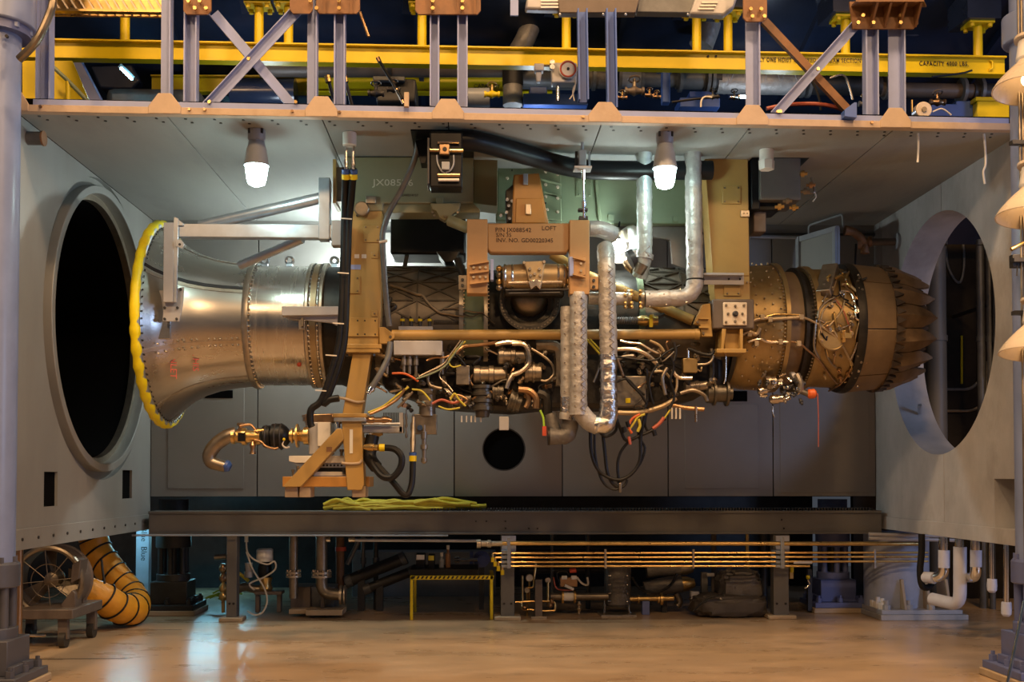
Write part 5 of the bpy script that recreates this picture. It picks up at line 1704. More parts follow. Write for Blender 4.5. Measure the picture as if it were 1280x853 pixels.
def braid(t, x0, x1, y0, y1, Y, r, mt='quilt_dark', n=14):
    """laced seam zigzag down the jacket"""
    mb = MB(); pts = []
    for k in range(n):
        f_ = k / (n - 1)
        xx = x0 + (x1 - x0) * f_
        pts.append(P(xx + (3.0 if k % 2 else -3.0), y0 + (y1 - y0) * f_, Y))
    part('lacing', mb.tube(pts, r, 5, 0), mt, t)


t = lag('lagged_pipe', [(805, 187.5, 9.6), (806, 322, 9.75), (800, 345, 9.85)], .070, 'quilt_cool', 'silver quilted pipe dropping from the ceiling left of the jar lamp')
braid(t, 809, 809, 195, 320, 9.675, .006, 'quilt', 22)
studs(t, [(809, 205 + k * 14) for k in range(9)], 9.678)
part('cuff', MB().cyl(P(807, 318, 9.75), P(806, 324, 9.75), .076, None, 20), 'quilt', t)
part('end_cuff', MB().cyl(P(803, 330, 9.76), P(797, 342, 9.78), .062, .05, 16), 'pipe_dull', t)
part('flange', MB().cyl(P(787, 325, 9.8), P(793, 322, 9.8), .09, None, 18), 'dark_steel', t)
t = lag('lagged_pipe', [(866, 189.5, 9.58), (869, 372, 9.62), (806, 374, 9.62)], .075, 'quilt', 'silver lagged pipe from the ceiling bending left above the long tan tube')
studs(t, [(861, 300), (861, 330), (812, 367), (830, 368), (850, 362), (812, 383), (833, 381), (858, 378)], 9.55)
part('strap', MB().ring(P(869, 350, 9.62), (0, 0, 1), .077, .008, 28, 6), 'black_rubber', t)
part('strap', MB().ring(P(868, 305, 9.63), (0, 0, 1), .076, .004, 28, 6), 'quilt_dark', t)
part('tail', MB().cyl(P(786, 374, 9.62), P(735, 373, 9.62), .058, None, 18), 'quilt', t)
for x in (784, 800):
    part('flange', MB().cyl(P(x, 374, 9.62), P(x + 4, 374, 9.62), .085, None, 18), 'pipe_dull', t)
mb = MB()
for y in (364, 369, 379, 384):
    for x in (782, 790, 801):
        mb.sphere(P(x, y, 9.55), .018, 8, 5)
part('nuts', mb, 'brass', t, stuff=True)
t = lag('lagged_pipe', [(757, 309, 9.62), (758, 330, 9.52), (761, 447, 9.5)], .078, 'quilt', 'tall quilted pipe ending in crumpled foil in front of the long tan tube')
part('top_taper', MB().cyl(P(757, 306, 9.64), P(758, 328, 9.53), .05, .072, 16), 'quilt', t)
braid(t, 763, 765, 332, 446, 9.418, .004, 'pipe_dull', 26)
studs(t, [(751, 335 + k * 17) for k in range(7)] + [(762, 340 + k * 13) for k in range(8)], 9.435)
ft = part('foil_wrap', puffy([P(760, 444, 9.5), P(761, 518, 9.5)], .080, .1, 24, .018, .06), 'foil', t)
part('foil_elbow', puffy([P(761, 512, 9.5), P(759, 531, 9.5), P(742, 531, 9.5)], .082, .14, 24, .02, .06), 'foil', t)
part('elbow_jacket', MB().tube([P(748, 533, 9.5), P(736, 527, 9.5), P(725, 514, 9.5)], .080, 20), 'quilt', t)
t = lag('lagged_pipe', [(723, 366, 9.48), (723, 519, 9.48)], .078, 'quilt', 'straight quilted pipe with laced seam hanging below the yoke arm')
braid(t, 729, 729, 372, 515, 9.398, .004, 'pipe_dull', 30)
studs(t, [(719, 378 + k * 13) for k in range(11)], 9.408)
t = lag('lagged_pipe', [(709, 384, 9.56), (709, 512, 9.56), (707, 525, 9.56)], .060, 'quilt', 'narrower quilted pipe tucked left of the straight laced one')
part('foil_cuff', MB().cyl(P(709, 497, 9.56), P(708, 524, 9.56), .064, .058, 18), 'foil', t)
studs(t, [(706, 400 + k * 18) for k in range(6)], 9.5)
t = thing('lagged_elbow', 'dark quilted open elbow hanging under the narrow lagged pipe', 'pipe')
part('jacket', puffy([P(713, 526, 9.6), P(711, 546, 9.6), P(686, 546, 9.6)], .073, .13, 20, .02, .07), 'quilt_dark', t)
part('mouth', MB().cyl(P(687, 546, 9.6), P(684.5, 546, 9.6), .078, None, 20), 'core_dark', t)
part('upper_cuff', MB().cyl(P(688, 518, 9.7), P(694, 538, 9.68), .05, .055, 16), 'quilt_dark', t)
t = thing('lagged_elbow', 'grey lagged elbow stub leaving the yoke arm towards the work lamp', 'pipe')
part('jacket', MB().tube([P(736, 286, 9.62), P(752, 287, 9.64), P(768, 294, 9.72)], [.07, .074, .075], 20), 'quilt', t)
part('mouth_ring', MB().ring(P(768, 294, 9.72), (1, .5, -.4), .07, .01, 24, 6), 'pipe_dull', t)
t = thing('pale_elbow', 'pale green-lit elbow and flange beside the work lamp', 'pipe')
part('elbow', MB().tube([P(780, 296, 10.15), P(790, 290, 10.1), P(795, 300, 10.05), P(795, 312, 10.05)], .065, 18), 'quilt_cool', t)
part('flange', MB().cyl(P(776, 290, 10.1), P(779, 302, 10.1), .07, None, 18), 'pipe_dull', t)
part('small_pipe', MB().tube([P(790, 322, 9.95), P(784, 330, 9.95), P(792, 338, 9.9)], .04, 12), 'copper', t)

# small corrugated hose left of right bracket
t = thing('braided_hose', 'grey corrugated hose with gold end fitting lying above the long tan tube', 'hose')
mb = MB().tube([P(770, 401, 9.85), P(798, 401, 9.85)], .03, 12, 0)
part('hose', mb, 'quilt_dark', t)
for k in range(10):
    part('corrugation', MB().ring(P(771 + k * 2.8, 401, 9.85), (1, 0, 0), .031, .006, 16, 6), 'quilt_dark', t)
part('end_fitting', MB().lathe(P(797, 401, 9.85), P(822, 401, 9.85), [(0, .035), (.2, .05), (.45, .05), (.46, .04), (.6, .04), (.61, .06), (.8, .06), (.81, .045), (1, .045)], 14), 'brass', t)
part('name_tag', MB().pbox(812, 394, 816, 409, 9.77, 9.79), 'yellow_paint', t)

# ================================================================== ALUMINIUM SUPPORT ARM OVER THE BELLMOUTH
aa = thing('support_arm', 'welded aluminium arm holding the bellmouth from the tan column', 'support')
AY = 9.6
part('bar', MB().pbox(222, 280, 432, 297, AY, AY + .11), 'aluminium', aa, .006)
part('drop_plate', MB().pbox(204, 278, 217, 378, AY - .03, AY + .09), 'alu_paint', aa, .005)
part('drop_edge', MB().pprism([(217, 271), (223, 273), (221, 378), (217, 378)], AY - .03, AY - .01), 'aluminium', aa, .003)
part('corner_gusset', MB().pprism([(219, 271), (229, 279), (229, 282), (219, 282)], AY - .02, AY + .02), 'aluminium', aa, .003)
part('round_tube', MB().cyl(P(250, 283, AY + .2), P(400, 248, AY + .05), .052, None, 20), 'aluminium', aa)
part('post', MB().pbox(398, 222, 412, 299, AY - .012, AY + .12), 'aluminium', aa, .006)
part('block', MB().pbox(414, 275, 428, 307, AY - .02, AY + .1), 'alu_paint', aa, .008)
part('lower_tube', MB().cyl(P(300, 332, AY + .4), P(378, 299, AY + .15), .04, None, 16), 'aluminium', aa)
part('foot_plate', MB().pprism([(205, 378), (222, 360), (230, 359), (228, 382), (224, 402), (203, 402)], AY + .03, AY + .05), 'alu_paint', aa, .003)
part('pivot', MB().pprism([(219, 300), (226, 299), (231, 306), (228, 311), (219, 308)], AY - .05, AY - .02), 'aluminium', aa, .003)
mb = MB()
for x, y in ((225, 306), (206, 385), (222, 385), (206, 399), (221, 399), (226, 362)):
    q = P(x, y, AY - .04 if y < 320 else AY + .03); mb.cyl(q, q - Vector((0, .012, 0)), .012, None, 8)
part('bolts', mb, 'dark_steel', aa, stuff=True)
ab = thing('stiffener_arm', 'pale bracket arm bolted across the inlet duct to the tan column', 'bracket')
part('arm', MB().pprism([(352, 383), (424, 383), (424, 394), (352, 395)], 9.68, 9.80), 'alu_paint', ab, .006)
part('gusset', MB().pprism([(352, 395), (424, 394), (428, 410), (414, 404), (378, 400), (366, 400)], 9.74, 9.78), 'alu_paint', ab, .004)
part('strut', MB().pbox(373, 398, 381, 412, 9.74, 9.8), 'flange_metal', ab, .003)
part('drop_pin', MB().pbox(376, 397, 379, 408, 9.7, 9.74), 'pipe_dull', ab, .002)

# ================================================================== HOSES AT THE LEFT COLUMN
hc = thing('hose_socket', 'white ceiling socket with two chrome hose tails above the tan column', 'socket')
q = P(437, 167, 9.1)
part('socket', MB().cyl((q.x, 9.1, ZC), (q.x, 9.1, ZC - .11), .058, None, 24), 'white_paint', hc, .005)
for x in (432.5, 441.5):
    part('tail', MB().lathe(P(x, 183, 9.1), P(x, 212, 9.1), [(0, .014), (.6, .014), (.62, .02), (.8, .02), (.82, .016), (1, .016)], 12), 'chrome', hc)
for i, (pts, lab) in enumerate([([(432, 212), (431, 260), (429, 340), (425, 420), (416, 460), (402, 500), (389, 512), (388, 528), (390, 534)], 'black hose with blue and yellow band hanging left of its twin down the tan column'),
                                ([(442, 212), (439, 250), (436, 280), (434, 340), (431, 420), (424, 455), (412, 490), (405, 505), (412, 500), (424, 498)], 'black hose with blue and yellow band hanging right of its twin down the tan column')]):
    t = thing('hydraulic_hose', lab, 'hose')
    Yh = 9.5
    part('hose', MB().tube([P(x, y, 9.1 + (Yh - 9.1) * min(1, (y - 205) / 60)) for x, y in pts], S(4.4, 9.5), 12), 'black_rubber', t)
    for (y0, y1, mt) in ((212, 218, 'blue_band'), (218, 224, 'yellow_paint')):
        part('band', MB().cyl(P(pts[0][0], y0, 9.14), P(pts[0][0], y1, 9.16), S(5, 9.2), None, 14), mt, t)
    if i == 0:
        for (x, y) in ((434, 273), (430, 341), (424, 404), (415, 444), (402, 488)):
            part('zip_tie', MB().obox(P(x - 8, y, 9.42), P(x + 6, y + 1, 9.42), .01, .01), 'white_wire', t)
t = thing('grey_hose', 'long grey hose falling from the ceiling mouth past the tan column to the gearbox', 'hose')
part('hose', MB().tube([P(523, 176, 9.2), P(518, 200, 9.3), P(503, 235, 9.45), P(488, 262, 9.5), P(480, 285, 9.52), P(478, 300, 9.52), P(481, 350, 9.55), P(484, 385, 9.6), P(487, 408, 9.62)], .026, 12), 'grey_machine', t)
part('lower_hose', MB().tube([P(488, 428, 9.6), P(485, 447, 9.58), P(476, 466, 9.56), P(464, 486, 9.55)], .028, 12), 'grey_machine', t)
part('fitting', MB().lathe(P(468, 480, 9.56), P(460, 492, 9.55), [(0, .03), (.4, .03), (.42, .036), (.7, .036), (.72, .024), (1, .024)], 12), 'chrome', t)
part('zip_tie', MB().cyl(P(474, 303, 9.5), P(484, 301, 9.5), .012, None, 8), 'white_wire', t)
t = thing('loop_hose', 'black hose looping beside the foot of the tan column to a chrome fitting', 'hose')
part('hose', MB().tube([P(481, 560, 9.66), P(494, 562, 9.62), P(502, 572, 9.6), P(500, 586, 9.6), (P(490, 597, 9.6)), P(478, 596, 9.62), P(468, 584, 9.7), P(462, 570, 9.8)], .030, 10), 'black_rubber', t)
part('hose', MB().tube([P(470, 580, 9.72), P(486, 597, 9.68), P(494, 606, 9.66), P(503, 617, 9.66), P(510, 618, 9.66), P(515, 603, 9.68), P(516, 575, 9.7)], .028, 10), 'black_rubber', t)
part('band', MB().cyl(P(474, 560, 9.66), P(481, 560, 9.66), .034, None, 12), 'yellow_paint', t)
part('fitting', MB().lathe(P(455, 559, 9.7), P(473, 560, 9.66), [(0, .02), (.4, .034), (.7, .034), (.72, .026), (1, .03)], 12), 'brass', t)
part('band', MB().cyl(P(516, 577, 9.7), P(516, 570, 9.7), .034, None, 12), 'yellow_paint', t)
part('band', MB().cyl(P(516, 570, 9.7), P(516, 566, 9.7), .034, None, 12), 'blue_band', t)
part('tail', MB().lathe(P(516, 566, 9.7), P(517, 522, 9.8), [(0, .022), (.3, .026), (.5, .022), (.9, .016), (1, .02)], 12), 'accessory', t)
part('bundle', MB().tube([P(466, 545, 9.85), P(462, 570, 9.82), P(470, 584, 9.75)], .06, 12), 'black_rubber', t)
cbk = thing('cable_tray', 'open aluminium tray with brass connectors reaching right from the tan column knee', 'tray')
part('tray', MB().pbox(452, 533, 503, 541, 9.85, 10.0), 'alu_paint', cbk, .004)
part('tray_end', MB().pbox(499, 516, 504, 541, 9.85, 10.0), 'alu_paint', cbk, .003)
for k in range(11):
    part('comb_tooth', MB().pbox(479 + k * 2.0, 516, 480 + k * 2.0, 531, 9.92, 9.94), 'dark_steel', cbk)
part('connector', MB().lathe(P(458, 526, 9.82), P(490, 526, 9.82), [(0, .03), (.1, .04), (.3, .04), (.32, .03), (.6, .03), (.62, .04), (.75, .04), (1, .02)], 12), 'copper', cbk)
part('rail', MB().cyl(P(452, 530, 9.8), P(500, 530, 9.8), .012, None, 8), 'aluminium', cbk)

# ================================================================== STARTER / PUMP ASSEMBLY AT LOWER LEFT
sp_ = thing('starter_unit', 'brass and black starter motor with bent exhaust pipe beside the tan column foot', 'motor')
SY = 9.9
part('exhaust', MB().tube([P(296, 542, SY), P(284, 546, SY), P(270, 556, SY), P(262, 568, SY), P(263, 577, SY), P(271, 581, SY), P(282, 584, SY)], [.06, .066, .064, .062, .058, .055, .05], 18), 'pipe_dull', sp_)
part('blue_cap', MB().lathe(P(281, 582, SY), P(288, 585, SY), [(0, .052), (.5, .056), (1, .035)], 16), 'blue_band', sp_)
part('collar', MB().lathe(P(290, 546, SY), P(326, 546, SY), [(0, .07), (.1, .07), (.12, .055), (.35, .06), (.37, .08), (.5, .08), (.52, .06), (.8, .05), (.82, .075), (1, .075)], 20), 'brass', sp_)
part('collar_block', MB().pbox(297, 541, 306, 552, SY - .1, SY - .06), 'black_paint', sp_, .003)
part('motor', MB().lathe(P(328, 546, SY), P(362, 545, SY), [(0, .08), (.05, .1), (.3, .1), (.32, .085), (.36, .085), (.38, .115), (.75, .115), (.9, .09), (1, .06)], 24), 'black_paint', sp_)
for x, r in ((333, .102), (345, .117), (352, .117)):
    part('motor_ring', MB().ring(P(x, 546, SY), (1, 0, 0), r, .008, 28, 6), 'dark_steel', sp_)
part('coupling', MB().lathe(P(360, 545, SY), P(386, 545, SY), [(0, .05), (.15, .05), (.17, .07), (.25, .07), (.27, .045), (.4, .045), (.42, .11), (.5, .11), (.52, .05), (.75, .06), (.77, .08), (1, .08)], 20), 'brass', sp_)
part('sensor', MB().lathe(P(316, 552, SY - .05), P(316, 568, SY - .05), [(0, .012), (.3, .03), (.6, .018), (1, .03)], 10), 'copper', sp_)
for px, mt, r in (([(300, 533), (312, 531), (318, 536), (322, 541)], 'copper', .012), ([(318, 550), (326, 552), (332, 558), (342, 561), (348, 560)], 'copper', .011), ([(355, 550), (353, 556), (357, 560), (362, 559)], 'white_wire', .008), ([(318, 539), (330, 538)], 'brass', .012)):
    part('sense_line', MB().tube([P(x, y, SY - .08) for x, y in px], r, 8), mt, sp_)
part('valve_knob', MB().lathe(P(301, 541, SY), P(301, 529, SY), [(0, .03), (.4, .03), (.42, .02), (.7, .02), (.72, .035), (1, .035)], 12), 'copper', sp_)
part('wire_tip', MB().sphere(P(355, 549.5, SY - .13), .014, 8, 6), 'yellow_paint', sp_)
gbx = thing('gearbox_mount', 'silver gearbox and machined slide carried on the tan column foot', 'gearbox')
part('case', MB().pbox(386, 528, 414, 568, 9.9, 10.15), 'alu_paint', gbx, .008)
part('cover', MB().pbox(397, 528, 413, 558, 9.87, 9.9), 'white_paint', gbx, .004)
part('top_case', MB().pprism([(380, 518), (416, 517), (418, 528), (384, 530), (379, 524)], 9.92, 10.1), 'copper', gbx, .01)
part('slide', MB().pprism([(361, 570), (432, 570), (432, 579), (370, 579), (361, 577)], 9.86, 10.1), 'white_paint', gbx, .004)
part('slide', MB().pprism([(366, 579), (432, 579), (432, 585), (375, 585)], 9.88, 10.1), 'aluminium', gbx, .003)
part('slide', MB().pbox(388, 590, 432, 595, 9.86, 10.1), 'white_paint', gbx, .003)
part('slot', MB().pbox(396, 585, 432, 590, 9.88, 10.1), 'black_paint', gbx)
mb = MB()
for k in range(7):
    q = P(400 + k * 4.5, 582, 9.87); mb.cyl(q, q - Vector((0, .008, 0)), .010, None, 8)
part('holes', mb, 'text_black', gbx, stuff=True)
for x, y, r in ((380, 522, .018), (383, 529, .014), (423, 530, .03), (427, 565, .02), (366, 590, .014), (372, 586, .014), (430, 588, .022)):
    part('fitting', MB().lathe(P(x, y - 3, 9.84), P(x, y + 5, 9.84), [(0, r), (.4, r), (.42, r * .6), (1, r * .6)], 10), random.choice(['chrome', 'dark_steel', 'pipe_dull']), gbx)

# ================================================================== HANGING CABLES BELOW THE ENGINE
hang = [([(738, 540), (739, 565), (746, 585), (758, 596), (775, 600), (790, 592), (800, 575), (801, 545), (806, 520)], .016),
        ([(743, 541), (744, 570), (752, 600), (766, 612), (780, 608), (784, 600)], .012),
        ([(753, 538), (756, 565), (759, 590), (766, 605), (776, 611)], .016),
        ([(786, 552), (776, 565), (772, 580), (773, 598)], .013),
        ([(770, 520), (770, 538), (758, 546), (750, 541)], .013),
        ([(771, 524), (776, 538), (783, 551), (800, 545), (816, 538)], .014),
        ([(810, 510), (806, 530), (812, 540), (820, 530), (832, 524)], .012),
        ([(800, 522), (798, 545), (806, 560), (800, 580), (785, 596), (772, 604)], .012)]
for px, r in hang:
    t = thing('hanging_cable', 'black cable drooping in a loose loop under the engine near the foil elbow', 'cable', 'loose black cables drooping under the engine')
    part('cable', MB().tube([P(x, y, 9.72 + .01 * (hang.index((px, r)) % 4)) for x, y in px], r, 8), 'black_rubber', t)
single('clip', MB().pbox(774, 604, 777, 616, 9.68, 9.72), 'pipe_dull', 'small metal clip dangling at the lowest cable loop', 'clip', bev=.003)
t = thing('wire_bundle', 'bundle of yellow, red and orange wires with plugs under the grey electronics box', 'wires')
for px, mt, r in (([(786, 538), (792, 530), (797, 522), (806, 518)], 'yellow_wire', .010), ([(790, 542), (786, 534), (790, 524), (800, 518)], 'orange_plastic', .012), ([(797, 540), (800, 532), (798, 524)], 'yellow_wire', .014),
                  ([(786, 546), (788, 556)], 'red_wire', .014), ([(816, 536), (824, 530), (830, 522)], 'red_wire', .016), ([(830, 524), (834, 518), (838, 512)], 'yellow_wire', .008)):
    part('wire', MB().tube([P(x, y, 9.66) for x, y in px], r, 8), mt, t)
for x, y in ((779, 538), (817, 542), (784, 531)):
    part('plug', MB().cyl(P(x, y - 4, 9.66), P(x + 2, y + 3, 9.66), .02, None, 10), 'black_rubber', t)
t = thing('drain_tube', 'green tube with orange tag dangling under the pumps', 'tube')
part('tube', MB().tube([P(675, 513, 9.7), P(679, 522, 9.7), P(680, 533, 9.7)], .010, 8), 'green_wire', t)
part('tag', MB().pbox(678, 533, 683, 545, 9.69, 9.71), 'red_mark', t)
single('safety_wire', MB().tube([P(1022, 492, 9.95), P(1023, 520, 9.95), P(1023, 535, 9.95), P(1023, 559, 9.95)], .004, 6), 'red_wire', 'thin reddish wire dangling under the orange cap', 'wire')

# ================================================================== CEILING BOX AND FITTINGS AT THE RIGHT
jb = thing('junction_box', 'dark grey box with brass cocks hanging under the ceiling right of the tan column', 'box')
JY = 9.7
part('box', MB().pbox(950, 196, 1001, 250, JY, JY + .45), 'beam_grey', jb, .01)
part('recess', MB().pbox(939, 195, 950, 262, JY + .05, JY + .45), 'black_paint', jb, .01)
part('bottom_tray', MB().pbox(941, 250, 975, 263, JY + .1, JY + .4), 'black_paint', jb, .01)
part('top_plate', MB().pbox(940, 194, 1012, 197, JY - .02, JY + .5), 'black_paint', jb)
for x, y, mt in ((1003, 218, 'brass'), (1013, 232, 'copper'), (974, 259, 'brass'), (992, 260, 'brass'), (984, 252, 'pipe_dull'), (1006, 240, 'pipe_dull')):
    q = P(x, y, JY + .02)
    part('cock', MB().lathe(q + Vector((-.04, 0, 0)), q + Vector((.04, -.02, 0)), [(0, .015), (.3, .015), (.32, .03), (.68, .03), (.7, .015), (1, .015)], 10), mt, jb)
part('pipe_stub', MB().tube([P(1001, 240, JY + .05), P(1014, 242, JY + .05), P(1018, 238, JY + .05), P(1014, 222, JY + .05)], .010, 8), 'pipe_dull', jb)
part('hook', MB().tube([P(1018, 240, JY + .05), P(1020, 246, JY + .05), P(1016, 252, JY + .05)], .006, 6), 'white_wire', jb)
part('lower_arm', MB().pbox(942, 262, 958, 290, JY + .15, JY + .35), 'brown_steel', jb, .01)
t = thing('wall_valve', 'rusty pipe valve on the right wall near the open door', 'valve')
q = P(1113, 302, 11.6)
part('wall_flange', MB().cyl((XR, q.y, q.z), (XR - .03, q.y, q.z), .09, None, 20), 'grey_paint', t)
part('pipe', MB().cyl((XR, q.y, q.z), P(1082, 303, 11.7), .04, None, 14), 'brown_steel', t)
part('body', MB().lathe(P(1090, 302, 11.65), P(1072, 304, 11.7), [(0, .05), (.2, .06), (.3, .045), (.7, .05), (.72, .07), (1, .07)], 14), 'rust_primer', t)
part('branch', MB().tube([P(1080, 303, 11.68), P(1074, 296, 11.65), P(1066, 290, 11.65), P(1056, 288, 11.65)], [.05, .045, .045, .055], 12), 'rust_primer', t)
part('drop', MB().cyl(P(1081, 305, 11.68), P(1081, 317, 11.68), .045, .05, 12), 'rust_primer', t)
part('drain', MB().cyl(P(1070, 305, 11.9), P(1069, 333, 11.9), .012, None, 8), 'dark_steel', t)
t = thing('wall_conduit', 'thin grey conduit with elbows over the open door on the rear wall', 'conduit')
part('conduit', MB().bent([P(1011, 294, 12.1), P(1011, 282, 12.1), P(1053, 268, 11.7), P(1054, 284, 11.7)], .012, .04, 8), 'grey_paint', t)
part('run', MB().cyl(P(938, 296, 12.2), P(995, 297, 12.2), .02, None, 10), 'grey_paint', t)
for i, (px, lab) in enumerate([([(1147, 156, 8.95), (1148, 180, 8.95), (1147, 203, 8.95)], 'short white cord hanging straight from the deck edge near the last gusset'),
                               ([(1229, 162, 8.95), (1231, 180, 8.95), (1232, 205, 8.95), (1229, 215, 8.95), (1231, 230, 8.95)], 'knotted white cord hanging from the deck edge before the right wall')]):
    single('hanging_string', MB().tube([P(*q) for q in px], .009, 6), 'white_paint', lab, 'cord')
t = thing('wall_pipe_stub', 'short grey pipe stub sticking out of the left wall top', 'pipe')
q = P(38, 173, 8.9)
part('stub', MB().cyl((XL, q.y, q.z), (XL + .13, q.y, q.z), .055, None, 20), 'grey_machine', t)
part('rim', MB().cyl((XL + .12, q.y, q.z), (XL + .135, q.y, q.z), .062, None, 20), 'rust_primer', t)

# ================================================================== PIPES SEEN THROUGH THE OUTLET
ox = [(1170, 250, 600, 13.0, .12, 'beam_grey', 'wide grey vertical duct pipe beyond the outlet opening'),
      (1226, 230, 620, 12.9, .05, 'grey_machine', 'dark vertical pipe in the middle beyond the outlet'),
      (1237, 230, 620, 12.8, .035, 'grey_machine', 'slim dark vertical pipe between two thicker ones beyond the outlet'),
      (1247, 230, 470, 12.7, .05, 'grey_machine', 'blue-grey vertical pipe ending partway at the outlet edge')]
for x, y0, y1, Y, r, mt, lab in ox:
    t = thing('vertical_pipe', lab, 'pipe')
    part('pipe', MB().cyl((P(x, 400, Y).x, Y, 0 if y1 > 500 else P(x, y1, Y).z), (P(x, 400, Y).x, Y, 4.4), r, None, 20), mt, t)
    if y1 < 500:
        part('wall_tie', MB().box((P(x, 400, Y).x - .02, Y, P(x, 380, Y).z), (P(x, 400, Y).x + .02, 13.9, P(x, 376, Y).z)), 'dark_steel', t)
    for y in (300, 420):
        part('coupling', MB().cyl(P(x, y, Y), P(x, y + 7, Y), r * 1.12, None, 20), mt, t)
for px, r, mt, lab in [([(1180, 280), (1184, 336), (1200, 360), (1206, 330), (1202, 280)], .018, 'grey_machine', 'thin dark conduit with a hook bend beyond the outlet top'),
                       ([(1162, 487), (1215, 487), (1228, 470), (1229, 440)], .02, 'grey_machine', 'upper grey conduit bending up beyond the outlet'),
                       ([(1162, 514), (1218, 514), (1233, 500), (1234, 452)], .02, 'pipe_dull', 'lower long grey conduit bending up beyond the outlet'),
                       ([(1160, 520), (1174, 522), (1180, 536), (1180, 565)], .022, 'grey_machine', 'short conduit elbow dropping beyond the outlet bottom'),
                       ([(1202, 420), (1202, 480)], .015, 'yellow_paint', 'thin yellow rod beyond the outlet'),
                       ([(1223, 420), (1223, 480)], .018, 'yellow_paint', 'yellow rod beside the dark pipes beyond the outlet')]:
    single('conduit', MB().bent([P(x, y, 13.9 - r) for x, y in px], r, .15, 8), mt, lab, 'conduit')

# ================================================================== BELOW THE CELL: BEAM, POSTS, RAILS
BYF = 12.0
bm = thing('support_beam', 'long dark grey steel beam on three posts carrying the cell rear', 'beam')
part('web', MB().pbox(186, 641, 1102, 668, BYF, BYF + .12), 'beam_grey', bm, .004)
part('flange', MB().pbox(186, 639, 1102, 642, BYF - .03, BYF + .25), 'beam_grey', bm, .003)
part('flange', MB().pbox(186, 666, 1102, 668.5, BYF - .03, BYF + .2), 'beam_grey', bm, .003)
for x0, x1 in ((283, 296), (626, 643), (967, 986)):
    p_ = part('post', MB().pbox(x0, 668, x1, 774, BYF, BYF + .14), 'beam_grey', bm, .005)
    a = P(x0, 700, BYF); b = P(x1, 700, BYF)
    part('grout_pad', MB().prism([(a.x - .07, BYF - .06, 0), (b.x + .07, BYF - .06, 0), (b.x + .07, BYF + .2, 0), (a.x - .07, BYF + .2, 0)], (0, 0, .045)), 'wood_base', p_, .01)
    m = MB()
    for x in (x0 + 4, x1 - 4):
        q = P(x, 755, BYF); m.cyl(q, q - Vector((0, .008, 0)), .014, None, 8)
    part('bolts', m, 'text_black', p_, stuff=True)
m = MB()
for k in range(150):
    x = P(540 + k * 3.7, 640, BYF).x
    m.box((x - .008, BYF + .02, P(640, 637.5, BYF).z - .012), (x + .008, BYF + .2, P(640, 637.5, BYF).z + .016))
part('grating_teeth', m, 'dark_steel', bm, stuff=True)
boltset([(595, 652), (608, 652), (632, 652), (632, 661), (661, 661), (672, 661), (977, 650), (980, 661)], BYF, .01, 'text_black', bm)
# walkway slab behind the beam
single('walkway_grating', MB().box((XL, BYF + .25, P(640, 640, BYF).z - .05), (XR, 12.56, P(640, 640, BYF).z)), 'dark_steel', 'dark walkway grating running behind the long grey beam', 'grating')
# yellow cables heaped on the beam
heap = MB()
for k in range(60):
    x0 = 402 + random.random() * 150; L_ = 30 + random.random() * 56
    y0 = 628 + random.random() * 9
    Yc = 12.04 + random.random() * .16
    pts = [P(x0, y0, Yc), P(x0 + L_ * .3, y0 - 2 + random.uniform(-3, 3), Yc), P(x0 + L_ * .65, y0 + random.uniform(-3, 2), Yc), P(min(x0 + L_, 608), min(y0 + random.uniform(-1, 2), 638), Yc)]
    heap.tube(pts, .02, 7, 3)
o_ = single('yellow_cable_heap', heap, 'yellow_wire', 'loose heap of thin yellow cables lying along the top of the grey beam', 'cables')
o_['kind'] = 'stuff'
# brass coloured rail pipes
rp = thing('pipe_rack', 'rack of thin brass-toned tubes with clamp plates in front of the beam posts', 'pipes')
RY = 11.82
part('main_tube', MB().cyl(P(600, 679.5, RY), P(1150, 680, RY), .024, None, 14), 'brass', rp)
for i, (y, x0, x1) in enumerate(((692, 617, 1160), (697.3, 620, 1160), (703, 624, 1160), (708, 629, 1012))):
    tb_ = part('tube', MB().cyl(P(x0, y, RY), P(x1, y - (1 if i < 3 else 0), RY), .013, None, 10), 'brass', rp)
    part('tube_tail', MB().bent([P(x0 + 2, y, RY), P(x0 - 1, y, RY), P(x0 - 1, y + 6, RY)], .012, .03, 8), 'brass', tb_)
    part('end_cap', MB().cyl(P(x0 - 1, y + 5, RY), P(x0 - 1, y + 11, RY), .020, None, 10), 'yellow_paint', tb_)
for x0, x1 in ((627, 645), (970, 987)):
    part('mount_plate', MB().pbox(x0, 670, x1, 690, BYF - .02, BYF), 'white_wrap', rp, .003)
    part('clamp_bar', MB().pbox((x0 + x1) / 2 - 2, 672, (x0 + x1) / 2 + 2, 711, RY - .05, RY - .02), 'grey_paint', rp, .003)
    for y in (691, 697, 703, 708):
        part('clip', MB().pbox(x0, y - 1.8, (x0 + x1) / 2 + 3, y + 1.8, RY - .02, BYF), 'grey_paint', rp, .002)
for x in (757, 867, 1094):
    part('clamp_bar', MB().pbox(x - 1.3, 687, x + 1.3, 711, RY - .03, RY - .01), 'flange_metal', rp, .002)
part('end_union', MB().lathe(P(596, 680, RY), P(628, 680, RY), [(0, .05), (.15, .05), (.17, .035), (.4, .035), (.42, .045), (.55, .045), (.57, .03), (1, .03)], 14), 'flange_metal', rp)
part('white_sleeve', MB().cyl(P(992, 703.5, RY), P(1015, 703.5, RY - .02), .016, None, 10), 'white_wrap', rp)
t = thing('grey_conduit', 'thin grey conduit strung under the beam at left', 'conduit')
part('conduit', MB().cyl(P(165, 669.5, 11.9), P(560, 670, 11.9), .010, None, 8), 'grey_paint', t)
part('pipe', MB().cyl(P(442, 675.5, 12.1), P(598, 676.5, 12.1), .018, None, 10), 'alu_paint', t)
part('coupling', MB().cyl(P(436, 675, 12.1), P(444, 675, 12.1), .03, None, 10), 'pipe_bright', t)
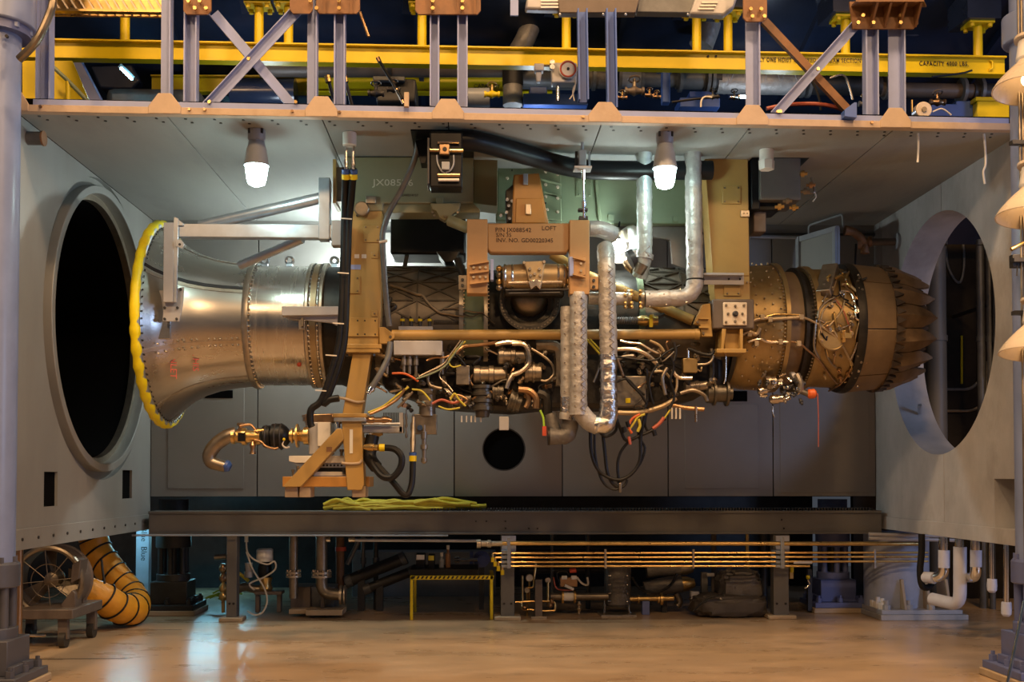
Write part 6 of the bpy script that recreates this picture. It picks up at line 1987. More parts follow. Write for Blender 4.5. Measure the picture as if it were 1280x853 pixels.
part('coupling', MB().cyl(P(408, 675, 12.1), P(413, 675, 12.1), .03, None, 12), 'pipe_bright', t)

# ================================================================== HYDRAULIC JACK COLUMNS
def jack(X, Y, ztop, mt, label, r=.17, cmt=None):
    t = thing('jack_column', label, 'column')
    part('pad', MB().prism([(X - .33, Y - .33, 0), (X + .33, Y - .33, 0), (X + .33, Y + .33, 0), (X - .33, Y + .33, 0)], (0, 0, .06)), 'wood_base', t, .01)
    bp_ = part('base_plate', MB().box((X - .31, Y - .31, .06), (X + .31, Y + .31, .12)), mt, t, .006)
    m = MB()
    for i in (-1, 0, 1):
        for j in (-1, 0, 1):
            if i or j:
                m.cyl((X + i * .25, Y + j * .25, .12), (X + i * .25, Y + j * .25, .17), .034, None, 6)
                m.cyl((X + i * .25, Y + j * .25, .17), (X + i * .25, Y + j * .25, .20), .018, None, 6)
    part('bolts', m, mt, bp_, stuff=True)
    part('step', MB().box((X - .25, Y - .18, .12), (X + .25, Y + .18, .19)), mt, t, .006)
    part('block', MB().box((X - .21, Y - .2, .12), (X + .21, Y + .2, .38)), mt, t, .008)
    part('lower_ring', MB().cyl((X, Y, .36), (X, Y, .46), .19, None, 32), mt, t, .008)
    for k in range(6):
        a = PI / 6 + k * PI / 3
        part('rod', MB().cyl((X + .145 * math.cos(a), Y + .145 * math.sin(a), .45), (X + .145 * math.cos(a), Y + .145 * math.sin(a), .78), .034, None, 14), mt, t)
    part('screw', MB().cyl((X, Y, .45), (X, Y, .78), .05, None, 14), 'dark_steel', t)
    part('upper_ring', MB().lathe((X, Y, .76), (X, Y, .95), [(0, .19), (.05, .2), (.9, .2), (1, .185)], 32), mt, t)
    m = MB()
    for k in range(8):
        a = k * PI / 4
        m.cyl((X + .17 * math.cos(a), Y + .17 * math.sin(a), .94), (X + .17 * math.cos(a), Y + .17 * math.sin(a), .99), .022, None, 6)
    part('bolts', m, mt, t, stuff=True)
    part('column', MB().cyl((X, Y, .94), (X, Y, ztop), r, None, 40), cmt or mt, t)
    return t


JY_ = 8.3
xj = P(-9, 600, JY_).x
jl = jack(xj, JY_, 7.2, 'jack_blue_shaded', 'grey-blue hydraulic jack column, its base darkened for shadow, in front of the left wall edge', .165, 'column_paint')
part('head_collar', MB().lathe((xj, JY_, P(10, 36, JY_).z), (xj, JY_, P(10, -10, JY_).z), [(0, .20), (.02, .265), (.3, .27), (1, .27)], 40), 'column_paint', jl, .01)
part('head_ring', MB().cyl((xj, JY_, P(10, 46, JY_).z), (xj, JY_, P(10, 32, JY_).z), .235, None, 40), 'jack_blue', jl)  # darker blue ring under the head collar
m = MB()
for k in range(8):
    a = k * PI / 4 + .2
    m.cyl((xj + .22 * math.cos(a), JY_ + .22 * math.sin(a), P(10, 42, JY_).z), (xj + .22 * math.cos(a), JY_ + .22 * math.sin(a), P(10, 30, JY_).z), .026, None, 8)
part('bolts', m, 'column_paint', jl, stuff=True)
q = SEc = P(8, 45, JY_ - .17)
part('pin_hole', MB().cyl(q + Vector((0, .02, 0)), q - Vector((0, .004, 0)), .012, None, 12), 'text_black', jl)
xr = P(1297, 600, JY_).x
jr = jack(xr, JY_, 7.2, 'jack_blue', 'blue hydraulic jack column in front of the right wall edge', .165, 'column_paint')
part('head_collar', MB().lathe((xr, JY_, P(1270, 55, JY_).z), (xr, JY_, P(1270, 20, JY_).z), [(0, .21), (.1, .22), (1, .22)], 40), 'column_paint', jr, .01)
xq = P(216, 700, 12.75).x
jack(xq, 12.78, 1.32, 'dark_steel', 'dark jack column standing in shadow behind the beam at the left', .17)
xq = P(1042, 700, 12.75).x
jack(xq, 12.78, 1.32, 'jack_blue', 'blue jack column behind the brass-toned tube rack', .17)
single('leaning_rod', MB().cyl((P(1280, 752, 8.0).x, 8.0, P(1280, 752, 8.0).z), (P(1257, 848, 7.9).x, 7.9, .0), .012, None, 10), 'chrome', 'bright steel rod leaning on the right jack column', 'rod')

# ================================================================== GREY STEEL PIER UNDER THE RIGHT WALL
pr_ = thing('steel_pier', 'round light grey steel pier, tinted for blue light, with gusseted bolted foot under the right wall', 'pier')
pc_ = P(1120, 700, 12.35)
part('shaft', MB().cyl((pc_.x, 12.35, .10), (pc_.x, 12.35, .945), .36, None, 48), 'pier_blue_lit', pr_)
part('base_plate', MB().box((pc_.x - .36, 11.85, .06), (pc_.x + .55, 12.85, .11)), 'alu_paint', pr_, .006)
part('grout', MB().box((pc_.x - .38, 11.82, 0), (pc_.x + .6, 12.88, .06)), 'wall_concrete', pr_, .006)
for dx in (-.08, .20, .42):
    part('gusset', MB().prism([(pc_.x + dx - .015, 11.87, .11), (pc_.x + dx - .015, 12.2, .11), (pc_.x + dx - .015, 12.2, .44), (pc_.x + dx - .015, 11.97, .44)], (.03, 0, 0)), 'wood_base', pr_, .003)
for i in range(4):
    part('anchor_nut', MB().lathe((pc_.x - .28 + .25 * i, 11.92, .11), (pc_.x - .28 + .25 * i, 11.92, .21), [(0, .045), (.5, .045), (.52, .025), (1, .025)], 8), 'alu_paint', pr_)
for i in range(3):
    part('anchor_nut', MB().lathe((pc_.x - .31, 11.97 + .13 * i, .11), (pc_.x - .31, 11.97 + .13 * i, .23), [(0, .045), (.6, .045), (.62, .025), (1, .025)], 8), 'white_paint', pr_)

# ================================================================== WHITE WRAPPED PIPES UNDER THE RIGHT WALL
t = thing('wrapped_pipe', 'chrome pipe with lavender wrap and elbow under the right wall, beside the black hose', 'pipe')
part('pipe', MB().bent([P(1180, 672, 10.7), P(1180, 722, 10.7), P(1155, 722, 10.9)], .052, .10, 18), 'chrome', t)
part('wrap', MB().cyl(P(1180, 688, 10.7), P(1180, 710, 10.7), .055, None, 20), 'white_wrap', t)
part('end_wrap', MB().cyl(P(1168, 723, 10.78), P(1155, 722, 10.9), .058, None, 20), 'white_wrap', t)
t = thing('wrapped_pipe', 'thick white wrapped pipe bending left above the floor under the right wall', 'pipe')
part('wrap', MB().bent([P(1200, 684, 10.4), P(1200, 757, 10.4), P(1165, 749, 10.75)], .062, .12, 20), 'white_wrap', t)
part('chrome_neck', MB().cyl(P(1200, 674, 10.4), P(1200, 686, 10.4), .048, None, 18), 'chrome', t)
t = thing('wrapped_pipe', 'chrome elbow pipe with short lavender sleeve right of the thick white one', 'pipe')
part('pipe', MB().bent([P(1220, 676, 10.2), P(1220, 722, 10.2), P(1208, 722, 10.5)], .05, .10, 18), 'chrome', t)
part('wrap', MB().cyl(P(1220, 688, 10.2), P(1220, 709, 10.2), .053, None, 20), 'white_wrap', t)
for x, y0, y1, y2, Y, lab in ((1240, 680, 727, 741, 9.9, 'slim chrome drop pipe with short white cap'), (1258, 682, 756, 771, 9.6, 'longest slim chrome drop pipe with white cap near the jack column')):
    t = thing('drop_pipe', lab, 'pipe')
    part('pipe', MB().cyl(P(x, y0 - 3, Y), P(x, y1, Y), .026, None, 14), 'chrome', t)
    part('cap', MB().lathe(P(x, y1 - 3, Y), P(x, y2, Y), [(0, .042), (.5, .046), (.85, .042), (1, .025)], 16), 'white_wrap', t)
single('black_hose', MB().tube([P(1152, 668, 10.9), P(1152, 690, 10.9), P(1150, 715, 10.9), (P(1153, 733, 10.9)), P(1162, 734, 10.95), P(1166, 725, 11.0)], .034, 10), 'black_rubber', 'black hose hanging under the right wall beside the pier', 'hose')
t = thing('pipe_run', 'faint grey pipes continuing along behind the pier under the right wall', 'pipes')
for y in (671, 676):
    part('pipe', MB().cyl(P(1086, y - 3, 11.75), P(1200, y, 11.75), .02, None, 10), 'alu_paint', t)

# ================================================================== FAN CART AND YELLOW DUCT HOSE
fc = thing('blower_fan', 'grey three-bladed drum fan strapped on a wheeled cart under the left wall', 'fan')
FYc = 10.45
c = P(62, 726, FYc); R_ = S(41, FYc)
part('drum', MB().lathe(c + Vector((0, -.02, 0)), c + Vector((0, .22, 0)), [(0, R_ - .02), (0, R_ + .02), (.05, R_), (.95, R_), (1, R_ + .02), (1, R_ - .02), (.05, R_ - .03)], 40, False), 'brown_steel', fc)
part('front_rim', MB().ring(c + Vector((0, -.03, 0)), (0, 1, 0), R_ - .005, .028, 44, 8), 'pipe_dull', fc)
part('hub', MB().lathe(c + Vector((0, .02, 0)), c + Vector((0, .2, 0)), [(0, .03), (.1, .07), (.5, .085), (1, .085)], 20), 'pipe_dull', fc)
for k in range(3):
    a = PI * .52 + k * 2 * PI / 3
    e = Vector((math.cos(a), 0, math.sin(a))); s_ = Vector((-math.sin(a), 0, math.cos(a)))
    b0 = c + Vector((0, .1, 0)) + e * .07; b1 = c + Vector((0, .1, 0)) + e * (R_ - .035)
    part('blade', MB().add([b0 - s_ * .04 + Vector((0, -.05, 0)), b0 + s_ * .04 + Vector((0, .05, 0)), b1 + s_ * .09 + Vector((0, .06, 0)), b1 - s_ * .07 + Vector((0, -.06, 0)),
                            b0 - s_ * .04 + Vector((0, -.04, 0)), b0 + s_ * .04 + Vector((0, .06, 0)), b1 + s_ * .09 + Vector((0, .07, 0)), b1 - s_ * .07 + Vector((0, -.05, 0))],
                           [(0, 1, 2, 3), (7, 6, 5, 4), (0, 4, 5, 1), (1, 5, 6, 2), (2, 6, 7, 3), (3, 7, 4, 0)]), 'accessory', fc)
for k in range(8):
    a = k * PI / 4 + .1
    part('guard_wire', MB().cyl(c + Vector((.04 * math.cos(a), -.04, .04 * math.sin(a))), c + Vector((R_ * math.cos(a), -.04, R_ * math.sin(a))), .005, None, 6), 'pipe_dull', fc)
part('guard_ring', MB().ring(c + Vector((0, -.04, 0)), (0, 1, 0), R_ * .5, .004, 32, 5), 'pipe_dull', fc)
part('side_box', MB().pprism([(90, 706), (101, 700), (98, 724), (88, 730)], FYc - .1, FYc + .1), 'brown_steel', fc, .006)
part('bracket', MB().pprism([(76, 756), (90, 738), (94, 742), (94, 764), (78, 766)], FYc - .12, FYc + .05), 'brown_steel', fc, .006)
part('back_plate', MB().box((c.x + R_ * .3, FYc + .2, c.z - .35), (c.x + R_ * .8, FYc + .3, c.z + .1)), 'brown_steel', fc, .01)
zt_ = P(62, 772, FYc - .3).z
part('deck', MB().box((c.x - .42, FYc - .3, zt_ - .02), (c.x + .33, FYc + .5, zt_ + .07)), 'brown_steel', fc, .008)
for dx, dy in ((-.33, -.22), (.22, -.22), (.26, .4), (-.33, .4)):
    w_ = part('caster', MB().cyl((c.x + dx - .03, FYc + dy, .075), (c.x + dx + .03, FYc + dy, .075), .075, None, 20), 'caster', fc)
    part('caster_fork', MB().box((c.x + dx - .045, FYc + dy - .03, .08), (c.x + dx + .045, FYc + dy + .03, zt_)), 'brown_steel', w_, .004)
part('lock_pedal', MB().cyl((c.x - .1, FYc - .34, .13), (c.x + .1, FYc - .34, .13), .014, None, 8), 'pipe_bright', fc)
single('copper_standpipe', MB().cyl((P(24, 690, 9.7).x, 9.7, .95), (P(24, 690, 9.7).x, 9.7, 0), .035, None, 14), 'copper', 'copper standpipe between the left jack column and the drum fan', 'pipe')
dh = thing('duct_hose', 'bright yellow-orange flexible duct hose with black hoops curling behind the fan cart', 'hose')
pth = [P(116, 668, 12.1), P(122, 690, 12.1), P(137, 712, 12.05), P(153, 732, 12.0), P(167, 750, 11.9), P(166, 764, 11.7), P(148, 760, 11.45), P(128, 748, 11.3), P(104, 738, 11.2)]
HB = MB(); rad = [.16, .16, .165, .165, .165, .165, .16, .155, .15]
for i_, q in enumerate(pth):
    q.z = max(q.z, .175)
part('sleeve', HB.tube(pth, rad, 20, 5), 'orange_cloth', dh)
pts2 = []
mm = len(pth)
for i in range(mm - 1):
    p0 = pth[max(i - 1, 0)]; p1 = pth[i]; p2 = pth[i + 1]; p3 = pth[min(i + 2, mm - 1)]
    for k in range(3):
        t_ = k / 3
        pts2.append(0.5 * ((2 * p1) + (p2 - p0) * t_ + (2 * p0 - 5 * p1 + 4 * p2 - p3) * t_ * t_ + (3 * p1 - p0 - 3 * p2 + p3) * t_ ** 3))
for i in range(1, len(pts2) - 1, 2):
    ax_ = (pts2[i + 1] - pts2[i - 1]).normalized()
    part('hoop', MB().ring(pts2[i], ax_ + Vector((.12, 0, .15)), .167, .010, 28, 6), 'black_rubber', dh)
part('strap', MB().tube([P(127, 700, 11.05), P(128, 712, 11.03), P(131, 730, 11.0)], .012, 6), 'black_rubber', dh)

# ---- white post lit by the blue tube lamp at left rear
t = thing('marked_post', 'white plastic wrapped post with vertical lettering glowing in blue light', 'post')
a = P(178, 700, 13.2)
part('post', MB().box((a.x - .08, 13.2, 0), (a.x + .08, 13.3, 1.05)), 'white_wrap', t, .01)
text('Blue  Blue', (a.x - .015, 13.198, .98), .10, 'text_black', t, rot=(PI / 2, PI / 2, 0))
t = thing('tube_lamp', 'blue-white fluorescent tube lamp behind the left end of the beam', 'lamp')
a = P(176, 672, 12.7)
part('tube', MB().cyl((a.x - .55, 12.7, 1.02), (a.x + .02, 12.7, 1.02), .022, None, 12), 'lamp_teal', t)
part('housing', MB().box((a.x - .6, 12.66, 1.045), (a.x + .05, 12.74, 1.10)), 'grey_paint', t, .006)
a = P(270, 700, 14.6)
t = thing('tube_lamp', 'blue-white fluorescent tube lamp low on the dark rear wall', 'lamp')
part('tube', MB().cyl((a.x - .5, 14.9, .84), (a.x + .4, 14.9, .84), .022, None, 12), 'lamp_teal', t)
part('housing', MB().box((a.x - .55, 14.93, .8), (a.x + .45, 15.0, .88)), 'grey_paint', t, .006)
part('hanger', MB().box((a.x - .05, 15.0, .8), (a.x, 15.6, .85)), 'grey_paint', t)

# ================================================================== MACHINERY UNDER THE BEAM
wp = thing('water_pump', 'cream canister pump with looping cream cables left of the flanged pipes', 'pump')
PY = 12.45
part('canister', MB().lathe(P(331, 702, PY), P(331, 686, PY), [(0, .09), (.1, .095), (.9, .095), (1, .08)], 20), 'white_paint', wp)
part('motor', MB().lathe(P(331, 722, PY), P(331, 702, PY), [(0, .07), (.3, .085), (.7, .075), (1, .06)], 18), 'black_paint', wp)
part('body', MB().lathe(P(332, 742, PY), P(332, 722, PY), [(0, .05), (.3, .08), (.6, .06), (1, .08)], 18), 'brass', wp)
part('inlet', MB().tube([P(296, 738, PY), P(306, 734, PY), P(320, 737, PY), P(330, 737, PY)], .05, 14), 'pipe_dull', wp)
part('gauge', MB().lathe(P(311, 722, PY - .05), P(311, 704, PY - .05), [(0, .05), (.4, .05), (.42, .035), (1, .045)], 14), 'alu_paint', wp)
part('base_plate', MB().pbox(318, 740, 352, 744, PY - .1, PY + .1), 'brown_steel', wp, .004)
for x in (349, 322):
    part('stand', MB().pbox(x - 3, 743, x + 2, 766, PY - .05, PY + .05), 'brown_steel', wp, .004)
for px in ([(308, 672), (309, 690), (318, 700), (334, 706), (343, 702), (344, 712), (330, 722), (312, 730), (318, 738)], [(308, 690), (316, 712), (330, 735), (334, 752), (328, 766), (318, 769), (309, 764)]):
    part('cable', MB().tube([P(x, y, PY - .1) for x, y in px], .010, 8), 'white_wire', wp)
part('connector', MB().cyl(P(308, 668, PY - .1), P(308, 678, PY - .1), .022, None, 10), 'white_paint', wp)
part('yellow_hose', MB().tube([P(297, 716, PY), P(304, 721, PY), P(311, 727, PY)], .02, 8), 'yellow_wire', wp)
t = thing('valve_tree', 'brass valve tree half hidden by the first beam post', 'valve')
for y in (710, 722, 735, 745):
    part('joint', MB().lathe(P(279, y + 6, PY), P(279, y - 5, PY), [(0, .03), (.3, .05), (.6, .05), (1, .028)], 12), 'brass' if y % 2 else 'copper', t)
part('arm', MB().cyl(P(268, 697, PY), P(283, 696, PY), .03, None, 12), 'pipe_dull', t)
part('stem', MB().cyl(P(279, 766, PY), P(279, 705, PY), .02, None, 10), 'brass', t)
t = thing('green_wires', 'tangle of yellow-green wires on the floor behind the first post', 'wires')
for k in range(9):
    x = 252 + random.random() * 26; y = 742 + random.random() * 8
    part('wire', MB().tube([P(x, y, 13.0), P(x + 10, y - 4, 13.0), P(x + 20 + random.random() * 8, y - 12 * random.random(), 13.0)], .012, 6), 'green_wire', t)
for i, (x, r, y1, lab) in enumerate(((367, .045, 737, 'dull flanged vertical pipe rising beside a brown tank'), (404, .06, 720, 'wide dull flanged vertical pipe bending right above the floor'))):
    t = thing('flanged_pipe', lab, 'pipe')
    Yp = 12.3
    if i == 0:
        part('pipe', MB().cyl(P(x, 668, Yp), P(x, 748, Yp), r * 1.1, None, 18), 'pipe_dull', t)
    else:
        part('pipe', MB().bent([P(x - 2, 668, Yp), P(x - 2, 742, Yp), P(428, 744, Yp)], r * 1.1, .22, 18), 'pipe_dull', t)
        part('end_flange', MB().cyl(P(425, 744, Yp), P(428, 744, Yp), .11, None, 20), 'flange_metal', t)
        part('end_flange', MB().cyl(P(430, 744, Yp), P(432, 744, Yp), .11, None, 20), 'flange_metal', t)
    for y in (715, 719.5):
        part('flange', MB().cyl(P(x - 2 * i, y, Yp), P(x - 2 * i, y + 2.6, Yp), r * 1.9, None, 24), 'flange_metal', t)
    m = MB()
    for k in range(10):
        a_ = 2 * PI * k / 10; q = P(x - 2 * i, 718, Yp)
        m.cyl(q + Vector((math.cos(a_) * r * 1.6, math.sin(a_) * r * 1.6, -.03)), q + Vector((math.cos(a_) * r * 1.6, math.sin(a_) * r * 1.6, .05)), .010, None, 6)
    part('bolts', m, 'pipe_bright', t, stuff=True)
t = thing('brown_tank', 'brown-grey sheet metal tank on pale blocks under the flanged pipes', 'tank')
part('tank', MB().pbox(363, 734, 388, 763, 12.45, 12.9), 'brown_steel', t, .006)
part('tank_side', MB().pbox(388, 734, 418, 763, 12.5, 12.9), 'grey_machine', t, .006)
part('stand', MB().pbox(401, 736, 405, 766, 12.35, 12.4), 'brown_steel', t)
part('block', MB().pbox(382, 763, 428, 770, 12.2, 12.6), 'wood_base', t, .006)
part('block', MB().pbox(361, 762, 385, 768, 12.3, 12.6), 'wood_base', t, .006)
t = thing('red_pipe', 'dull red-brown vertical pipe with a red valve band behind the wide flanged pipe', 'pipe')
part('pipe', MB().cyl(P(425, 672, 12.9), P(425, 745, 12.9), .05, None, 14), 'rust_primer', t)
part('band', MB().cyl(P(426, 684, 12.9), P(426, 689, 12.9), .065, None, 14), 'red_mark', t)
part('brace', MB().cyl(P(448, 677, 12.9), P(434, 706, 12.9), .03, None, 10), 'grey_machine', t)
for (xa, ya, xb, yb, r, lab) in ((432, 728, 505, 698, .075, 'upper dark cylinder sloping behind the yellow table'), (455, 738, 516, 714, .06, 'lower dark cylinder sloping behind the yellow table')):
    t = thing('dark_cylinder', lab, 'cylinder')
    part('barrel', MB().cyl(P(xa, ya, 12.9), P(xb, yb, 12.9), r, None, 18), 'dark_steel', t)
    part('cap', MB().cyl(P(xb - 4, yb + 2, 12.9), P(xb + 2, yb - 1, 12.9), r * 1.1, None, 18), 'grey_machine', t)
    part('cap', MB().cyl(P(xa, ya, 12.9), P(xa + 8, ya - 3, 12.9), r * 1.12, None, 18), 'grey_machine', t)
    part('stand', MB().box((P(xa + 20, 700, 12.9).x - .04, 12.85, 0), (P(xa + 20, 700, 12.9).x + .04, 12.95, P(xa + 20, (ya + yb) / 2, 12.9).z)), 'dark_steel', t)
single('plinth', MB().pbox(440, 690, 620, 752, 14.4, 14.8), 'wall_concrete', 'grey concrete plinth standing in the dark behind the yellow table', 'plinth', bev=.01)

yt_ = thing('yellow_table', 'small black-topped work table with yellow and black edge and yellow legs', 'table')
TYf, TYb = 12.05, 12.75
part('top', MB().pbox(512, 712, 598, 721, TYf + .02, TYb), 'black_paint', yt_, .006)
part('rim', MB().pbox(513, 720, 617, 725, TYf, TYf + .03), 'yellow_paint', yt_, .003)
part('rim', MB().box((P(514, 722, TYf).x, TYf, P(514, 724, TYf).z), (P(514, 722, TYf).x + .04, TYb, P(514, 720, TYf).z)), 'yellow_paint', yt_, .003)
part('rim', MB().box((P(613, 722, TYf).x, TYf, P(614, 724, TYf).z), (P(613, 722, TYf).x + .04, TYb, P(614, 720, TYf).z)), 'yellow_paint', yt_, .003)
for x in (514.5, 614.5):
    for Y in (TYf, TYb):
        xx = P(x, 722, TYf).x
        part('leg', MB().box((xx - .016, Y, 0), (xx + .016, Y + .035, P(x, 721, TYf).z)), 'yellow_paint', yt_, .003)
m = MB()
for k in range(18):
    m.prism([P(517 + k * 5.4, 720.5, TYf - .001), P(519.5 + k * 5.4, 720.5, TYf - .001), P(517.5 + k * 5.4, 724, TYf - .001), P(515 + k * 5.4, 724, TYf - .001)], (0, .002, 0))
part('stripes', m, 'text_black', yt_, stuff=True)
zt2 = P(540, 712, TYf + .1)
for (x0, y0, x1, y1, mt, nm, lab, cat) in ((520, 693, 531, 712, 'white_paint', 'meter_box', 'white meter box with black base on the yellow table', 'box'), (535, 694, 543, 712, 'yellow_wire', 'battery_pack', 'pale yellow labelled pack on the yellow table', 'box'),
                                        (549, 695, 555, 712, 'grey_paint', 'spray_can', 'grey can beside the brown bottle on the yellow table', 'can'), (557, 686, 563, 712, 'rust_primer', 'brown_bottle', 'tall brown bottle on the yellow table', 'bottle')):
    t = thing(nm, lab, cat)
    if cat == 'box':
        part('case', MB().pbox(x0, y0, x1, y1 + .5, TYf + .2, TYf + .4), 'black_paint', t, .006)
        part('face', MB().pbox(x0 + .5, y0 + 1, x1 - .5, y0 + 7, TYf + .19, TYf + .2), mt, t)
    else:
        part('body', MB().lathe(P((x0 + x1) / 2, y1 + .5, TYf + .3), P((x0 + x1) / 2, y0, TYf + .3), [(0, .026), (.04, .03), (.7, .03), (.82, .014), (.9, .014), (1, .014)], 16), mt, t)
        part('cap', MB().cyl(P((x0 + x1) / 2, y0 + 1, TYf + .3), P((x0 + x1) / 2, y0 - 4, TYf + .3), .018, None, 12), 'white_paint', t)
t = thing('blue_valve', 'blue flanged valve with brass spindle behind the yellow table', 'valve')
c = P(602, 699, 12.95)
part('body', MB().lathe(c, c + Vector((0, -.12, 0)), [(0, .1), (.3, .1), (.32, .07), (.7, .07), (.72, .05), (1, .05)], 20), 'jack_blue', t)
part('spindle', MB().lathe(P(568, 700, 12.85), P(597, 700, 12.85), [(0, .035), (.2, .045), (.25, .02), (1, .02)], 12), 'pipe_bright', t)
part('flange', MB().cyl(c + Vector((-.14, 0, 0)), c + Vector((-.1, 0, 0)), .09, None, 16), 'jack_blue', t)
part('support', MB().box((c.x - .03, 12.93, 0), (c.x + .03, 12.99, c.z)), 'dark_steel', t)

# middle bay
for x, y, r, lab in ((662, 723, .045, 'round white pressure gauge above a smaller one'), (659, 738, .035, 'small tarnished gauge under the white pressure gauge'), (685, 726, .035, 'grey gauge on a short stem by the brown stub post')):
    t = thing('pressure_gauge', lab, 'gauge')
    q = P(x, y, 12.3)
    part('case', MB().cyl(q, q + Vector((0, .05, 0)), r, None, 22), 'pipe_dull', t, .004)
    part('face', MB().cyl(q - Vector((0, .004, 0)), q, r * .85, None, 22), 'white_paint' if r > .04 else 'enamel', t)
    part('stem', MB().cyl(q + Vector((0, .03, -r)), q + Vector((0, .03, -.3)), .012, None, 8), 'brass', t)
t = thing('stub_post', 'brown square stub post on a foot plate beside the gauges', 'post')
part('post', MB().pbox(669, 725, 678, 772, 12.15, 12.25), 'brown_steel', t, .004)
part('foot', MB().box((P(664, 770, 12.15).x, 12.1, 0), (P(683, 770, 12.15).x, 12.3, .025)), 'flange_metal', t, .003)
t = thing('gauge_manifold', 'thin brass tube frame with small valves around the brown stub post', 'manifold')
for px in ([(644, 753), (652, 753), (652, 762), (668, 763)], [(644, 753), (668, 752)], [(678, 752), (690, 752), (694, 754), (694, 764), (678, 764)], [(653, 720), (653, 752)], [(670, 705), (668, 720), (667, 735), (660, 735)], [(685, 728), (685, 752)]):
    part('tube', MB().bent([P(x, y, 12.28) for x, y in px], .012, .03, 8), 'brass', t)
for x, y in ((656, 760), (690, 752), (688, 757)):
    part('valve', MB().sphere(P(x, y, 12.27), .028, 10, 8), 'copper', t)
t = thing('pump_line', 'horizontal pipe with white sight sleeve between brass rings, wired on top', 'pipe')
LY = 12.35
part('pipe', MB().cyl(P(688, 746, LY), P(760, 746, LY), .042, None, 16), 'pipe_dull', t)
part('sleeve', MB().cyl(P(703, 746, LY), P(718, 746, LY), .052, None, 18), 'white_paint', t)
for x in (702, 717):
    part('ring', MB().cyl(P(x, 746, LY), P(x + 2.4, 746, LY), .078, None, 20), 'brass', t)
part('terminal', MB().pbox(700, 722, 722, 734, LY - .05, LY + .05), 'copper', t, .006)
for x in (702, 714):
    part('relay', MB().pbox(x, 720, x + 7, 725, LY - .09, LY - .05), 'white_paint', t, .003)
part('cord', MB().tube([P(721, 722, LY - .06), P(728, 730, LY - .06), P(735, 731, LY - .06), P(734, 722, LY - .06)], .012, 8), 'white_wire', t)
part('cord', MB().tube([P(692, 722, LY - .06), P(695, 735, LY - .06), P(704, 738, LY - .06), P(716, 738, LY - .06)], .009, 8), 'red_wire', t)
part('cord', MB().tube([P(700, 730, LY - .06), P(696, 718, LY - .06), P(706, 714, LY - .06), P(713, 722, LY - .06)], .008, 8), 'black_rubber', t)
part('arm', MB().obox(P(706, 732, LY - .08), P(717, 737, LY - .08), .03, .03), 'white_paint', t)
part('drip_cock', MB().lathe(P(724, 752, LY), P(724, 768, LY), [(0, .015), (.2, .03), (.4, .015), (.6, .03), (.8, .012), (1, .012)], 10), 'pipe_bright', t)
part('red_knob', MB().cyl(P(712, 714, LY), P(720, 713, LY), .03, None, 12), 'red_mark', t)
t = thing('lagged_drum', 'upright grey lagged drum with stud seams standing behind the brass-toned tubes', 'drum')
part('jacket', MB().lathe(P(772, 758, 12.5), P(772, 706, 12.5), [(0, .12), (.06, .15), (.12, .155), (.9, .155), (1, .14)], 26), 'quilt_dark', t)
m = MB()
for y in (720, 731, 742, 752):
    for x in (761, 763, 784):
        m.sphere(P(x, y, 12.36), .012, 6, 4)
part('studs', m, 'chrome', t, stuff=True)
for x in (756, 786):
    part('leg', MB().bent([P(x, 745, 12.45), P(x, 764, 12.45), P(x + (4 if x > 770 else -3), 771, 12.45)], .012, .03, 8), 'pipe_dull', t)
part('base_frame', MB().box((P(751, 770, 12.3).x, 12.25, 0), (P(795, 770, 12.3).x, 12.7, .02)), 'flange_metal', t)
t = thing('brass_pipe', 'short bright brass pipe with flange joining the lagged drum', 'pipe')
part('pipe', MB().cyl(P(787, 749, 12.45), P(842, 748, 12.45), .03, None, 14), 'brass', t)
for x in (797, 822):
    part('flange', MB().cyl(P(x, 749, 12.45), P(x + 2, 749, 12.45), .05, None, 16), 'brass', t)
part('flange', MB().cyl(P(825, 749, 12.45), P(828, 749, 12.45), .07, None, 18), 'brass', t)
part('stand', MB().pbox(803, 752, 812, 769, 12.4, 12.5), 'jack_blue', t, .004)
t = thing('lagged_elbow', 'dark lagged pipe elbows with a copper-shiny cuff behind the brass-toned tubes', 'pipe')
part('jacket', MB().tube([P(806, 738, 12.6), P(830, 733, 12.6), P(852, 730, 12.6)], .10, 18), 'quilt_dark', t)
part('jacket', MB().tube([P(808, 714, 12.7), P(830, 712, 12.7), P(850, 712, 12.7)], .085, 18), 'quilt_dark', t)
part('cuff', MB().lathe(P(850, 731, 12.6), P(868, 729, 12.6), [(0, .09), (.5, .085), (1, .05)], 18), 'brass', t)
part('cuff', MB().lathe(P(850, 712, 12.7), P(866, 711, 12.7), [(0, .075), (.5, .07), (1, .045)], 18), 'pipe_dull', t)
part('drain', MB().tube([P(845, 742, 12.6), P(850, 752, 12.6), P(846, 758, 12.6)], .04, 12), 'pipe_dull', t)
part('cable', MB().tube([P(790, 722, 12.4), P(800, 736, 12.4), P(820, 741, 12.4), P(838, 732, 12.4), P(846, 718, 12.4)], .016, 8), 'black_rubber', t)
part('support', MB().box((P(830, 700, 12.6).x - .03, 12.58, 0), (P(830, 700, 12.6).x + .03, 12.64, P(830, 735, 12.6).z)), 'dark_steel', t)


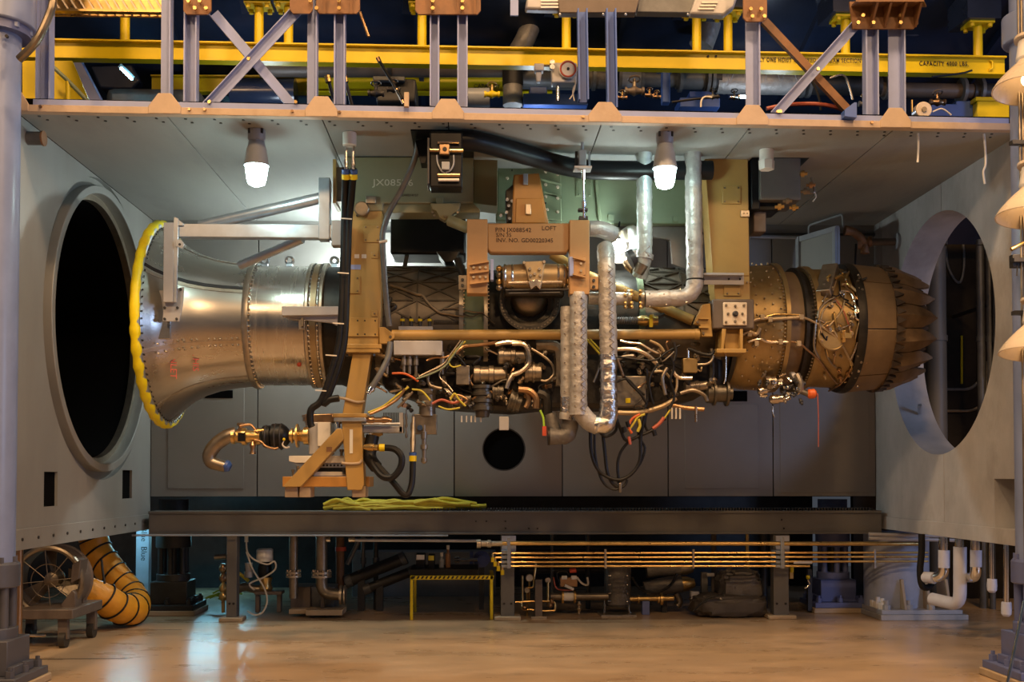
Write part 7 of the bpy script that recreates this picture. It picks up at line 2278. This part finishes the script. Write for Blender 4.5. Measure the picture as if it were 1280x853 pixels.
def lumpy(c, sx, sy, sz, seed, flat=None):
    rnd = random.Random(seed)
    ph = [rnd.uniform(0, 6.28) for _ in range(12)]
    rs = []; n, m_ = 32, 18
    for k in range(1, m_):
        th = PI * k / m_; r_ = []
        for i in range(n):
            a_ = 2 * PI * i / n
            w_ = 1 + .05 * math.sin(5 * a_ + ph[0] + th * 3) + .045 * math.sin(9 * a_ + ph[1] - th * 5) + .03 * math.sin(14 * a_ + ph[2] + 7 * th) + .03 * math.sin(17 * th + ph[3])
            def sq(v):
                return math.copysign(abs(v) ** .6, v)
            z = -sq(math.cos(th)) * sz * w_
            if flat is not None:
                z = max(z, flat)
            r_.append((c[0] + sx * w_ * sq(math.sin(th)) * sq(math.cos(a_)), c[1] + sy * w_ * sq(math.sin(th)) * sq(math.sin(a_)), c[2] + z))
        rs.append(r_)
    return MB().rings(rs)


c = P(923, 733, 12.35)
t = thing('wrapped_bundle', 'crumpled silver-brown foil wrapped bundle lying on a dark bag', 'bundle')
part('wrap', lumpy(c, S(27, 12.35), .2, S(21, 12.35), 3), 'quilt_dark', t)
for k in range(5):
    part('tie', MB().ring(c + Vector((-.2 + k * .1, 0, 0)), (1, .1, .15), S(20, 12.35), .007, 28, 5), 'bag_dark', t)
part('cord', MB().tube([P(900, 748, 12.1), P(910, 757, 12.1), P(920, 758, 12.1), P(928, 754, 12.1)], .010, 8), 'white_wire', t)
c = P(911, 760, 12.3); c.z = .125
t = thing('dark_bag', 'slumped dark canvas bag on the floor under the foil bundle', 'bag')
part('bag', lumpy(c, S(46, 12.3), .26, .13, 8, -.122), 'bag_dark', t)
part('strap', MB().tube([P(866, 765, 12.02), P(885, 748, 12.0), P(905, 745, 12.0)], .010, 8), 'black_rubber', t)
t = thing('angle_bracket', 'dark upright bracket with a white tag left of the foil bundle', 'bracket')
part('upright', MB().pbox(877, 716, 885, 760, 12.5, 12.56), 'beam_grey', t, .004)
part('arm', MB().pbox(884, 717, 893, 721, 12.48, 12.52), 'white_paint', t, .003)
part('foot', MB().box((P(872, 760, 12.5).x, 12.45, 0), (P(890, 760, 12.5).x, 12.62, P(880, 759, 12.5).z)), 'dark_steel', t)
single('white_carton', MB().pbox(864, 740, 874, 756, 12.42, 12.5), 'white_paint', 'small white carton between the dark bag and the bracket', 'box', bev=.004)
t = thing('tag_valve', 'small dark valve with yellow tags right of the third beam post', 'valve')
part('body', MB().pbox(987, 706, 992, 724, 12.3, 12.36), 'brass', t, .004)
part('yellow_tag', MB().cyl(P(990, 709, 12.28), P(990, 716, 12.28), .02, None, 10), 'yellow_paint', t)
part('yellow_tag', MB().sphere(P(1010, 722, 12.4), .026, 10, 8), 'yellow_paint', t)
part('lever', MB().tube([P(1010, 725, 12.4), P(1012, 731, 12.4), P(1006, 736, 12.4)], .012, 8), 'chrome', t)
part('post', MB().pbox(1010, 712, 1015, 764, 12.5, 12.55), 'dark_steel', t)
# drop pipes and struts in the dark behind the beam
for x, mt, r, lab in ((470, 'dark_steel', .03, 'dark drop pipe beside the sloping cylinders'), (454, 'grey_machine', .025, 'grey drop pipe near the wide flanged pipe'), (690, 'grey_machine', .02, 'thin grey drop pipe over the gauges'),
                      (735, 'dark_steel', .03, 'dark drop pipe left of the lagged drum'), (892, 'brown_steel', .035, 'brown drop pipe behind the foil bundle'), (934, 'brass', .025, 'brass drop pipe behind the foil bundle'), (954, 'dark_steel', .05, 'dark wide drop pipe left of the third post')):
    a_ = P(x, 668, 13.0)
    t = thing('drop_pipe', lab, 'pipe')
    part('pipe', MB().cyl((a_.x, 13.0, 0), (a_.x, 13.0, P(x, 648, 13.0).z), r, None, 12), mt, t)
    part('coupling', MB().cyl((a_.x, 13.0, .55), (a_.x, 13.0, .62), r * 1.5, None, 12), 'grey_machine', t)
for k, (x0, x1, y) in enumerate(((640, 800, 690), (650, 760, 712), (800, 960, 695))):
    single('rear_pipe', MB().cyl(P(x0, y, 13.06), P(x1, y, 13.06), .05, None, 14), 'dark_steel', ['dark rear pipe crossing above the gauges', 'dark rear pipe crossing behind the pump line', 'dark rear pipe crossing above the foil bundle', 'short dark rear pipe near the first post'][k], 'pipe')

for _t in list(THINGS):
    finish(_t)
